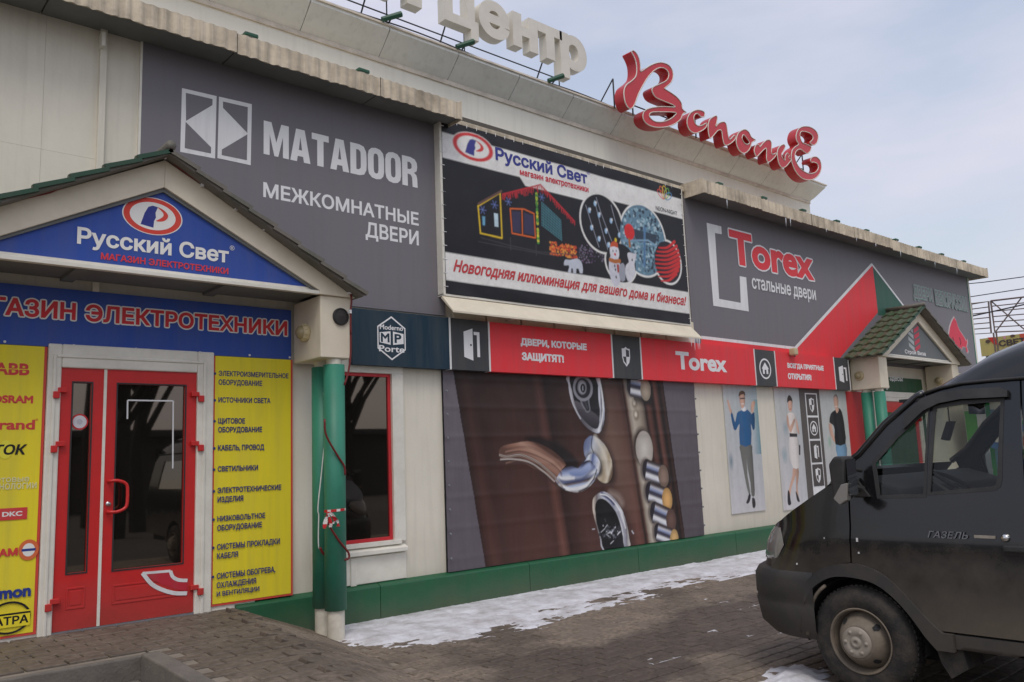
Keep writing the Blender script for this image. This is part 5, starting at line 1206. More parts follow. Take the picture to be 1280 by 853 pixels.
e.ring(q2[10][0]-.02, q2[10][1]-.0, .15, .125, .016, K1); e.poly([(q2[8][0]-.40, q2[8][1]+.03), (q2[8][0]+.01, q2[8][1]+.03), (q2[8][0]+.01, q2[9][1]-.02), (q2[8][0]-.40, q2[9][1]-.02)], YEL); yt('КАТРА', q2[8][0], q2[8][1]-.005, q2[9][1], K1, bold=.035); e.line([(q2[8][0]-.35, q2[8][1]+.012), (q2[8][0]+.01, q2[8][1]+.012)], .014, K1)
e.out('lettering', 'lettering', s, col=True)

# gable sign of the far porch and the signs around its door
s = sign('gable_sign', 'grey triangular gable sign of the far porch with small red and white tower emblem', 'sign', 17.27, 3.3, -.6)
mb = MB(); mb.prism([(15.80, 3.325), (18.74, 3.325), (17.27, 4.15)], -.612, -.585, c=S(120, 126, 128, .8)); mb.out('panel', 'print', s, col=True)
MB().box(15.85, 18.7, -.618, -.612, 3.325, 3.35).out('edge_strip', 'trim', s)
e = Print(-.613)
sx, sz = [(17.075,3.753)][0]; 
for k in range(5):
    z0_ = sz-.30+k*.125
    e.poly([(sx-.26, z0_+.10), (sx-.02, z0_+.0), (sx-.02, z0_+.085), (sx-.26, z0_+.175)], S(190, 198, 198, .9)); e.poly([(sx+.02, z0_+.0), (sx+.26, z0_+.10), (sx+.26, z0_+.175), (sx+.02, z0_+.085)], (.62, .05, .09, 1))
e.txt('Строй Виза', ([(16.586,3.401)][0][0], [(16.579,3.372)][0][1], [(17.543,3.396)][0][0], [(16.604,3.477)][0][1]), WHT, bold=.03)
e.out('lettering', 'lettering', s, col=True)
s = sign('door_sign', 'green sign with short white lettering and arrow over the far door', 'sign', 16.8, 2.6, -.05)
GRN = S(32, 84, 52, .9); panel(s, (15.98, 1.2, 18.60, 3.0), -.035, 'print', GRN, .03)
e = Print(-.036); e.txt('Мы переехали и здесь!', (15.40-.95, 2.60, [(17.69,2.922)][0][0], [(16.926,3.021)][0][1]), WHT, bold=.03); 
e = Print(-.036); e.txt('и здесь!', ([(16.917,2.897)][0][0], [(16.919,2.906)][0][1], [(17.69,2.922)][0][0], [(16.929,3.039)][0][1]), WHT, bold=.03)
e.poly([(16.832,2.815),(17.052,2.813),(16.916,2.72)], WHT); e.out('lettering', 'lettering', s, col=True)
s = sign('red_panel', 'plain red wall panel behind the green columns of the far porch', 'panel', 15.7, .4, -.03)
px0 = [(15.211,1.591)][0][0]; panel(s, (px0, .40, 15.97, 2.66), -.028, 'print', (.60, .03, .035, 1), .025)

# big banner with the door handle
s = sign('banner', 'large grimy banner showing a brown steel door with curved chrome handle and bolts', 'banner', 8, 1.5, -.03)
hx0, hx1 = [(5.716,1.411)][0][0], [(10.483,1.202)][0][0]; hz0_, hz1_ = .385, bz0+.02
DY = -.035
GR1 = S(112, 104, 112, .9)
mb = MB(); nx, nz_ = 90, 44; rows = []
def wav(a, b): return DY+.010*noise.noise(Vector((a*.9, b*.5, 7)))+.0035*noise.noise(Vector((a*5, b*4, 3)))-.004*math.exp(-((b*2.9) % 1-.5)**2*90)
MB().box(hx0, hx1, -.022, -.004, hz0_, hz1_).out('backing', 'backing', s)
e = Paint(DY, hx0, hz0_, hx1, hz1_, .0095, GR1)
e.grad([(hx0, hz0_), (hx1, hz0_), (hx1, hz1_), (hx0, hz1_)], [S(104, 96, 104, .9), S(92, 84, 90, .9), S(112, 104, 112, .9), S(118, 110, 118, .9)])
BR = lambda k: S(70*k, 45*k, 39*k, .95)
dtop = [(5.886,2.657)][0]
TL = (dtop[0]-.02, hz1_); BLc = ([(6.258,0.381)][0][0], hz0_)
TRd = ([(8.881,2.642)][0][0], hz1_); BRd = ([(9.23,0.369)][0][0], hz0_)
def lerp2(A, B, u): return (A[0]+(B[0]-A[0])*u, A[1]+(B[1]-A[1])*u)
stops = [(0, .62), (.05, 1.0), (.10, .8), (.16, .92), (.30, 1.0), (.40, .9), (.435, 1.32), (.455, 1.1), (.475, .62), (.60, .98), (.74, .92), (.765, 1.15), (.79, .9), (.88, 1.05), (.93, 1.25), (1.0, .8)]
for (u0_, k0), (u1_, k1) in zip(stops, stops[1:]):
    e.grad([lerp2(BLc, BRd, u0_), lerp2(BLc, BRd, u1_), lerp2(TL, TRd, u1_), lerp2(TL, TRd, u0_)], [BR(k0*1.3), BR(k1*1.3), BR(k1*.82), BR(k0*.82)])
e.grain(.07, 2, .5, 6)
t_ = [(8.78,2.639),(8.865,2.642),(9.221,2.653),(9.371,2.658),(9.575,2.665),(9.643,2.667),(9.72,2.67)]; b_ = [(9.104,0.381),(9.216,0.37),(9.547,0.362),(9.68,0.359),(9.83,0.363),(9.922,0.364),(10.006,0.372)]
Tp = lambda p: (p[0], hz1_); Bp = lambda p: (p[0], hz0_)
def strip(i, j, cols):
    n = len(cols)-1
    for k in range(n):
        a_, b2 = k/n, (k+1)/n; e.grad([lerp2(Bp(b_[i]), Bp(b_[j]), a_), lerp2(Bp(b_[i]), Bp(b_[j]), b2), lerp2(Tp(t_[i]), Tp(t_[j]), b2), lerp2(Tp(t_[i]), Tp(t_[j]), a_)], [cols[k], cols[k+1], cols[k+1], cols[k]])
strip(0, 1, [BR(1.2), BR(.5), BR(1.3), S(150, 135, 120)])
strip(1, 2, [S(150, 138, 124), S(196, 186, 170), S(182, 172, 156), S(168, 156, 140), S(140, 126, 112), S(60, 48, 44)])
strip(2, 6, [BR(.45), BR(1.0), BR(1.45), BR(1.3), BR(.9), BR(.4), BR(.9), BR(1.6), BR(1.4), BR(.9), BR(.35), BR(.7), BR(.95), BR(.4)])
SV = S(215, 220, 232); DK = S(34, 32, 38); MD = S(120, 124, 138)
# glow of the lamp on the wood
e.ell(*[(8.59,1.738)][0], .16, .55, S(160, 128, 112), rot=.25, f=.25, al=.55)
# upper keyhole plate
pl = [(7.755,2.706),(7.77,2.549),(7.802,2.372),(7.861,2.228),(7.956,2.094),(8.093,1.982),(8.252,1.92),(8.347,1.952),(8.42,2.107),(8.435,2.337),(8.385,2.568),(8.331,2.728)]
e.polyg([(p[0]+.05, p[1]-.05) for p in pl], pl[0], pl[6], [(0, S(30, 22, 22)), (1, S(30, 22, 22))], f=.05, al=.7)
e.polyg(pl, pl[2], pl[9], [(0, S(190, 188, 195)), (.2, S(95, 92, 100)), (.6, S(120, 118, 125)), (.85, S(225, 228, 238)), (.93, S(90, 90, 100)), (1, S(200, 205, 220))])
ip = [(7.806,2.708),(7.825,2.484),(7.867,2.317),(7.961,2.155),(8.113,2.027),(8.243,1.975),(8.301,2.038),(8.338,2.175),(8.327,2.382),(8.274,2.726)]
e.polyg(ip, ip[0], ip[6], [(0, S(22, 21, 24)), (.6, S(30, 29, 32)), (1, S(48, 46, 52))])
e.polyg([(7.857,2.346),(7.957,2.33),(8.067,2.286),(8.176,2.22),(8.321,2.129),(8.306,2.015),(8.237,1.979),(8.067,2.065),(7.931,2.184)], [(8.147,2.265)][0], [(8.063,2.016)][0], [(0, S(98, 94, 100)), (.5, S(70, 67, 73)), (1, S(40, 38, 42))])
kx_, kz_ = [(8.035,2.523)][0]
e.band([(kx_, kz_), [(8.062,2.354)][0], [(8.1,2.253)][0]], (.23, .11), [S(150, 150, 158), DK, S(70, 70, 78), DK, S(140, 142, 152)], sm=3)
e.ell(kx_, kz_, .19, .175, S(150, 150, 158), col2=S(90, 90, 98)); e.ell(kx_, kz_, .145, .135, DK); e.ell(kx_-.015, kz_+.01, .09, .10, S(120, 120, 128), col2=S(215, 216, 222)); e.ell(kx_, kz_, .05, .06, S(36, 34, 38)); e.line([(kx_, kz_-.03), (kx_, kz_+.03)], .012, SV)
e.line([(8.339,2.705),(8.402,2.475),(8.406,2.268),(8.363,2.061),(8.294,1.952)], .03, S(235, 238, 245), 4, al=.9); e.line([(7.765,2.661),(7.783,2.46),(7.843,2.283),(7.958,2.117)], .02, S(215, 215, 222), 4, al=.8)
# lever shadow, rosette, neck, chrome elbow, wooden grip
e.poly([(6.952,1.862),(7.138,1.881),(7.37,1.842),(7.605,1.752),(7.783,1.639),(7.884,1.52),(7.8,1.447),(7.649,1.495),(7.476,1.619),(7.247,1.752)], S(26, 20, 22), 3, f=.03, al=.9)
ro = [(8.034,1.837),(8.135,1.885),(8.254,1.862),(8.39,1.776),(8.49,1.637),(8.534,1.465),(8.513,1.33),(8.432,1.255),(8.316,1.26),(8.213,1.331),(8.169,1.433),(8.075,1.514),(7.997,1.638),(7.992,1.749)]
e.poly([(p[0]+.06, p[1]-.03) for p in ro], S(24, 17, 17), 3, f=.06, al=.85)
e.polyg(ro, [(7.995,1.705)][0], [(8.532,1.443)][0], [(0, S(110, 120, 152)), (.12, S(176, 186, 208)), (.25, S(206, 208, 212)), (.45, S(188, 184, 178)), (.62, S(206, 196, 176)), (.8, S(182, 164, 136)), (.93, S(222, 210, 188)), (1, S(120, 100, 80))])
e.poly([(8.1,1.863),(8.169,1.863),(8.127,1.747),(8.089,1.667),(8.051,1.668),(8.037,1.748)], S(104, 118, 160), 3, f=.03, al=.7); e.line([(8.222,1.869),(8.321,1.743),(8.407,1.56),(8.426,1.379)], .05, S(236, 230, 216), 4, f=.03, al=.7); e.line([(8.166,1.874),(8.14,1.746),(8.183,1.656)], .02, S(40, 44, 66), 4, al=.8)
e.poly([(8.225,1.565),(8.331,1.45),(8.314,1.361),(8.174,1.333),(8.114,1.391)], S(60, 50, 48), 3, f=.03, al=.8)
e.poly([(8.049,1.646),(8.206,1.669),(8.328,1.54),(8.329,1.427),(8.223,1.331),(8.074,1.293),(7.935,1.394),(7.897,1.487),(7.993,1.581)], S(58, 54, 62), 2, f=.03, al=.8)
nk = [(8.074,1.632),(8.192,1.651),(8.289,1.541),(8.297,1.44),(8.208,1.354),(8.076,1.315),(7.954,1.397),(7.916,1.486),(8.015,1.571)]
e.polyg(nk, [(7.965,1.551)][0], [(8.296,1.429)][0], [(0, S(130, 150, 200)), (.25, S(225, 232, 245)), (.45, S(90, 104, 150)), (.65, S(190, 200, 225)), (.85, S(235, 235, 238)), (1, S(90, 80, 80))])
el = [(7.63,1.479),(7.757,1.496),(7.864,1.466),(7.964,1.54),(8.088,1.565),(8.161,1.505),(8.241,1.431),(8.249,1.375),(8.144,1.275),(8.003,1.193),(7.843,1.158),(7.695,1.175),(7.547,1.229),(7.434,1.341),(7.498,1.411)]
e.polyg(el, [(7.758,1.509)][0], [(7.795,1.148)][0], [(0, S(52, 48, 62)), (.10, S(96, 104, 136)), (.24, S(168, 182, 216)), (.40, S(228, 232, 243)), (.50, S(150, 158, 180)), (.60, S(66, 62, 76)), (.66, S(120, 104, 98)), (.72, S(170, 185, 215)), (.84, S(242, 243, 246)), (.92, S(120, 118, 125)), (1, S(225, 222, 220))])
e.polyg([(7.691,1.425),(7.807,1.455),(7.91,1.443),(8.01,1.51),(8.099,1.536),(8.112,1.458),(8.016,1.377),(7.888,1.352),(7.748,1.366)], [(7.899,1.509)][0], [(7.887,1.345)][0], [(0, S(176, 190, 224)), (1, S(112, 132, 180))], f=.02)
e.line([(7.459,1.357),(7.606,1.304),(7.76,1.307),(7.916,1.311),(8.082,1.403),(8.179,1.477)], .035, S(60, 72, 120), 5, f=.02, al=.7); e.line([(7.49,1.368),(7.639,1.341),(7.778,1.343)], .03, S(240, 243, 250), 4, f=.015); e.line([(7.514,1.276),(7.676,1.21),(7.845,1.195),(8.023,1.252),(8.182,1.355)], .035, S(248, 248, 250), 5, f=.015); e.line([(8.221,1.431),(8.139,1.301),(8.004,1.207),(7.859,1.166)], .022, S(50, 44, 50), 4, al=.8)
gp = [(6.526,1.725),(6.604,1.782),(6.796,1.81),(6.993,1.83),(7.191,1.795),(7.392,1.717),(7.536,1.628),(7.645,1.521),(7.549,1.452),(7.434,1.339),(7.287,1.451),(7.091,1.562),(6.869,1.625),(6.649,1.604),(6.548,1.629)]
e.polyg(gp, [(7.078,1.829)][0], [(6.936,1.561)][0], [(0, S(88, 60, 50)), (.12, S(150, 112, 96)), (.35, S(186, 148, 128)), (.6, S(158, 116, 98)), (.85, S(128, 92, 78)), (1, S(100, 70, 60))])
random.seed(9)
for k in range(16):
    u = random.random(); dz = -.02-.30*u; e.line([(p[0], p[1]+dz*(1.0 if i > 1 else .7)) for i, p in enumerate([(6.63,1.77),(6.851,1.795),(7.076,1.791),(7.303,1.708),(7.475,1.612),(7.566,1.53)])], .012, random.choice([S(175, 136, 118), S(98, 66, 56), S(84, 56, 48)]), 4, al=.4)
e.band([(6.539,1.67),(6.651,1.647),(6.871,1.662),(7.093,1.593),(7.289,1.478),(7.453,1.357)], .035, [S(90, 64, 54), S(170, 158, 148), S(110, 88, 78), S(190, 178, 168), S(90, 70, 62)], 5); e.line([(6.547,1.617),(6.731,1.616),(6.979,1.58),(7.229,1.457),(7.427,1.316)], .018, S(208, 200, 192), 5, al=.8); e.line([(6.557,1.597),(6.73,1.596),(6.978,1.555),(7.213,1.43),(7.41,1.295),(7.6,1.208)], .016, S(60, 44, 42), 5, al=.8)
# lower plate
pl = [(8.106,1.001),(8.129,1.068),(8.221,1.123),(8.337,1.138),(8.476,1.083),(8.598,0.971),(8.694,0.842),(8.76,0.679),(8.785,0.501),(8.773,0.328),(8.287,0.341),(8.202,0.552),(8.142,0.744),(8.102,0.883)]
e.poly([(p[0]+.06, p[1]-.0) for p in pl], S(30, 20, 20), 2, f=.08, al=.6)
e.polyg(pl, [(8.098,0.832)][0], [(8.81,0.781)][0], [(0, S(228, 214, 198)), (.1, S(120, 112, 112)), (.3, S(225, 228, 238)), (.55, S(150, 154, 168)), (.8, S(232, 234, 240)), (.92, S(128, 124, 130)), (1, S(205, 200, 196))])
ip = [(8.146,0.931),(8.183,1.017),(8.254,1.054),(8.367,1.025),(8.489,0.925),(8.584,0.797),(8.644,0.635),(8.67,0.442),(8.664,0.304),(8.307,0.339),(8.222,0.551),(8.162,0.742)]
e.polyg(ip, ip[0], ip[7], [(0, S(14, 13, 15)), (.6, S(20, 19, 22)), (1, S(34, 32, 38))])
e.line([(8.292,1.114),(8.426,1.048),(8.525,0.975)], .05, S(52, 58, 110), 4, f=.015); e.line([(8.258,1.109),(8.397,1.081),(8.546,0.974),(8.664,0.809),(8.729,0.629)], .02, S(250, 250, 252), 5); e.line([(8.588,0.849),(8.679,0.668),(8.71,0.473),(8.705,0.352)], .035, S(160, 160, 175), 4, f=.02); e.line([(8.465,1.11),(8.606,1.058),(8.678,0.966)], .05, S(200, 180, 168), 4, f=.06, al=.6)
random.seed(5); kc = [(8.424,0.61)][0]
for k in range(60):
    a_ = (kc[0]+random.gauss(0, .12), kc[1]+random.gauss(0, .05)); e.line([a_, (a_[0]+random.uniform(-.09, .09), a_[1]+random.uniform(-.05, .05))], random.uniform(.008, .02), random.choice([S(130, 134, 146), S(225, 227, 235), S(70, 72, 80), S(30, 30, 34)]), al=.8)
for p in [(9.068,2.338),(9.089,2.168)]: e.ell(p[0], p[1], .06, .075, S(140, 126, 110), f=.02); e.ell(p[0]-.012, p[1]+.012, .03, .04, S(226, 216, 200), f=.015)
p = [(9.22,1.691)][0]; e.ell(p[0]-.04, p[1]+.03, .20, .27, S(70, 58, 50), f=.03); e.ell(p[0], p[1], .185, .255, S(176, 168, 158), col2=S(222, 216, 206))
def bolt(A, B, endc, sc=1):
    e.band([(A[0]+.05, A[1]-.16*sc), (B[0]+.10, B[1]-.16*sc)], .16*sc, [S(24, 17, 17)]*2, 0, f=.04, al=.8); e.ell(A[0]-.01, A[1], .13*sc, .18*sc, S(120, 110, 102), f=.02); e.ell(A[0]+.02, A[1], .11*sc, .16*sc, S(44, 40, 46))
    e.band([A, B], .32*sc, [S(44, 38, 42), S(96, 92, 100), S(222, 224, 232), S(240, 240, 244), S(80, 78, 92), S(58, 56, 72), S(150, 162, 196), S(200, 200, 208), S(92, 82, 82), S(40, 34, 36)], 0)
    e.ell(B[0]+.03, B[1]-.03, .135*sc, .19*sc, S(40, 32, 30), f=.02); e.ell(B[0], B[1], .12*sc, .17*sc, tuple(c*.75 for c in endc[:3])+(1,), col2=endc); e.ell(B[0], B[1], .075*sc, .11*sc, endc, col2=tuple(c*1.25 for c in endc[:3])+(1,), f=.015)
for (A, B), ec, sc in (([(9.003,2.582),(9.319,2.537)], S(175, 160, 140), .95), ([(9.235,1.395),(9.602,1.292)], S(140, 118, 104), .95), ([(9.27,1.084),(9.652,0.962)], S(216, 168, 104), .95), ([(9.343,0.797),(9.711,0.661)], S(104, 78, 70), .95), ([(9.388,0.521),(9.758,0.394)], S(210, 172, 114), .8)): bolt(A, B, ec, sc)
e.grain(.03, 8)
e.out('artwork', 'print_vinyl', s, fn=lambda a, b: wav(a, b)-DY)
mb = MB()
for k in range(9): 
    zz = hz0_+.15+k*.27
    for xx in (hx0, hx1): mb.lathe([(.016, 0), (.012, .01), (0, .012)], (xx+(.03 if xx == hx0 else -.03), -.062, zz), (0, -1, 0), 8)
mb.out('eyelets', 'steel_grey', s)

# posters with people
def person_poster(r, label, draw, m='print'):
    s = sign('poster', label, 'poster', (r[0]+r[2])/2, r[1], -.03)
    panel(s, r, -.018, 'print', S(205, 204, 200), .016, 'board'); e = Paint(-.0195, r[0], r[1], r[2], r[3], .0085, S(205, 204, 200), shade=.5); draw(e, r)
    e.grain(.05, 5); e.out('picture', 'print', s)
pr = (11.22,0.644,12.321,3.457); pr = ([(11.244,1.678)][0][0], [(11.239,0.637)][0][1], [(12.196,1.661)][0][0], bz0+.03)
SK = S(205, 165, 145); DK2 = S(45, 42, 48)
def man1(e, r):
    x0, z0, x1, z1 = r
    e.grad([(x0, z0), (x1, z0), (x1, z1), (x0, z1)], [S(208, 206, 208), S(206, 204, 206), S(170, 185, 190), S(196, 202, 202)], 6, 10)
    mid = (x0+x1)/2; sp1, sp2 = [(12.064,1.576),(11.297,1.454)]
    e.grad([(x1-.20, 1.55), (x1, 1.55), (x1, 2.45), (x1-.20, 2.45)], [S(185, 192, 198), S(110, 150, 165), S(120, 160, 165), S(185, 195, 198)], 4, 4)
    e.ell(sp2[0]+.03, sp2[1], .07, .16, S(200, 200, 202), 24, col2=S(120, 142, 155))
    P_ = lambda pts, col, sm=2: e.poly(smooth_loop(pts, sm), col)
    P_([(11.605,1.714),(11.918,1.709),(11.934,1.608),(11.933,1.378),(11.923,1.092),(11.905,0.893),(11.814,0.893),(11.807,1.097),(11.763,1.326),(11.757,1.469),(11.747,1.213),(11.79,0.942),(11.733,0.931),(11.682,1.103),(11.631,1.387),(11.598,1.587)], S(112, 112, 108))
    P_([(11.748,0.93),(11.794,0.899),(11.751,0.803),(11.686,0.771),(11.649,0.79),(11.697,0.849)], DK2); P_([(11.824,0.855),(11.897,0.837),(11.909,0.737),(11.867,0.692),(11.819,0.715)], DK2)
    P_([(11.333,2.412),(11.374,2.427),(11.418,2.314),(11.454,2.214),(11.412,2.197),(11.373,2.27)], SK); P_([(12.024,2.395),(12.096,2.426),(12.133,2.397),(12.084,2.307),(12.051,2.219),(12.0,2.224),(11.99,2.306)], SK)
    P_([(11.698,2.259),(11.894,2.276),(11.997,2.204),(12.084,2.234),(12.057,1.969),(11.993,1.955),(11.954,2.043),(11.918,1.712),(11.596,1.717),(11.634,2.043),(11.538,1.957),(11.46,1.958),(11.407,2.191),(11.463,2.208),(11.513,2.066),(11.583,2.215)], S(38, 92, 140))
    P_([(11.735,2.309),(11.859,2.319),(11.862,2.27),(11.788,2.246),(11.72,2.268)], S(225, 225, 228)); P_([(11.686,2.505),(11.752,2.542),(11.827,2.538),(11.846,2.45),(11.824,2.362),(11.769,2.298),(11.711,2.317),(11.686,2.389)], SK)
    P_([(11.668,2.482),(11.687,2.549),(11.773,2.589),(11.851,2.562),(11.852,2.494),(11.816,2.529),(11.722,2.512)], S(95, 70, 50)); e.line([(11.694,2.453),(11.837,2.462)], .018, DK2); e.line([(11.723,2.367),(11.805,2.371)], .014, S(235, 230, 228))
person_poster(pr, 'narrow poster of a man in blue jumper raising both hands', man1)
pw_ = ([(12.761,2.59)][0][0], [(12.705,0.592)][0][1], [(13.627,2.596)][0][0], bz0+.03); pw_ = ([(12.727,1.573)][0][0], pw_[1], [(13.527,1.555)][0][0], pw_[3])
def woman(e, r):
    x0, z0, x1, z1 = r
    e.grad([(x0, z0), (x1, z0), (x1, z1), (x0, z1)], [S(212, 208, 210), S(206, 206, 210), S(182, 190, 192), S(200, 202, 200)], 6, 10)
    P_ = lambda pts, col, sm=2: e.poly(smooth_loop(pts, sm), col)
    for p in [(13.001,1.97),(12.902,1.512),(13.298,1.618)]: e.ell(*p, .10, .16, S(198, 200, 202), 24, col2=S(160, 178, 184))
    P_([(13.123,1.282),(13.298,1.284),(13.283,1.126),(13.227,0.985),(13.219,0.871),(13.231,0.742),(13.188,0.744),(13.165,0.874),(13.178,1.016),(13.196,1.159),(13.128,1.076),(13.029,0.966),(12.979,0.855),(12.921,0.76),(12.881,0.776),(12.92,0.887),(12.995,1.025),(13.088,1.163)], SK)
    P_([(12.903,0.916),(12.952,0.885),(12.963,0.758),(12.973,0.686),(12.886,0.67),(12.866,0.749)], DK2); P_([(13.146,0.889),(13.185,0.858),(13.251,0.732),(13.236,0.704),(13.174,0.725),(13.154,0.803)], DK2)
    P_([(13.101,1.819),(13.358,1.816),(13.391,1.646),(13.353,1.413),(13.32,1.284),(13.135,1.287),(13.047,1.479),(13.053,1.652)], S(222, 216, 212))
    P_([(13.075,2.203),(13.151,2.238),(13.288,2.234),(13.361,2.175),(13.376,2.028),(13.351,1.875),(13.121,1.877),(13.075,1.999)], S(222, 214, 208)); P_([(13.074,2.197),(13.12,2.145),(13.14,1.999),(13.269,2.116),(13.315,2.131),(13.319,2.086),(13.181,1.911),(13.116,1.912),(13.052,2.057)], SK); P_([(13.356,2.145),(13.409,2.028),(13.43,1.88),(13.394,1.866),(13.349,1.998)], SK)
    P_([(13.111,1.883),(13.351,1.872),(13.353,1.816),(13.106,1.819)], DK2, 0 or 1); P_([(13.145,2.438),(13.216,2.474),(13.285,2.455),(13.279,2.351),(13.237,2.263),(13.171,2.256),(13.137,2.32)], SK); P_([(13.124,2.408),(13.13,2.482),(13.183,2.542),(13.237,2.534),(13.284,2.484),(13.294,2.411),(13.256,2.446),(13.178,2.438)], S(50, 38, 36)); e.line([(13.177,2.297),(13.232,2.301)], .012, S(180, 70, 70))
    e.poly([(13.38,1.681),(13.428,1.669),(13.4,1.499),(13.356,1.501)], DK2)
person_poster(pw_, 'narrow poster of a woman in white dress with black belt', woman)
pi_ = (pw_[2]+.005, pw_[1], [(14.233,1.539)][0][0], pw_[3])
s = sign('symbol_strip', 'vertical grey strip of white framed door, house and shield symbols between two posters', 'sign', (pi_[0]+pi_[2])/2, pi_[1], -.03)
panel(s, pi_, -.018, 'print', S(98, 92, 90, .9), .016, 'board'); e = Print(-.0185)
ix0 = [(13.727,1.997)][0][0]; ix1 = [(14.141,1.996)][0][0]; cw_ = ix1-ix0; iz1 = [(13.77,2.594)][0][1]; step = (iz1-[(13.698,0.927)][0][1])/4
e.poly([(ix0, iz1), (ix1, iz1), (ix1, pi_[1]+.02), (ix0, pi_[1]+.02)], WHT)
k = 0; zc = iz1-.02
while zc-step+.03 > pi_[1]:
    e.poly([(ix0+.03, zc), (ix1-.03, zc), (ix1-.03, zc-step+.035), (ix0+.03, zc-step+.035)], S(86, 80, 80, .9)); c1_ = (ix0+ix1)/2; c2_ = zc-step/2+.015
    if k % 3 == 0: shield_icon(e, c1_, c2_, .17, .26, WHT, S(86, 80, 80, .9))
    elif k % 3 == 1: house_icon(e, c1_, c2_, .13, WHT, S(86, 80, 80, .9))
    else: door_icon(e, c1_-.08, c2_-.13, c1_+.09, c2_+.13, WHT, S(86, 80, 80, .9))
    zc -= step; k += 1
e.out('symbols', 'print', s, col=True)
pm_ = (pi_[2]+.005, pw_[1], [(15.336,1.897)][0][0], pw_[3])
def man2(e, r):
    x0, z0, x1, z1 = r
    e.grad([(x0, z0), (x1, z0), (x1, z1), (x0, z1)], [S(205, 205, 206), S(208, 206, 206), S(200, 204, 200), S(190, 194, 192)], 6, 10)
    P_ = lambda pts, col, sm=2: e.poly(smooth_loop(pts, sm), col)
    e.ell(*[(14.447,1.718)][0], .07, .12, S(195, 200, 198), 20, col2=S(150, 190, 165))
    P_([(14.666,1.672),(15.045,1.672),(15.042,1.459),(15.013,1.178),(14.794,1.094),(14.718,1.189),(14.684,1.437)], S(120, 155, 185)); P_([(14.475,2.042),(14.583,2.026),(14.603,1.902),(14.662,1.783),(14.782,1.76),(14.749,1.683),(14.611,1.71),(14.49,1.856)], SK)
    P_([(14.583,2.228),(14.738,2.292),(14.905,2.341),(15.005,2.263),(15.048,2.089),(15.056,1.93),(15.032,1.672),(14.652,1.666),(14.671,1.932),(14.626,2.026),(14.505,2.073)], S(38, 36, 42)); P_([(14.765,2.34),(14.893,2.347),(14.896,2.294),(14.81,2.239)], SK); P_([(14.741,2.544),(14.824,2.587),(14.894,2.557),(14.91,2.436),(14.851,2.325),(14.773,2.315),(14.74,2.402)], SK); P_([(14.732,2.528),(14.8,2.593),(14.875,2.588),(14.902,2.531),(14.832,2.562)], S(140, 130, 125)); e.line([(14.77,2.365),(14.847,2.369)], .012, S(235, 230, 228))
person_poster(pm_, 'narrow poster of a man in black polo shirt and jeans, hand on hip', man2)

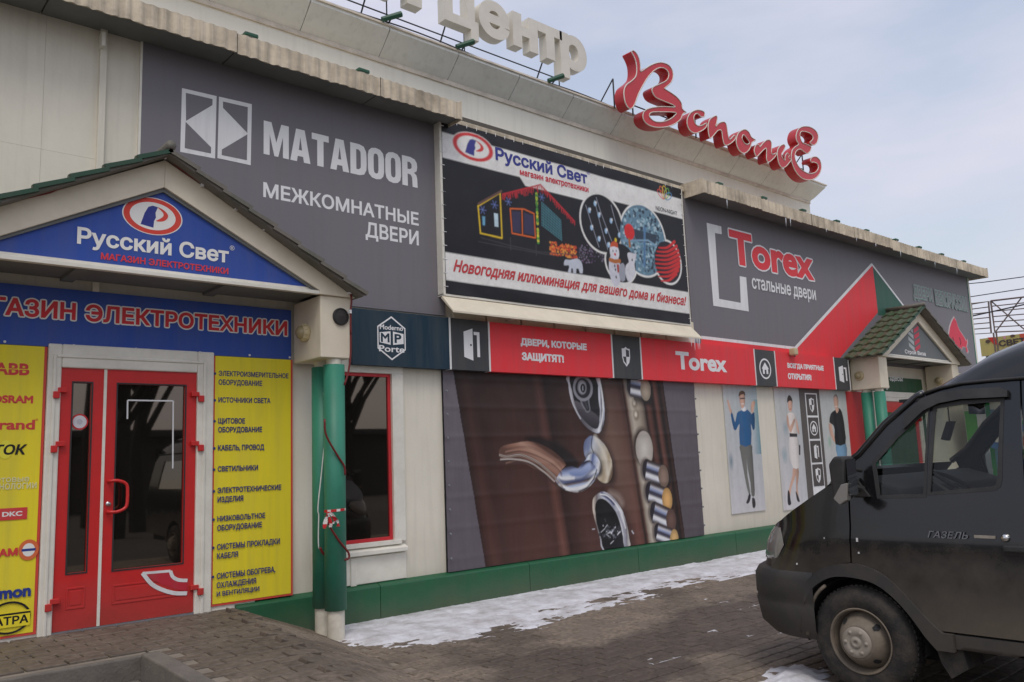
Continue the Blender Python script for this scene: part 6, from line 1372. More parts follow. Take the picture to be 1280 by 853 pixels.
# ------------------------------------------------------------------ rooftop lettering
LX = lambda a, b: (a, b)
t = thing('roof_lettering', 'red script letters with pale rims standing on the cornice', 'sign', (12, .3, 7.2))
LY = .36
red = [
 ([(10.007,8.113),(10.094,8.077),(10.146,7.987),(10.157,7.874),(10.159,7.796),(10.373,7.948),(10.556,8.057),(10.738,8.126),(10.917,8.132),(11.008,8.06),(11.012,7.94),(10.934,7.819),(10.774,7.687),(10.762,7.665),(10.948,7.637),(11.108,7.593),(11.2,7.519),(11.213,7.424),(11.32,7.39),(11.239,7.356),(11.194,7.309),(11.134,7.218),(10.974,7.102),(10.752,6.994),(10.492,6.92),(10.305,6.906),(10.186,6.939),(10.141,7.011),(10.171,7.102),(10.269,7.179),(10.463,7.261),(10.69,7.331),(10.999,7.405),(10.959,7.434),(10.765,7.437),(10.543,7.442),(10.453,7.481),(10.42,7.557),(10.483,7.628),(10.633,7.713),(10.803,7.815),(10.884,7.903),(10.893,7.993),(10.81,8.039),(10.679,8.018),(10.528,7.93),(10.356,7.773),(10.182,7.554),(10.06,7.374),(9.953,7.18),(9.871,7.086),(9.796,7.077),(9.729,7.141),(9.704,7.257),(9.719,7.364),(9.786,7.464),(9.929,7.577),(10.028,7.678),(10.062,7.793),(10.058,7.918),(10.012,8.01),(9.958,8.077)], [[(10.347,7.032),(10.305,7.073),(10.351,7.138),(10.519,7.197),(11.005,7.311),(10.972,7.242),(10.831,7.142),(10.63,7.05),(10.454,7.012)]]),
 ([(11.848,7.521),(11.769,7.541),(11.615,7.512),(11.454,7.424),(11.345,7.304),(11.315,7.186),(11.372,7.091),(11.488,7.064),(11.632,7.109),(11.82,7.221),(11.894,7.307),(11.869,7.334),(11.755,7.268),(11.61,7.226),(11.539,7.264),(11.52,7.348),(11.57,7.423),(11.654,7.453),(11.72,7.421),(11.828,7.443)], []),
 ([(11.953,7.368),(12.017,7.452),(12.174,7.548),(12.226,7.527),(12.195,7.428),(12.155,7.338),(12.27,7.435),(12.426,7.496),(12.495,7.456),(12.516,7.322),(12.556,7.192),(12.723,7.313),(12.755,7.262),(12.647,7.167),(12.484,7.072),(12.389,7.062),(12.347,7.167),(12.327,7.306),(12.222,7.286),(12.092,7.175),(11.972,7.079),(11.933,7.115),(11.921,7.247)], []),
 ([(13.08,7.511),(13.216,7.489),(13.286,7.41),(13.423,7.382),(13.291,7.304),(13.213,7.179),(13.079,7.066),(12.936,7.023),(12.826,7.068),(12.77,7.172),(12.798,7.295),(12.891,7.411)], [[(13.025,7.396),(13.119,7.359),(13.208,7.285),(13.121,7.229),(13.024,7.242),(12.967,7.312)]]),
 ([(13.383,7.241),(13.453,7.305),(13.514,7.307),(13.551,7.279),(13.669,7.378),(13.807,7.471),(13.917,7.497),(13.973,7.448),(13.954,7.321),(13.96,7.22),(14.119,7.284),(14.063,7.198),(13.92,7.094),(13.806,7.033),(13.75,7.082),(13.769,7.207),(13.774,7.3),(13.693,7.263),(13.532,7.142),(13.418,7.058),(13.362,7.093),(13.343,7.16)], []),
 ([(14.172,7.345),(14.275,7.456),(14.418,7.525),(14.469,7.487),(14.397,7.396),(14.313,7.302),(14.327,7.226),(14.42,7.201),(14.432,7.279),(14.527,7.375),(14.588,7.338),(14.565,7.278),(14.652,7.264),(14.563,7.182),(14.436,7.081),(14.296,7.026),(14.194,7.067),(14.148,7.192)], []),
 ([(15.288,8.109),(15.534,8.154),(15.747,8.12),(15.817,8.018),(15.754,7.884),(15.616,7.786),(15.495,7.785),(15.461,7.811),(15.589,7.911),(15.578,7.988),(15.414,8.014),(15.172,7.977),(15.091,7.911),(15.085,7.82),(15.141,7.734),(15.319,7.731),(15.483,7.717),(15.444,7.63),(15.309,7.535),(15.216,7.54),(15.058,7.569),(14.895,7.507),(14.807,7.386),(14.824,7.263),(14.944,7.162),(15.144,7.114),(15.357,7.119),(15.587,7.205),(15.704,7.32),(15.669,7.399),(15.525,7.4),(15.449,7.376),(15.407,7.414),(15.493,7.497),(15.67,7.541),(15.807,7.486),(15.831,7.347),(15.731,7.195),(15.511,7.047),(15.236,6.961),(15.002,6.958),(14.809,7.033),(14.694,7.16),(14.658,7.303),(14.721,7.468),(14.851,7.574),(14.993,7.657),(14.935,7.72),(14.923,7.82),(15.005,7.955),(15.138,8.052)], [])]
def extr(mb, loops, y0, y1, col):
    V, F = fill(loops); n = len(V)
    mb.add([(a, y0, b) for a, b in V], F, col); mb.add([(a, y1, b) for a, b in V], F, col)
    for lp in loops:
        m = len(lp); mb.add([(a, y0, b) for a, b in lp]+[(a, y1, b) for a, b in lp], [(i, (i+1) % m, m+(i+1) % m, m+i) for i in range(m)], col)
def orient(l, ccw):
    ar = sum(l[i][0]*l[(i+1) % len(l)][1]-l[(i+1) % len(l)][0]*l[i][1] for i in range(len(l))); return l if (ar > 0) == ccw else l[::-1]
for outer, holes in red:
    o_ = orient(smooth_loop(outer, 3), True); hs = [orient(smooth_loop(h, 3), False) for h in holes]
    mb = MB(); extr(mb, [o_]+hs, LY, LY+.19, None); lt = mb.out('letter', 'letter_side', t)
    f_ = MB(); V, F = fill([o_]+hs); f_.add([(a, LY-.006, b) for a, b in V], F); f_.out('face', 'letter_red', lt)
    r_ = MB()
    for lp in [o_]+hs: r_.tube([(a, LY-.008, b) for a, b in lp+lp[:2]], .0095, 5, cap=False)
    r_.out('rim', 'letter_white', lt, smooth=True)
def support(t, xs, z0, z1, yf=.60, y_b=1.05):
    mb = MB(); mb.tube([(xs[0], yf, z0+.10), (xs[-1], yf, z0+.10)], .012, 5)
    mb.out('rail', 'steel_dark', t)
    for x in xs:
        m_ = MB(); m_.tube([(x, yf, CT-.05), (x, yf, z1)], .014, 5); m_.tube([(x, y_b, CT), (x, yf, z1)], .012, 5); m_.out('strut', 'steel_dark', t)
def support2(t, xs, z0, z1, yf, y_b):
    MB().tube([(xs[0]-1.2, yf, z0+.16), (xs[-1]+.3, yf, z0+.16)], .010, 5).out('rail', 'steel_dark', t)
    for x in xs:
        m_ = MB(); m_.tube([(x, y_b, CT), (x+.02, yf, z1-.2)], .012, 5); m_.tube([(x+.25, yf, CT), (x+.25, yf, z1-.2)], .010, 5); m_.out('strut', 'steel_dark', t)
support(t, [9.75, 10.2, 11.9, 13.5, 15.55], 7.22, 7.65)
t2 = thing('roof_lettering', 'large off-white block letters standing on the cornice above the festive banner', 'sign', (7, .6, 7.4))
WY = .60
base = [(7.606,7.565)][0][1]; xh = [(7.65,8.098)][0][1]; cap = base+(xh-base)*1.30
def wl(ch, x0, x1, z0, z1, bold=.035):
    def each(mb, gi): mb.out('letter', 'letter_white', t2)
    text(None, ch, (x0, z0, x1, z1), WY, None, bold=bold, depth=.16, each=each)
q_ = [(6.381,7.569),(6.965,7.611),(6.957,7.713),(7.529,7.906),(7.614,7.853),(8.109,8.018),(8.171,8.038),(8.58,8.146),(8.554,7.737),(9.154,7.923),(8.528,7.333),(5.331,7.426),(6.005,7.665),(6.855,7.367)]
dsc = (base-q_[13][1])
wl('Ц', q_[0][0], q_[1][0], base-.16, cap); wl('е', q_[2][0]+.02, q_[3][0]+.02, base-.02, xh+.02, .05); wl('н', q_[4][0], q_[5][0], base, xh, .05); wl('т', q_[6][0]-.06, q_[7][0]+.04, base, xh, .05); wl('р', q_[8][0]+.02, q_[9][0], base-.20, xh+.01, .05)
wl('й', q_[11][0]+.0, q_[12][0], base, cap-.02, .05); wl('ы', q_[11][0]-1.0, q_[11][0]-.1, base, xh, .05)
support2(t2, [[(5.33,7.277)][0][0], [(6.608,7.36)][0][0], [(8.465,7.371)][0][0]], base-.3, base+.5, .80, 1.2)
for px_ in ([(5.56,7.342)][0], [(6.749,7.39)][0], [(8.484,7.371)][0]):
    ft = thing('floodlight', {0: 'green clamp lamp below the left white roof letters', 1: 'green clamp lamp below the tailed white roof letter', 2: 'green clamp lamp below the last white roof letter'}[[486, 577, 690].index([486, 577, 690][[[(5.56,7.342)][0], [(6.749,7.39)][0], [(8.484,7.371)][0]].index(px_)])], 'floodlight', (px_[0], .72, CT+.02), 'clamp lamps under the white roof letters')
    MB().tube([(px_[0]-.14, .66, CT+.04), (px_[0]+.10, .58, CT+.16)], [.035, .04], 8).out('housing', 'floodlight', ft); MB().tube([(px_[0]-.02, .64, CT+.08), (px_[0]-.02, .74, CT+.02)], .012, 6).out('bracket', 'steel_dark', ft)
MB().tube(smooth_path([(XL, .72, CT+.03), (3, .7, CT+.05), (4.6, .71, CT+.03), (6, .69, CT+.06), (7.5, .72, CT+.03), (9, .7, CT+.05), (10, .72, CT+.03)], 6), .010, 5).out('roof_cable', 'steel_dark', bld)
# ------------------------------------------------------------------ the dark van
XC = 6.40
def tum(z): t = max(0, z-1.0); return .10*t+.10*t*t
def yfr(z):
    pts = [(0, -4.12), (.35, -4.06), (.42, -4.02), (.72, -4.02), (.78, -4.07), (1.05, -4.20), (1.40, -4.88), (9, -4.88)]
    for (a, b), (c, d) in zip(pts, pts[1:]):
        if z <= c: return b+(d-b)*max(0, z-a)/(c-a)
    return -4.88
def nose(y, z):
    R_ = .5; t = y-(yfr(min(z, 1.05))-R_)
    return 0 if t <= 0 else min(.25, R_-(max(0, R_*R_-t*t))**.5)
def SX(y, z): return 5.4+tum(z)+nose(y, z)
van = thing('parked_van', 'dark grey mud-stained van parked nose to the shop, seen from its side', 'van', (XC, -6.4, 0))
def inside(p, lp): return winding(p, [lp]) != 0
def skin(name, outline, m, holes=(), off=0.0, step=.045, side=1, parent=None, th=0, label=None, sharp=False, crease=True):
    """panel of the van's side: outline in (y, z), laid on the curved side surface"""
    loops = [list(outline)]+[list(h) for h in holes]
    def dens(lp):
        o = []
        for i in range(len(lp)):
            a, b = lp[i], lp[(i+1) % len(lp)]; n = max(1, int(hypot(b[0]-a[0], b[1]-a[1])/step))
            o += [(a[0]+(b[0]-a[0])*k/n, a[1]+(b[1]-a[1])*k/n) for k in range(n)]
        return o
    loops = [dens(l) for l in loops]
    vs, es = [], []
    for lp in loops:
        n = len(vs); vs += [Vector(p) for p in lp]; es += [(n+i, n+(i+1) % len(lp)) for i in range(len(lp))]
    ys = [p[0] for p in loops[0]]; zs = [p[1] for p in loops[0]]; y = min(ys)+step/2
    def far(p): return all(hypot(p[0]-q[0], p[1]-q[1]) > step*.45 for lp in loops for q in lp)
    while y < max(ys):
        z = min(zs)+step/2
        while z < max(zs):
            if inside((y, z), loops[0]) and not any(inside((y, z), h) for h in loops[1:]) and far((y, z)): vs.append(Vector((y, z)))
            z += step
        y += step
    V, E_, F, _, _, _ = delaunay_2d_cdt(vs, es, [], 0, 1e-6)
    mb = MB(); fs = []
    for f in F:
        c = sum((V[i] for i in f), Vector((0, 0)))/len(f)
        if inside((c.x, c.y), loops[0]) and not any(inside((c.x, c.y), h) for h in loops[1:]): fs.append(tuple(f))
    def X_(y, z):
        x = SX(y, z)-off
        if crease:
            x -= .006*math.exp(-((z-1.0)/.022)**2)+.004*math.exp(-((z-.795)/.02)**2)*(1 if y < -5.2 else 0)
            if z < .72: x += .02*(.72-z)
        return x
    pts = [(X_(v.x, v.y), v.x, v.y) for v in V]
    if side < 0: pts = [(2*XC-a, b, c) for a, b, c in pts]
    ed = {}
    for f in fs:
        for i in range(len(f)): ed[(f[i], f[(i+1) % len(f)])] = 1
    bd = [e_ for e_ in ed if (e_[1], e_[0]) not in ed]; n = len(pts); t = .02 if not th else th
    s_ = 1 if side > 0 else -1
    p2 = [(a+s_*t, b, c) for a, b, c in pts]
    mb.add(pts+p2, fs+[(a, b, b+n, a+n) for a, b in bd])
    o = mb.out(name, m, parent or van, smooth=True, label=label)
    es_ = o.modifiers.new('e', 'EDGE_SPLIT'); es_.split_angle = radians(50)
    return o
archO = [(-4.632,0.694),(-4.758,0.791),(-4.962,0.839),(-5.092,0.819),(-5.201,0.767),(-5.303,0.673),(-5.4,0.566),(-5.457,0.509),(-5.514,0.46)]
archI = [(-4.559,0.347),(-4.604,0.539),(-4.681,0.657),(-4.816,0.737),(-4.965,0.749),(-5.116,0.722),(-5.234,0.645),(-5.333,0.537),(-5.407,0.431),(-5.472,0.357)]
archO = archO[:1]+smooth_path(archO, 3)[1:]; archI = smooth_path(archI, 3)
dfe = [(-4.965,0.84),(-4.979,1.083),(-4.975,1.303)]            # fender/door gap
hood = [(-4.258,1.044),(-4.408,1.098),(-4.625,1.221),(-4.806,1.332)]
cowl = [(-4.806,1.332),(-4.935,1.436)]
hl = [(-4.25,1.04),(-4.356,1.001),(-4.363,0.911),(-4.315,0.815)]
bl = [(-4.333,0.727),(-4.431,0.718),(-4.616,0.703)]
i_d = min(range(len(archO)), key=lambda i: abs(archO[i][0]-dfe[0][0]))
apil = [(-4.949,1.462),(-5.056,1.546),(-5.232,1.739),(-5.442,1.909)]
toprail = [(-5.483,1.923),(-5.578,1.95),(-5.709,1.969),(-5.86,1.971),(-6.043,1.969)]
drear = [(-6.062,1.884),(-6.042,1.504),(-6.03,1.194)]
yre = sum(p[0] for p in drear)/3
doorbot_z = [(-5.945,0.46)][0][1]
G_ = .006
def shiftp(l, dy=0, dz=0): return [(a+dy, b+dz) for a, b in l]
for side in (1, -1):
    fender = [bl[0]]+bl[1:]+archO[:i_d]+[(dfe[0][0]+G_, dfe[0][1]+.004), (dfe[1][0]+G_, dfe[1][1]), (dfe[2][0]+G_, dfe[2][1]), (dfe[2][0]+G_, cowl[1][1]-.03)]+[cowl[0]]+[hood[2], hood[1], hood[0]]+hl[1:]
    fd = skin('front_fender', fender, 'van_paint', side=side)
    door = [(dfe[0][0]-G_, dfe[0][1]+.003)]+[p for p in archO[i_d+1:-1]]+[(archO[-1][0], doorbot_z+.01), (yre+.004, doorbot_z+.01), (yre+.004, toprail[-1][1])]+[p for p in reversed(toprail)][1:]+[p for p in reversed(apil)]+[(dfe[2][0]-G_, dfe[2][1]+.06), (dfe[2][0]-G_, dfe[2][1]), (dfe[1][0]-G_, dfe[1][1])]
    qw = [(-5.148,1.493),(-5.304,1.664),(-5.514,1.83),(-5.477,1.279),(-5.177,1.27)]
    mw = [(-5.545,1.834),(-5.709,1.853),(-5.946,1.852),(-5.915,1.381),(-5.904,1.341),(-5.877,1.323),(-5.499,1.292)]
    dr_ = skin('front_door', door, 'van_paint', holes=[qw, mw], side=side)
    skin('quarter_pane', qw, 'van_glass', off=-.012, side=side, parent=dr_, th=.004, crease=False, step=.1)
    skin('window_pane', mw, 'van_glass', off=-.012, side=side, parent=dr_, th=.004, crease=False, step=.1)
    def ringpts(l, d):
        n = len(l); cx_ = sum(p[0] for p in l)/n; cz_ = sum(p[1] for p in l)/n; o = []
        for i in range(n):
            a, b, c = Vector(l[i-1]), Vector(l[i]), Vector(l[(i+1) % n]); e1 = (b-a).normalized(); e2 = (c-b).normalized(); t_ = (e1+e2).normalized(); nn = Vector((t_.y, -t_.x))
            if nn.dot(b-Vector((cx_, cz_))) < 0: nn = -nn
            o.append((b.x+nn.x*d, b.y+nn.y*d))
        return o
    for w_ in (qw, mw): skin('window_seal', ringpts(w_, .012), 'black_plastic', holes=[ringpts(w_, -.016)], off=.003, side=side, parent=dr_, th=.012, crease=False)
    vis_o = [(-5.367,1.801),(-5.47,1.893),(-5.578,1.926),(-5.709,1.935),(-5.933,1.928),(-5.981,1.904),(-5.98,1.865),(-5.92,1.867),(-5.709,1.873),(-5.578,1.856),(-5.484,1.814),(-5.36,1.703)]
    skin('window_visor', vis_o, 'black_plastic', off=.035, side=side, parent=dr_, th=.03, crease=False)
    # body behind the door
    ra = [(-7.86+.40*cos(radians(a)), .36+.40*sin(radians(a))) for a in range(0, 181, 12)]
    body = [(yre-.006, doorbot_z), (-7.40, doorbot_z)]+ra[:]+[(-8.32, doorbot_z), (-9.35, .50), (-9.42, 1.2), (-9.36, toprail[-1][1]), (yre-.006, toprail[-1][1])]
    bw_ = [(-6.35, 1.32), (-7.35, 1.32), (-7.35, 1.84), (-6.35, 1.84)]; bw2 = [(-7.6, 1.32), (-8.9, 1.32), (-8.86, 1.84), (-7.6, 1.84)]
    bo = skin('side_body', body, 'van_paint', holes=[bw_, bw2], side=side, step=.09)
    for q in (bw_, bw2): skin('rear_pane', q, 'van_glass', off=-.012, side=side, parent=bo, th=.004, crease=False, step=.2)
    # arch band, sill, mudflap
    band_ = archI+list(reversed(archO))+[(archI[0][0]-.0, archO[0][1]-.02)]
    band_ = archI+[(archO[-1][0]-.06, archI[-1][1]), (archO[-1][0]-.06, archO[-1][1]+.0)]+list(reversed(archO[:]))
    skin('arch_trim', band_, 'van_trim', off=.022, side=side, th=.05, crease=False)
    sill = [(archO[-1][0]-.062, doorbot_z-.004), (-7.42, doorbot_z-.004), (-7.44, archI[-1][1]+.02), (archO[-1][0]-.062, archI[-1][1]+.015)]
    skin('sill', sill, 'van_trim', off=-.006, side=side, th=.05, crease=False)
    s_ = side
    mx_ = lambda x: x if side > 0 else 2*XC-x
    mb = MB(); fl_ = [(archI[-1][0]+.03, archI[-1][1]+.02), (archI[-1][0]-.13, archI[-1][1]+.02), (archI[-1][0]-.15, .26), (archI[-1][0]-.05, .19), (archI[-1][0]+.0, .27)]
    mb.prism(fl_, mx_(5.43), mx_(5.70), 'x'); mb.out('mudflap', 'rubber', van)
    # arch liner
    mb = MB(); rows = []
    for x in (5.425, 5.78): rows.append([(mx_(x), -4.985+.40*cos(radians(a)), .36+.385*sin(radians(a))) for a in range(-10, 191, 10)])
    mb.grid(rows); mb.add([(mx_(5.78), -4.5, .2), (mx_(5.78), -5.5, .2), (mx_(5.78), -5.5, .82), (mx_(5.78), -4.5, .82)], [(0, 1, 2, 3)]); mb.out('arch_liner', 'backing', van)
    ps = [(SX(y, z)+.0, y-.045, z-.01) for y, z in archI[:8]]; MB().tube([(mx_(a), b, c) for a, b, c in ps], .012, 6).out('mud_edge', 'wheel_steel', van, smooth=True)
    # mirrors
    mo = MB(); y_ = -5.10
    zt, zb = 1.545, 1.245
    def MX(x): return mx_(x)
    prof = [(y_+.02, zb+.03), (y_+.06, zb+.0), (y_+.10, zb+.04), (y_+.11, zt-.05), (y_+.07, zt), (y_+.0, zt), (y_-.01, zt-.03)]
    mo.prism(prof, MX(5.165), MX(5.305), 'x'); mr = mo.out('wing_mirror', 'black_plastic', van, bevel=.018)
    MB().prism([(MX(5.175), zb+.05), (MX(5.298), zb+.05), (MX(5.298), zt-.02), (MX(5.175), zt-.02)], y_-.014, y_-.011).out('mirror_glass', 'mirror_glass' if side > 0 else 'mirror', mr)
    mm = MB(); mm.tube([(MX(5.30), y_+.05, zb+.10), (MX(5.43), y_+.02, zb+.08)], .02, 8); mm.tube([(MX(5.30), y_+.05, zt-.08), (MX(5.43), y_+.02, zb+.2)], .014, 8); mm.prism([(y_+.10, zb+.03), (y_-.03, zb+.03), (y_+.06, zb+.16)], MX(5.40), MX(5.43), 'x'); mm.out('mirror_arm', 'black_plastic', mr)
    il = MB(); il.prism([(y_+.0, zb+.02), (y_+.05, zb-.01), (y_+.09, zb+.03), (y_+.03, zb+.12), (y_-.015, zb+.13)], MX(5.158), MX(5.22), 'x'); il.out('indicator', 'lens', mr, bevel=.006)
    # wheels
    for wy in (-4.985, -7.86):
        W_ = MB(); ax = (-1 if side > 0 else 1, 0, 0); org = (mx_(5.40), wy, .345)
        tyr = W_.lathe([(.190, -.01), (.212, .010), (.262, .018), (.295, .010), (.318, -.008), (.336, -.030), (.343, -.05), (.345, -.10), (.343, -.15), (.334, -.175), (.30, -.195), (.21, -.19)], org, ax, 56)
        wh = W_.out('wheel', 'rubber', van, smooth=True)
        T_ = MB()
        for k in range(64):
            an = 2*pi*k/64
            for j, (h0, h1) in enumerate(((-.045, -.080), (-.088, -.122), (-.130, -.162))):
                a0 = an+(.03 if j % 2 else 0); r_ = .349; dd = .030
                c4 = []
                for aa, hh in ((a0, h0), (a0+dd*2, h0), (a0+dd*2, h1), (a0, h1)):
                    c4.append((mx_(5.40-hh), wy+r_*cos(aa), .345+r_*sin(aa)))
                for aa, hh in ((a0, h0), (a0+dd*2, h0), (a0+dd*2, h1), (a0, h1)):
                    c4.append((mx_(5.40-hh), wy+.335*cos(aa), .345+.335*sin(aa)))
                T_.add(c4, [(0, 1, 2, 3), (0, 4, 5, 1), (1, 5, 6, 2), (2, 6, 7, 3), (3, 7, 4, 0)])
        T_.out('tread', 'rubber', wh)
        R_ = MB().lathe([(.190, -.02), (.208, .006), (.210, .014), (.202, .016), (.195, .004), (.188, -.02), (.184, -.07)], org, ax, 48); R_.out('rim', 'wheel_steel', wh, smooth=True)
        D_ = MB().lathe([(.186, -.07), (.170, -.040), (.152, -.005), (.134, .028), (.114, .050), (.100, .060), (.096, .058)], org, ax, 48); D_.out('disc', 'wheel_steel', wh, smooth=True)
        V_ = MB()
        for k in range(4):
            an = radians(50+90*k); da = .14
            q = []
            for aa, r_, h in ((an-da, .160, -.014), (an-da*.3, .166, -.026), (an+da*.6, .162, -.018), (an+da, .150, .004), (an+da*.3, .136, .030), (an-da*.8, .140, .024)):
                q.append((org[0]+ax[0]*(h+.004), wy+r_*cos(aa), .345+r_*sin(aa)))
            V_.add(q, [tuple(range(6))])
        V_.out('vent_slot', 'backing', wh)
        C_2 = MB().lathe([(.100, .050), (.098, .064), (.090, .072), (.052, .076), (.046, .070), (.036, .070), (.032, .080), (.012, .084), (.010, .076), (0, .076)], org, ax, 40)
        for k in range(6): a_ = 2*pi*k/6; C_2.lathe([(.0, .082), (.012, .080), (.015, .070)], (org[0], wy+.070*cos(a_), .345+.070*sin(a_)), ax, 8)
        C_2.out('hub_cap', 'wheel_cap', wh, smooth=True)
# front: bumper, light band, grille, lamps (plan curve round the nose)
def plan(z, off, t, yend=-4.68):
    """t 0..1 from the left bumper end round the nose to the middle"""
    R_ = .5; yf_ = yfr(z); s1 = abs(yend-(yf_-R_)); s2 = R_*pi/2; s3 = 1.0-R_; S_ = s1+s2+s3; s = t*S_
    if s < s1: return 5.4-off, yend+s
    s -= s1
    if s < s2: a = s/R_; return 5.4+R_-(R_+off)*cos(a), yf_-R_+(R_+off)*sin(a)
    return 5.4+R_+(s-s2), yf_+off-.03*((s-s2)/s3)**2+.03*((s-s2)/s3)
def front(name, zs, offs, m, t0=0, t1=1, n=40, both=True, parent=None, **kw):
    mb = MB()
    for sd_ in ((1, -1) if both else (1,)):
        rows = []
        for z, o in zip(zs, offs):
            r = []
            for k in range(n+1):
                x, y = plan(z, o, t0+(t1-t0)*k/n); r.append((x if sd_ > 0 else 2*XC-x, y, z))
            rows.append(r)
        mb.grid(rows)
    return mb.out(name, m, parent or van, smooth=True, **kw)
bp = front('bumper', [.30, .345, .37, .52, .55, .57, .70, .745, .765, .765], [-.04, .0, .018, .022, .012, .022, .020, .012, -.01, -.05], 'van_trim')
front('nose_panel', [.755, .80, 1.03, 1.06], [-.03, -.02, -.01, -.03], 'van_paint', t0=.06)
for sd_ in (1, -1):
    mb = MB(); rows = []
    for z, o, ta, tb in ((.815, -.012, .26, .40), (.84, .004, .215, .52), (.93, .018, .17, .62), (1.00, .014, .20, .62), (1.045, -.002, .26, .58)):
        r = []
        for k in range(17):
            x, y = plan(z, o*(1 if 0 < k < 16 else .3), ta+(tb-ta)*k/16); r.append((x if sd_ > 0 else 2*XC-x, y, z))
        rows.append(r)
    mb.grid(rows).out('headlight', 'lens', van, smooth=True)
mb = MB()
for k in range(5): z = .83+k*.045; mb.box(5.98, 6.82, yfr(z)-.01, yfr(z)+.02, z, z+.02)
mb.out('grille', 'black_plastic', van)
# hood, cowl, windscreen, roof
mb = MB(); rows = []
hp = [(-4.13, 1.00), (-4.20, 1.045)]+[(p[0], p[1]) for p in hood]+[(cowl[1][0]+.10, cowl[0][1]+.025)]
for i, (y, z) in enumerate(hp):
    xl = SX(y, z) if i > 1 else 5.4+(.62 if i == 0 else .44); r = []
    for k in range(21):
        u = k/20*2-1; cx_ = XC+u*(XC-xl); r.append((cx_, y+(.05*(1-u*u) if i > 1 else .02*(1-u*u)), z+.075*(1-abs(u)**3)+(.0)))
    rows.append(r)
mb.grid(rows).out('bonnet', 'van_paint', van, smooth=True)
cy0, cz0 = apil[0]; 
wl_ = [(apil[0][0]+.03, apil[0][1]-.01)]+apil[1:]+[toprail[0]]
mb = MB(); rows = []
for i, (y, z) in enumerate(wl_):
    r = []; xl = SX(y, z)+.015
    for k in range(21): u = k/20*2-1; r.append((XC+u*(XC-xl), y+.16*(1-u*u), z+.01*(1-u*u)))
    rows.append(r)
mb.grid(rows).out('windscreen', 'van_glass', van, smooth=True)
mb = MB()
mb.grid([[(XC+(k/10-1)*(XC-SX(cowl[0][0], cowl[0][1])), hp[-1][0]+.05*(1-(k/10-1)**2)+.0, hp[-1][1]+.075*(1-abs(k/10-1)**3)) for k in range(21)], [(XC+(k/10-1)*(XC-5.45), wl_[0][0]+.16*(1-(k/10-1)**2), wl_[0][1]) for k in range(21)]]); mb.out('cowl', 'black_plastic', van)
for sd_ in (1, -1):
    mb = MB(); pt = [(SX(y, z)+.004, y+.008, z+.006) for y, z in wl_]; pt = [(p[0] if sd_ > 0 else 2*XC-p[0], p[1], p[2]) for p in pt]; mb.tube(pt, .024, 8); mb.out('pillar', 'van_paint', van, smooth=True)
mb = MB(); mb.tube([(5.75, wl_[0][0]+.14, wl_[0][1]+.02), (5.60, -5.05, 1.57), (5.62, -5.15, 1.62)], .010, 6); mb.tube([(6.4, wl_[0][0]+.20, wl_[0][1]+.03), (6.1, -4.95, 1.56)], .010, 6); mb.out('wiper', 'black_plastic', van)
rz = [(-5.50, 1.90), (-5.53, 1.94), (-5.60, 2.00), (-5.686, 2.075), (-5.86, 2.185), (-6.02, 2.245), (-6.2, 2.285), (-6.6, 2.30), (-8.8, 2.30), (-9.2, 2.2), (-9.40, 2.02)]
tr_z = toprail[-1][1]
mb = MB(); rows = []
def gutz(y):
    for a, b in zip(toprail, toprail[1:]):
        if b[0] <= y <= a[0]: t = (y-a[0])/(b[0]-a[0]+1e-9); return a[1]+(b[1]-a[1])*t
    return toprail[0][1] if y > toprail[0][0] else tr_z
for y, z in rz:
    g = gutz(y); z = max(z, g+.005); xl = SX(y, g)-.008; r = []
    for k in range(33):
        u = k/32*2-1; e_ = abs(u)
        r.append((XC+u*(XC-xl), y+(.16*(1-u*u) if y > -5.65 else .05*(1-u*u) if y > -6 else 0), g+.0+(z-g)*(max(0, 1-e_**5))**.55))
    rows.append(r)
mb.grid(rows).out('roof', 'van_paint', van, smooth=True)
for sd_ in (1, -1):
    mb = MB(); pt = [(SX(y, z)-.012, y, z+.004) for y, z in toprail+[(-9.3, tr_z)]]; pt = [(p[0] if sd_ > 0 else 2*XC-p[0], p[1], p[2]) for p in pt]; mb.tube(pt, .010, 6); mb.out('rain_gutter', 'black_plastic', van, smooth=True)
    x_ = SX(-6.1, 2.0)-.01
mb = MB(); mb.box(5.55, 7.25, -9.42, -9.38, .5, 2.1); mb.out('rear_door', 'van_paint', van)
mb = MB(); mb.box(5.52, 7.28, -9.3, -5.55, .36, .46); mb.box(5.85, 6.95, -5.6, -4.2, .34, .62); mb.out('underbody', 'backing', van)
# interior
mb = MB(); mb.box(5.48, 7.32, -9.3, -4.95, .47, .52); mb.out('floor', 'interior', van)
mb = MB(); mb.prism([(-4.90, 1.0), (-4.90, 1.38), (-5.05, 1.40), (-5.30, 1.32), (-5.36, 1.15), (-5.28, .9)], 5.50, 7.30, 'x'); mb.out('dashboard', 'interior', van, bevel=.02)
mb = MB(); mb.box(5.50, 7.30, -6.62, -6.58, .5, 1.30); mb.out('partition', 'interior', van)
for sx0, w__ in ((5.58, .55), (6.40, .80)):
    st_ = MB().box(sx0, sx0+w__, -6.32, -5.82, .82, .98).out('seat', 'seat_cloth', van, bevel=.04)
    bk = MB(); bk.prism([(-6.22, .95), (-6.36, .95), (-6.50, 1.52), (-6.38, 1.54)], sx0+.02, sx0+w__-.02, 'x'); bk.out('backrest', 'seat_cloth', st_, bevel=.03)
swc = Vector((5.86, -5.52, 1.30)); ax_ = Vector((0, -.55, .83)).normalized(); a_ = Vector((1, 0, 0)); b_ = ax_.cross(a_)
mb = MB(); mb.tube([swc+.20*(a_*cos(2*pi*k/28)+b_*sin(2*pi*k/28)) for k in range(30)], .015, 8); mb.tube([swc, swc-ax_*.35], .03, 8)
for k in range(3): an = pi/2+2*pi*k/3; mb.tube([swc, swc+.2*(a_*cos(an)+b_*sin(an))], .014, 6)
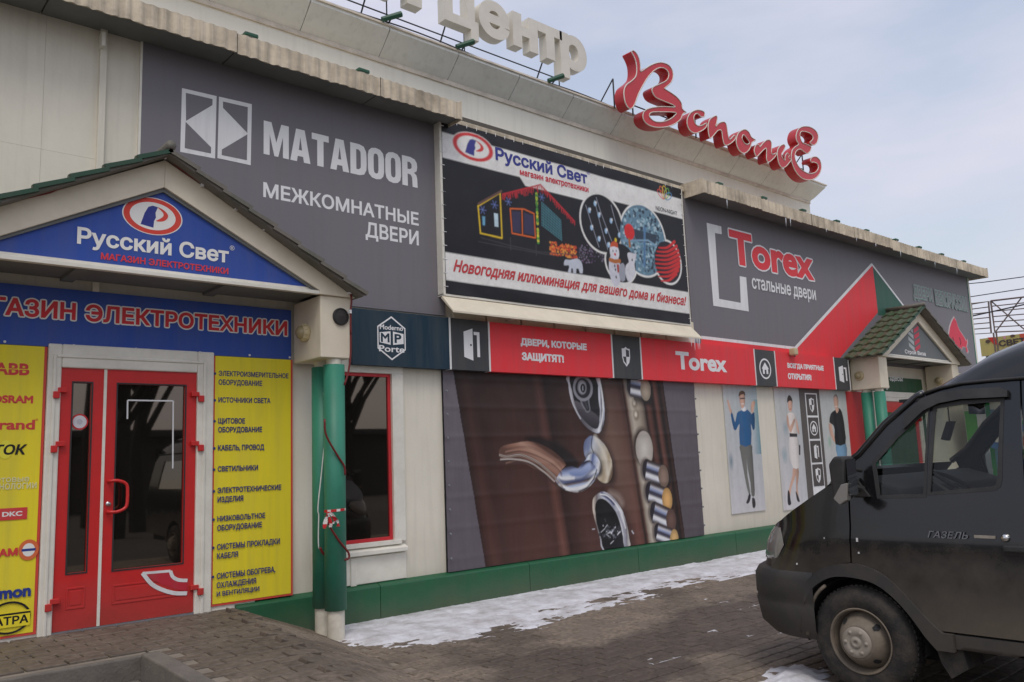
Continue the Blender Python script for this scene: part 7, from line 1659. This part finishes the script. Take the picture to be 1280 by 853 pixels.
mb.out('steering_wheel', 'black_plastic', van, smooth=True)
mb = MB(); mb.box(6.30, 6.52, -5.50, -5.47, 1.80, 1.87); mb.tube([(6.4, -5.45, 1.85), (6.4, -5.44, 1.96)], .01, 6); mb.out('rear_view_mirror', 'black_plastic', van)
mb = MB(); mb.prism([(-5.42, 1.62), (-5.38, 1.63), (-5.43, 1.75), (-5.47, 1.75)], 6.0, 6.06, 'x'); mb.tube([(6.03, -5.44, 1.75), (6.03, -5.44, 1.92)], .004, 5); mb.out('hanging_pendant', 'black_plastic', van)
mb = MB().box(5.56, 6.2, -5.60, -5.32, 1.88, 1.90).out('sun_visor', 'interior', van)
for (py_, pz_), sz_ in zip([(-5.025,0.994),(-5.027,0.91),(-4.57,0.809),(-4.793,0.995)], (.012, .006, .006, .005)): MB().box(SX(py_, pz_)-.012, SX(py_, pz_)+.004, py_-sz_*.4, py_+sz_*.4, pz_-sz_, pz_+sz_).out('paint_chip', 'white_plain', fd_ref if False else van)
# badge, lock, dents
mb = MB(); r_ = [(-5.484,1.028),(-5.72,1.069)]; text(mb, 'ГАЗЕЛЬ', (r_[0][0], r_[0][1], r_[1][0], r_[1][1]), SX(-5.6, 1.05)-.013, None, bold=.0, depth=.004, plane='x', shear=.3)
mb.v = [(p[0], r_[0][0]+r_[1][0]-p[1] if False else p[1], p[2]) for p in mb.v]
mb.out('badge', 'steel_grey', dr_ if False else van)
q = [(-5.754,1.037),(-5.869,1.053)]; MB().box(SX(-5.8, 1.05)-.011, SX(-5.8, 1.05), q[0][0], q[1][0], q[0][1], q[1][1]).out('side_badge', 'wheel_cap', van)
q = [(-5.923,1.043)][0]; lk = MB().lathe([(0, .022), (.015, .022), (.022, .014), (.026, 0)], (SX(*q), q[0], q[1]), (-1, 0, 0), 20).out('door_lock', 'chrome', van, smooth=True)
q = [(-5.969,0.983)][0]; MB().box(SX(*q)-.03, SX(*q)+.01, q[0]-.07, q[0]+.06, q[1]-.02, q[1]+.022).out('door_handle', 'black_plastic', van, bevel=.01)

# ------------------------------------------------------------------ beyond the building: steel frame, poster board, kiosk, wires
t = thing('billboard_frame', 'empty rusty steel lattice frame rising behind the right end of the shop', 'frame', (40, 5, 0))
fr = [[(6.368,7.786),(5.642,7.775),(5.683,6.363),(6.414,6.415)], [(5.548,7.785),(3.587,7.707),(3.674,6.201),(5.534,6.383)]]
for q in fr:
    mb = MB(); mb.tube([(40, *p) for p in q+q[:1]], .04, 6); mb.out('outer_frame', 'rust_steel', t)
    mb = MB(); n = 6
    for k in range(1, n):
        u = k/n; a = (q[0][0]+(q[3][0]-q[0][0])*u, q[0][1]+(q[3][1]-q[0][1])*u); b = (q[1][0]+(q[2][0]-q[1][0])*u, q[1][1]+(q[2][1]-q[1][1])*u); mb.tube([(40.06, *a), (40.06, *b)], .025, 5)
    if q is fr[1]: mb.tube([(40.05, *q[0]), (40.05, *lerp2(q[2], q[3], .35))], .03, 5); mb.tube([(40.05, *q[3]), (40.05, *lerp2(q[0], q[1], .62))], .03, 5)
    mb.out('lattice', 'rust_steel', t)
mb = MB()
for p in [(5.596,7.767),(5.483,7.748)]: mb.tube([(40, p[0], 0), (40, p[0], fr[0][2][1])], .035, 6)
mb.out('post', 'rust_steel', t)
pb = [(6.187,6.206),(2.777,6.072)]; pz = [(6.251,5.63)][0][1]
s = thing('poster_board', 'yellow and red street advertising board above the van roof', 'billboard', (40, pb[0][0], 0))
y0_, y1_ = pb[0][0], pb[0][0]-7; zt_ = [(5.34,6.165)][0][1]; zb_ = pz-.25
mb = MB(); mb.box(40, 40.1, y1_, y0_, zb_, zt_, S(205, 188, 115, .85)); mb.out('board', 'print', s, col=True)
e = Print(39.99, .004, 'x')
e.poly([(5.857,6.184),(5.56,6.169),(5.419,5.8),(5.641,5.854)], S(205, 60, 50)); e.poly([(5.222,6.147),(5.132,6.15),(5.123,6.034),(5.222,6.033)], S(215, 150, 160)); e.poly([(y0_-1.6, zt_), (y0_-2.4, zt_), (y0_-2.2, zb_), (y0_-1.8, zb_)], S(210, 90, 70))
e.ell(*[(5.853,6.007)][0], .10, .08, S(90, 70, 60), 10); e.ell(*[(4.846,6.12)][0], .10, .06, S(90, 70, 60), 10)
A_ = [(5.42,5.79)][0]; B_ = [(4.471,5.931)][0]; e.txt('СВЕТ', (A_[0], A_[1]-.08, B_[0]-.1, A_[1]+.20), S(70, 60, 60), bold=.04)
e.out('artwork', 'print', s, col=True)
mb = MB()
for yy in (y0_-.2, y0_-3.4, y0_-6.8): mb.tube([(40.15, yy, 0), (40.15, yy, zt_)], .08, 6)
mb.out('post', 'steel_grey', s)
for i, (a, b, r_) in enumerate((((345, 165), (711, 115), .02), ((255, 290), (711, 220), .02), ((262, 460), (711, 355), .03))):
    p = [(5.097,8.315),(3.531,8.256),(5.558,7.787),(3.586,7.771),(5.618,6.956),(3.66,7.116)][2*i:2*i+2]; d = (p[1][0]-p[0][0], p[1][1]-p[0][1])
    t = thing('overhead_wire', ['highest thin overhead wire right of the building', 'middle thin overhead wire right of the building', 'lowest and darkest overhead wire crossing the steel frame'][i], 'wire', (38, p[0][0], p[0][1]))
    MB().tube([(38, p[0][0]-d[0]*5, p[0][1]-d[1]*5+.4), (38, p[0][0], p[0][1]), (38, p[1][0], p[1][1]), (38, p[1][0]+d[0]*5, p[1][1]+d[1]*5+.4)], r_, 5).out('wire', 'steel_dark', t)
# kiosk seen through the van's windows
kx = 20
kq = [(0.097,0.964),(-1.127,2.149)]; ky0, ky1 = kq[0][0], kq[1][0]
t = thing('market_kiosk', 'green and white market kiosk seen through the side windows of the van', 'kiosk', (kx, -2, 0))
MB().box(kx, kx+2, -4.6, -.30, 0, 2.6).out('body', 'wall', t)
def kp(px, c, px2=None): pass
e = Print(kx-.02, .004, 'x')
yy = lambda px: hit_y[px]
hit_y = dict(zip([1195, 1218, 1226, 1238, 1244, 1254, 1262], [p[0] for p in [(-0.047,1.498),(-0.435,1.484),(-0.567,1.479),(-0.763,1.472),(-0.859,1.468),(-1.019,1.462),(-1.144,1.458)]]))
e.poly([(-.32, .1), (hit_y[1226], .1), (hit_y[1226], 2.3), (-.32, 2.3)], S(90, 170, 70)); e.poly([(hit_y[1226], .1), (hit_y[1238], .1), (hit_y[1238], 2.5), (hit_y[1226], 2.5)], S(225, 222, 220)); e.poly([(hit_y[1238], .1), (hit_y[1244], .1), (hit_y[1244], 2.5), (hit_y[1238], 2.5)], S(40, 130, 70))
e.poly([(hit_y[1244], .1), (hit_y[1262], .1), (hit_y[1262], 2.3), (hit_y[1244], 2.3)], S(90, 130, 150))
random.seed(11)
for k in range(46): yk = random.uniform(-1.7, -.9); zk = random.uniform(.3, 2.2); e.ell(yk, zk, random.uniform(.03, .12), random.uniform(.05, .14), random.choice([S(120, 190, 90), S(80, 120, 170), S(215, 210, 200), S(170, 90, 60), S(70, 140, 80)]), 10)
e.out('goods_print', 'print', t, col=True)
MB().box(kx-.3, kx+2.2, -4.8, -.2, 2.6, 2.70).out('roof', 'cornice', t)

# ------------------------------------------------------------------ across the road behind the camera (seen in the glass): bare trees, low block
def bare_tree(x, y, h, seed, label):
    rnd = random.Random(seed); t = thing('bare_tree', label, 'tree', (x, y, 0), 'leafless trees across the road'); tr = MB(); cr_ = MB()
    tr.tube([(x, y, -.1), (x+rnd.uniform(-.2, .2), y, h*.25), (x+rnd.uniform(-.3, .3), y, h*.5)], [.26, .2, .15], 8); top = Vector((x, y, h*.35))
    def br(p, d, l, r, n):
        q = p+d*l*.5+Vector((rnd.uniform(-.1, .1), rnd.uniform(-.1, .1), 0))*l; e2 = q+(d+Vector((rnd.uniform(-.3, .3), rnd.uniform(-.3, .3), .15))).normalized()*l*.5
        cr_.tube([p, q, e2], [r, r*.8, r*.6], 5, cap=False)
        if n:
            for _ in range(3): br(q if rnd.random() < .4 else e2, (d+Vector((rnd.uniform(-.9, .9), rnd.uniform(-.9, .9), rnd.uniform(-.2, .6)))).normalized(), l*.68, r*.55, n-1)
    for k in range(6): a = 2*pi*k/6+rnd.random(); br(Vector((x, y, h*(.28+.05*k))), Vector((cos(a)*.6, sin(a)*.6, .9)).normalized(), h*.30, .11, 4)
    tr.out('trunk', 'bark', t); cr_.out('crown', 'bark', t)
for i, (x, y, h) in enumerate(((6.7, -16, 9), (7.9, -18, 9), (13.4, -16, 9.5), (7.6, -22, 12), (15.5, -19, 10))): bare_tree(x, y, h, i, ['leafless tree across the road, nearest to the door reflection', 'tallest leafless tree across the road', 'leafless tree across the road reflected in the shop window', 'tall leafless tree standing farther back across the road', 'leafless tree furthest to the right across the road'][i])
t = thing('low_building', 'long low dark building across the road behind the trees', 'building', (0, -34, 0))
MB().box(-40, 45, -40, -34, 0, 3.4).out('wall', 'dark_wall', t); MB().box(-41, 46, -41, -33.5, 3.4, 3.7).out('roof', 'steel_dark', t)
# ensure the smooth shading of flat-ended tubes stays clean
